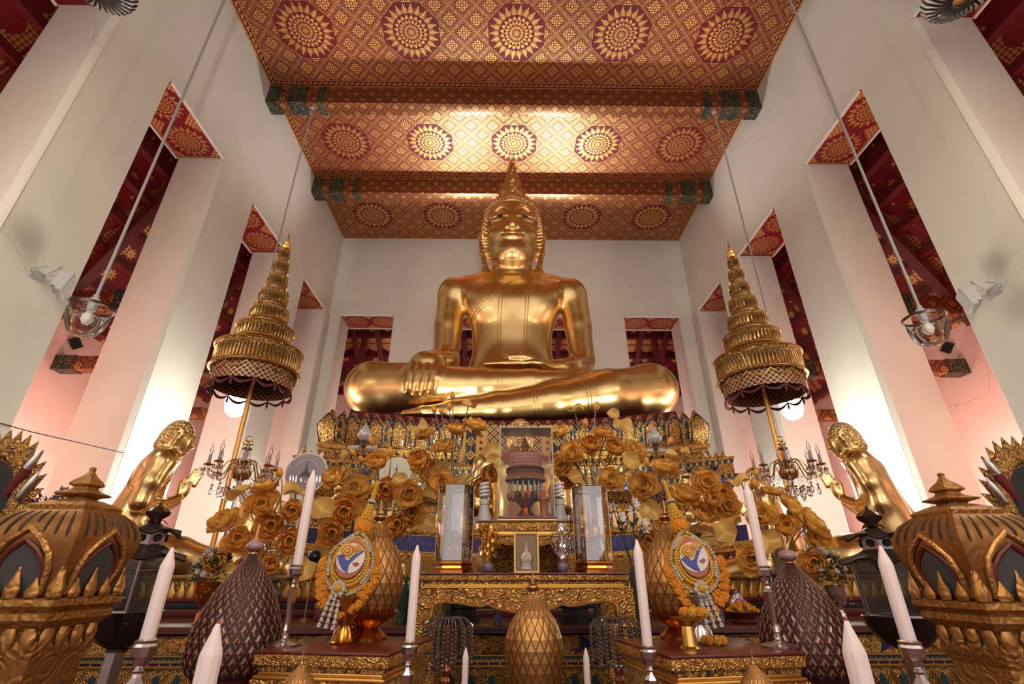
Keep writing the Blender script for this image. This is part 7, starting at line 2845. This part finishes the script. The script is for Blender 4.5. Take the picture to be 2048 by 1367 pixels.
# ------------------------------------------------------------------ bead lamps under the table
def bead_lamp(label, px, ytop, Y, Rpx, ybot):
    c = at(px, ytop, Y=Y); k_ = (c-CAM).dot(_f)/F_PX
    R = Rpx*k_; zb = at(px, ybot, Y=Y).z-c.z
    r = thing('bead_lamp', label, 'lamp', (c.x, Y, 0))
    L = TR(0, 0, c.z)
    MB().lathe([(.10, 0), (.10, .02), (.03, .05), (.022, .2), (.022, c.z+zb-.05), (.03, c.z+zb-.02), (.018, c.z+zb), (.03, c.z+zb+.03), (.018, c.z+zb+.06), (.026, c.z+zb+.09), (.016, c.z-.02)], 14).obj('column', m_copperlamp, r)
    rnd = random.Random(px)
    n = 34
    for i in range(n):
        a = 2*PI*i/n
        rr = R*(.98, .80, .60)[i % 3]
        pts = []
        for j in range(9):
            t = j/8
            pts.append((lerp(.012, rr, t**.8), 0, -.035*(1-t)*0+R*.36*math.sin(PI*(.15+.80*t))-R*.2))
        tb = MB().tube(pts, .0030, 5, M=L @ RZ(a)).obj('arched_tube', m_smokycrystal, r)
        mb = MB()
        z0 = pts[-1][2]
        ln = (-zb+z0)*rnd.uniform(.70, 1.0)*(.96 if i % 2 else .82)
        m = max(6, int(ln/.020))
        for j in range(m):
            rr_ = .0085 if j < m-1 else .013
            p = (L @ RZ(a)) @ Vector((rr*1.0, 0, z0-.01-ln*j/m))
            mb.ball(p, (rr_, rr_, rr_*1.1), 6, 5)
        mb.obj('bead_strand', m_smokycrystal, r, ang=5)
m_copperlamp = plain('coppery lamp column', (.55, .22, .13), .2, .9)
m_smokycrystal = Mat('smoky crystal beads', Base_Color=(.10, .075, .065), Roughness=.07, Transmission_Weight=.15, IOR=2.0, Metallic=.0).m
bead_lamp('bead fringed lamp under the altar table, behind the candle with the lone pedestal case', 897, 1243, 3.32, 50, 1352)
bead_lamp('bead fringed lamp under the altar table, beneath the case of stupas', 1230, 1243, 3.32, 52, 1350)

# ------------------------------------------------------------------ other offerings on the platform
def bottle():
    c = at(996, 1250, Y=4.72)
    r = thing('water_bottle', 'small clear water bottle with a blue label under the altar table', 'bottle', (c.x, 4.72, PZ))
    H = at(996, 1211, Y=4.72).z-PZ
    MB().lathe([(.030, 0), (.033, .008), (.033, H*.62), (.028, H*.74), (.013, H*.88), (.012, H*.92)], 20, cap=False).obj('bottle_body', m_glassbulb, r)
    MB().lathe([(.0335, H*.14), (.0335, H*.48)], 20, cap=False).obj('blue_label', plain('blue label', (.10, .14, .45), .5), r)
    MB().lathe([(.014, H*.9), (.014, H)], 14).obj('cap', m_greyplastic, r)
bottle()
for lab, px, w, Y in (('black stepped stand under the altar table near the orange folded cloth', 925, .15, 4.95), ('black stepped stand under the altar table near the silver lamp foot', 1152, .15, 4.95)):
    c = at(px, 1247, Y=Y)
    r = thing('stepped_stand', lab, 'stand', (c.x, Y, PZ))
    for j, (a, z0, z1) in enumerate(((1.0, 0, .06), (.78, .06, .12), (.92, .12, .15), (.6, .15, .24))):
        MB().lathe([(w*a, z0), (w*a, z1)], 8).obj('step', m_black, r, ang=20)
c = at(903, 1232, Y=5.0)
r = thing('folded_cloth', 'stack of folded orange cloth under the altar table', 'cloth', (c.x-.07, 5.2, PZ))
for j in range(5):
    MB().cbox(-.09+.004*j, .09-.004*j, -.07, .07, j*.04, j*.04+.038, .014).obj('fold', m_orange, r)
# jewelled triangular cushions
def triang(label, px, py, Y, w):
    c = at(px, py, Y=Y)
    r = thing('triangular_cushion', label, 'cushion', (c.x, Y, PZ))
    M = Mat('jewelled mosaic', Metallic=.6, Roughness=.15)
    M.pos('Object')
    col = M.voro(55, out='Color'); h = S(M.t, M._sep(col))
    M.set('Base_Color', M.ramp(h, [(0, (.02, .03, .2)), (.25, (.5, .3, .05)), (.5, (.7, .7, .7)), (.65, (.02, .05, .25)), (.85, (.4, .03, .03))]))
    M.bump(h, .9, .01)
    MB().prism([(-w, 0), (w, 0), (.0, w*1.3)], .03, M=TR(0, 0, .14) @ RX(PI/2)).obj('jewelled_face', M.m, r)
    MB().cbox(-w*1.1, w*1.1, -.03, .10, 0, .10, .01).obj('red_base', m_redlac, r)
    MB().cbox(-w*1.12, w*1.12, -.034, .10, .10, .14, .004).obj('gold_band', m_carved_dark, r)
    MB().prism([(-w, 0), (w, 0), (.0, w*1.3)], .12, M=TR(0, .12, .14) @ RX(PI/2)).obj('cushion_body', m_redcloth, r)
triang('jewelled triangular cushion glinting behind the tall candlestick by the red gold bowl', 650, 1222, 5.2, .085)
triang('jewelled triangular cushion glinting behind the tray of marigold heads', 1478, 1222, 5.2, .085)
def tray_of_marigolds():
    c = at(1488, 1238, Y=4.85)
    r = thing('marigold_tray', 'dark red footed tray heaped with orange marigolds, behind the tall candlestick', 'tray', (c.x, 4.85, PZ))
    MB().lathe([(.10, 0), (.11, .01), (.09, .03), (.14, .07), (.15, .085), (.13, .08)], 24).obj('tray_body', m_redlac, r)
    mb = MB(); rnd = random.Random(4)
    for i in range(70):
        a = rnd.random()*6.28; q = math.sqrt(rnd.random())*.13
        mb.ball((q*math.cos(a), q*math.sin(a), .09+.07*(1-(q/.13)**2)*rnd.uniform(.6, 1)), rnd.uniform(.012, .018), 6, 4)
    mb.obj('marigold_heap', m_marigold, r)
tray_of_marigolds()
def goblet(label, px, ybase, Y, R, H, mat, fl=None):
    c = at(px, ybase, Y=Y)
    r = thing('goblet_bowl', label, 'bowl', (c.x, Y, PZ))
    MB().lathe([(R*.6, 0), (R*.62, .008), (R*.42, .03), (R*.3, H*.42), (R*.36, H*.5), (R*.9, H*.68), (R, H), (R*.9, H*.97)], 24).obj('bowl_body', mat, r)
    if fl:
        mb = MB(); rnd = random.Random(2)
        for i in range(26):
            a = rnd.random()*6.28
            l = rnd.uniform(.07, .14)
            M = frame(Vector((R*.5*math.cos(a), R*.5*math.sin(a), H)), (math.cos(a)*.5, math.sin(a)*.5, 1))
            mb.add([(0, 0, 0), (l*.10, 0, l*.5), (0, .004, l), (-l*.10, 0, l*.5)], [(0, 1, 2, 3), (3, 2, 1, 0)], 0, M)
        mb.obj('green_blades', m_greenery, r)
goblet('gold goblet bowl with dark green leaves beside the marigold fan', 676, 1246, 4.9, .085, .16, m_bowl, True)
goblet('low gold footed bowl on the platform behind the silver bowl of the marigold fan', 1430, 1246, 5.0, .07, .12, m_brassdark)
r = thing('green_glass', 'green glass holder with dark spiky leaves near the candle at the table leg', 'vase', (at(803, 1236, Y=4.8).x, 4.8, PZ))
MB().lathe([(.045, 0), (.05, .01), (.05, .09), (.045, .09)], 18).obj('glass', plain('green glass', (.03, .07, .03), .1), r)
mb = MB(); rnd = random.Random(6)
for i in range(40):
    a = rnd.random()*6.28; l = rnd.uniform(.14, .36)
    M = frame(Vector((.03*math.cos(a), .03*math.sin(a), .08)), (math.cos(a)*.32, math.sin(a)*.32, 1))
    mb.add([(0, 0, 0), (l*.06, 0, l*.5), (0, .004, l), (-l*.06, 0, l*.5)], [(0, 1, 2, 3), (3, 2, 1, 0)], 0, M)
mb.obj('spiky_leaves', m_greenery, r)
for lab, px, py in (('clear drinking glass on the platform behind the silver bowl', 1447, 1243), ('clear drinking glass on the platform behind the jewelled cushion', 1420, 1243)):
    c = at(px, py, Y=4.75)
    r = thing('drinking_glass', lab, 'glass', (c.x, 4.75, PZ))
    MB().lathe([(.024, 0), (.026, .005), (.033, .11), (.031, .11), (.024, .012)], 18).obj('tumbler', m_glassbulb, r)
c = at(629, 1113, Y=5.1)
r = thing('blue_ball_lamp', 'dark blue glass ball on a thin stand beneath the marigold fan leaf', 'ball', (c.x, 5.1, PZ))
MB().ball((0, 0, c.z-PZ), .062, 20, 14).obj('glass_ball', plain('midnight glass', (.004, .006, .02), .08), r)
MB().lathe([(.05, 0), (.05, .01), (.008, .03), (.008, c.z-PZ-.05)], 10).obj('stand', m_brassdark, r)

# ceremonial fans on poles
def fan(label, px, py, Y, Rpx, face, emblem):
    c = at(px, py, Y=Y); k_ = (c-CAM).dot(_f)/F_PX
    R = Rpx*k_
    r = thing('ceremonial_fan', label, 'fan', (c.x, Y, PZ))
    h = c.z-PZ
    M = TR(0, 0, h) @ RX(PI/2)
    n = 40
    def o(s, ex=.10): return [(R*s*math.cos(2*PI*i/n)*(1+ex*math.sin(2*PI*i/n)*.5), R*s*1.0*math.sin(2*PI*i/n)) for i in range(n)]
    MB().prism(o(1.0), .02, M=M).obj('rim', m_ivory, r)
    MB().prism(o(.93), .006, M=TR(0, -.02, 0) @ M).obj('face', face, r)
    emblem(r, R, h)
    MB().lathe([(.05, 0), (.05, .015), (.014, .03), (.014, h-R*.95)], 10).obj('pole', m_ivory, r)
def emb1(r, R, h):
    gm = plain('dull grey embroidery', (.10, .085, .085), .7)
    mb = MB()
    mb.prism([(-R*.28, -R*.15), (R*.28, -R*.15), (R*.16, R*.05), (R*.07, R*.12), (R*.03, R*.30), (0, R*.55), (-R*.03, R*.30), (-R*.07, R*.12), (-R*.16, R*.05)], .006, M=TR(0, -.027, h) @ RX(PI/2))
    mb.obj('stupa_emblem', gm, r)
    mb = MB().tube([(R*.17*math.cos(a), -.03, h-R*.28+R*.17*math.sin(a)) for a in np.linspace(0, 2*PI, 25)[:-1]], .010, 5, closed=True)
    mb.obj('ring_emblem', m_silver2, r)
    mb = MB()
    for q in (-1, 1):
        for j in range(3):
            mb.lathe([(R*.05, -R*.12), (R*.06, 0), (R*.02, R*.2)], 6, M=TR(q*R*(.42+.14*j), -.03, h-R*.30+.0*j) @ Matrix.Diagonal((1, .3, 1, 1)))
    mb.obj('side_emblems', m_silver2, r)
    wire_h = MB().tube([(R*.6*math.cos(a), -.028, h+R*.6*math.sin(a)) for a in np.linspace(.5, 2.6, 20)], .006, 5)
    wire_h.obj('halo_line', m_greyplastic, r)
def emb2(r, R, h):
    bl = plain('embroidered blue', (.03, .08, .16), .7); go = plain('embroidered gold', (.45, .26, .06), .6); re = plain('embroidered red', (.30, .03, .03), .7)
    def pr(p, m, y, nm): MB().prism([(a*R, b*R) for a, b in p], .005, M=TR(0, y, h) @ RX(PI/2)).obj(nm, m, r)
    pr([(-.16, -.1), (.16, -.1), (.12, .0), (-.12, .0)], bl, -.026, 'blue_seat')
    pr([(-.12, .0), (.12, .0), (.09, .05), (.06, .16), (.04, .25), (.0, .45), (-.04, .25), (-.06, .16), (-.09, .05)], go, -.026, 'seated_figure')
    pr([(-.08, .22), (.08, .22), (.02, .34), (0, .6), (-.02, .34)], bl, -.028, 'blue_crown')
    pr([(-.22, -.22), (.22, -.22), (.18, -.12), (-.18, -.12)], re, -.026, 'red_base')
fan('round lilac grey ceremonial fan with a stupa emblem, behind the tall candle', 613, 947, 6.1, 42, plain('lilac grey satin', (.30, .24, .24), .45), emb1)
fan('ivory ceremonial fan with a small blue and gold seated figure, behind the lotus', 793, 948, 6.4, 34, m_ivory, emb2)

# pear-shaped bulbs with spiral tubes on a post
def pear(label, px, ytop, ybot, Y):
    c = at(px, ybot, Y=Y); t = at(px, ytop, Y=Y)
    H = t.z-c.z
    r = thing('torch_lamp', label, 'lamp', (c.x, Y, PZ))
    z = c.z-PZ
    MB().lathe([(H*.20, z), (H*.36, z+H*.16), (H*.40, z+H*.34), (H*.30, z+H*.58), (H*.13, z+H*.84), (.004, z+H)], 20).obj('pear_shade', plain('mottled grey glass', (.50, .48, .46), .3, .2), r)
    MB().lathe([(.08, 0), (.08, .02), (.02, .05), (.018, z-H*.40), (H*.13, z-H*.36), (H*.13, z-H*.20), (H*.2, z-H*.06), (H*.2, z)], 14).obj('post', m_darkmetal, r)
    for q in (-1, 1):
        pts = [(q*(H*.2+H*.6*i/40), H*.10*math.cos(i*.9), z-H*.42+H*.10*math.sin(i*.9)) for i in range(41)]
        MB().tube(pts, H*.035, 6).obj('spiral_tube', m_cfl, r)
pear('grey pear shaped torch lamp on a post, before the throne petals near the ivory fan', 728, 846, 880, 7.2)
pear('grey pear shaped torch lamp on a post, before the throne petals beside a lotus bud', 1310, 852, 886, 7.2)

# ------------------------------------------------------------------ smaller seated and kneeling statues among the flowers
def small_by_px(label, px, ytop, Y, rz, drape=False):
    t = at(px, ytop, Y=Y)
    s_ = (t.z-PZ-.05)/2.82
    kneeler('kneeling_statue', label, (t.x, Y, PZ+.06*s_), rz, drape, s_)
small_by_px('gold kneeling statue seen from behind, its pebbled head over the big glass case', 1040, 835, 8.1, math.radians(88))
small_by_px('gold kneeling statue whose pebbled head shows behind the candelabrum by the lilac fan', 548, 926, 10.2, math.radians(50))
small_by_px('gold kneeling statue whose profile head shows beside a tall candle and lotus bud', 1500, 930, 10.4, math.radians(150), True)

def mini_buddha_meshes():
    s = SDF()
    s.loft([(.0, 0, .02, .52, .34), (.16, 0, .02, .5, .34), (.3, 0, .05, .26, .18), (.5, 0, .05, .24, .17), (.68, 0, .05, .33, .17), (.78, 0, .06, .22, .13), (.84, 0, .05, .09, .09)], .06)
    s.cap((0, .05, .8), (0, .04, .95), .085, .08, .05)
    s.ell((0, .03, 1.05), (.13, .135, .17), .04)
    s.chain([(0, -.09, 1.08), (0, -.125, 1.02)], [.015, .025], .02)
    for q in (-1, 1):
        s.chain([(q*.13, .04, 1.06), (q*.13, .04, .9)], [.025, .025], .02)
        s.chain([(q*.33, .05, .72), (q*.36, .03, .42), (q*.14, -.24, .22)], [.085, .07, .05], .03)
        s.chain([(q*.15, .1, .12), (q*.52, -.12, .12), (-q*.1, -.28, .12)], [.15, .13, .08], .06)
        s.chain([(q*.03, -.10, 1.09), (q*.09, -.07, 1.095)], [.012, .01], .01)
    s.ell((0, -.115, .985), (.04, .02, .01), .01)
    s.ell((0, -.02, 1.2), (.13, .13, .09), .05)
    s.chain([(0, .03, 1.18), (0, .03, 1.34), (0, .03, 1.5)], [.09, .05, .008], .05)
    V, F = s.surface(axis([(-.75, .75, .02)]), axis([(-.5, .5, .02)]), axis([(-.1, 1.6, .018)]))
    return sculpt_mesh('body', V, F, m_gold_small, (0, 0, 0), 1)
MINI = mini_buddha_meshes()
def mini(label, px, ytop, Y, H, rz=0):
    t = at(px, ytop, Y=Y)
    s_ = H/1.5
    r = thing('seated_figure', label, 'statue', (t.x, Y, PZ), rz)
    base = t.z-H-PZ
    o = link('body', MINI, r); o.matrix_local = TR(0, 0, base) @ Matrix.Scale(s_, 4)
    o2 = MB().lathe([(.42*s_, 0), (.42*s_, .06), (.34*s_, .09), (.30*s_, base-.1), (.5*s_, base-.05), (.52*s_, base+.01)], 24).obj('lotus_seat', m_carved_dark, r)
mini('little gold seated figure peeking above the marigold fan by the lilac fan', 681, 948, 6.9, .62)
mini('gold seated figure whose face shows behind lotus stems, near the ivory hued wall', 1365, 925, 7.6, 1.0, .2)
mini('little gold seated figure between the gold cone and the candle at the table leg', 791, 1082, 5.25, .42)
# ------------------------------------------------------------------ light
def light(name, kind, loc, power, col=(1, 1, 1), size=.3, target=None, spot=None, blend=.5, sizey=None):
    d = bpy.data.lights.new(name, kind)
    d.energy = power; d.color = col
    if kind == 'AREA':
        d.size = size
        if sizey: d.shape = 'RECTANGLE'; d.size_y = sizey
    else:
        d.shadow_soft_size = size
    if kind == 'SPOT':
        d.spot_size = math.radians(spot); d.spot_blend = blend
    o = bpy.data.objects.new(name, d)
    COL.objects.link(o)
    o.location = loc
    if target is not None:
        v = Vector(target)-Vector(loc)
        o.rotation_euler = v.to_track_quat('-Z', 'Y').to_euler()
    return o

for s in (-1, 1):
    # floodlights behind the kneeling figures wash the piers
    light('pier_flood', 'POINT', (s*9.3, 14.7, 3.6), 500, (1.0, .99, .90), .25)
    light('pier_flood', 'POINT', (s*9.5, 20.6, 4.0), 160, (1.0, .96, .86), .25)
    # floods behind the great statue, aimed up and forward at the ceiling
    light('ceiling_flood', 'SPOT', (s*3.7, 24.5, 13.4), 2500, (1.0, .94, .91), .22, (s*6.0, 14.5, HC), 86, .7)
    light('ceiling_flood', 'SPOT', (s*2.3, 24.6, 12.6), 1900, (1.0, .94, .91), .22, (s*1.0, 15.0, HC), 84, .7)
    # added pink fill, standing in for light bounced off the red carpet
    for yy, pw in ((3.5, 170), (9.2, 400), (15, 500), (21, 500)):
        light('aisle_fill', 'POINT', (s*14.7, yy, 3.6), pw, (1.0, .56, .49), .4)
    light('hall_lamp', 'POINT', (s*8.2, 5.0, 8.5), 340, (1.0, .92, .74), .5)
    light('statue_flood', 'SPOT', (s*4.6, 8.6, 2.4), 2000, (1.0, .94, .82), .22, (0, 17, 10.5), 58, .6)
    light('bell_lamp_light', 'POINT', (s*9.0, 15.0, 5.9), 120, (1.0, .95, .84), .3)
for s in (-1, 1):
    light('altar_lamp', 'POINT', (s*1.3, .1, 4.4), 130, (1.0, .82, .60), .25)
    light('entrance_fill', 'POINT', (s*6.5, -6.0, 7.5), 420, (1.0, .93, .90), .5)  # added fill to brighten the unseen hall behind the viewer
for xx in (-8, 0, 8):
    light('passage_lamp', 'POINT', (xx, 30.2, 8.0), 330, (1.0, .72, .66), .4)

w = bpy.data.worlds.new('world'); sc.world = w; w.use_nodes = True
w.node_tree.nodes['Background'].inputs[0].default_value = (1.0, .90, .87, 1)
w.node_tree.nodes['Background'].inputs[1].default_value = 1.1

sc.view_settings.view_transform = 'Standard'
sc.view_settings.look = 'None'
sc.view_settings.gamma = 1.0
sc.view_settings.use_curve_mapping = False
sc.view_settings.exposure = 0.2
sc.cycles.use_denoising = True
sc.cycles.max_bounces = 8
sc.cycles.transparent_max_bounces = 24
sc.cycles.diffuse_bounces = 4
sc.cycles.glossy_bounces = 4
sc.cycles.transmission_bounces = 6
sc.cycles.caustics_reflective = False
sc.cycles.caustics_refractive = False
sc.cycles.sample_clamp_indirect = 6.0
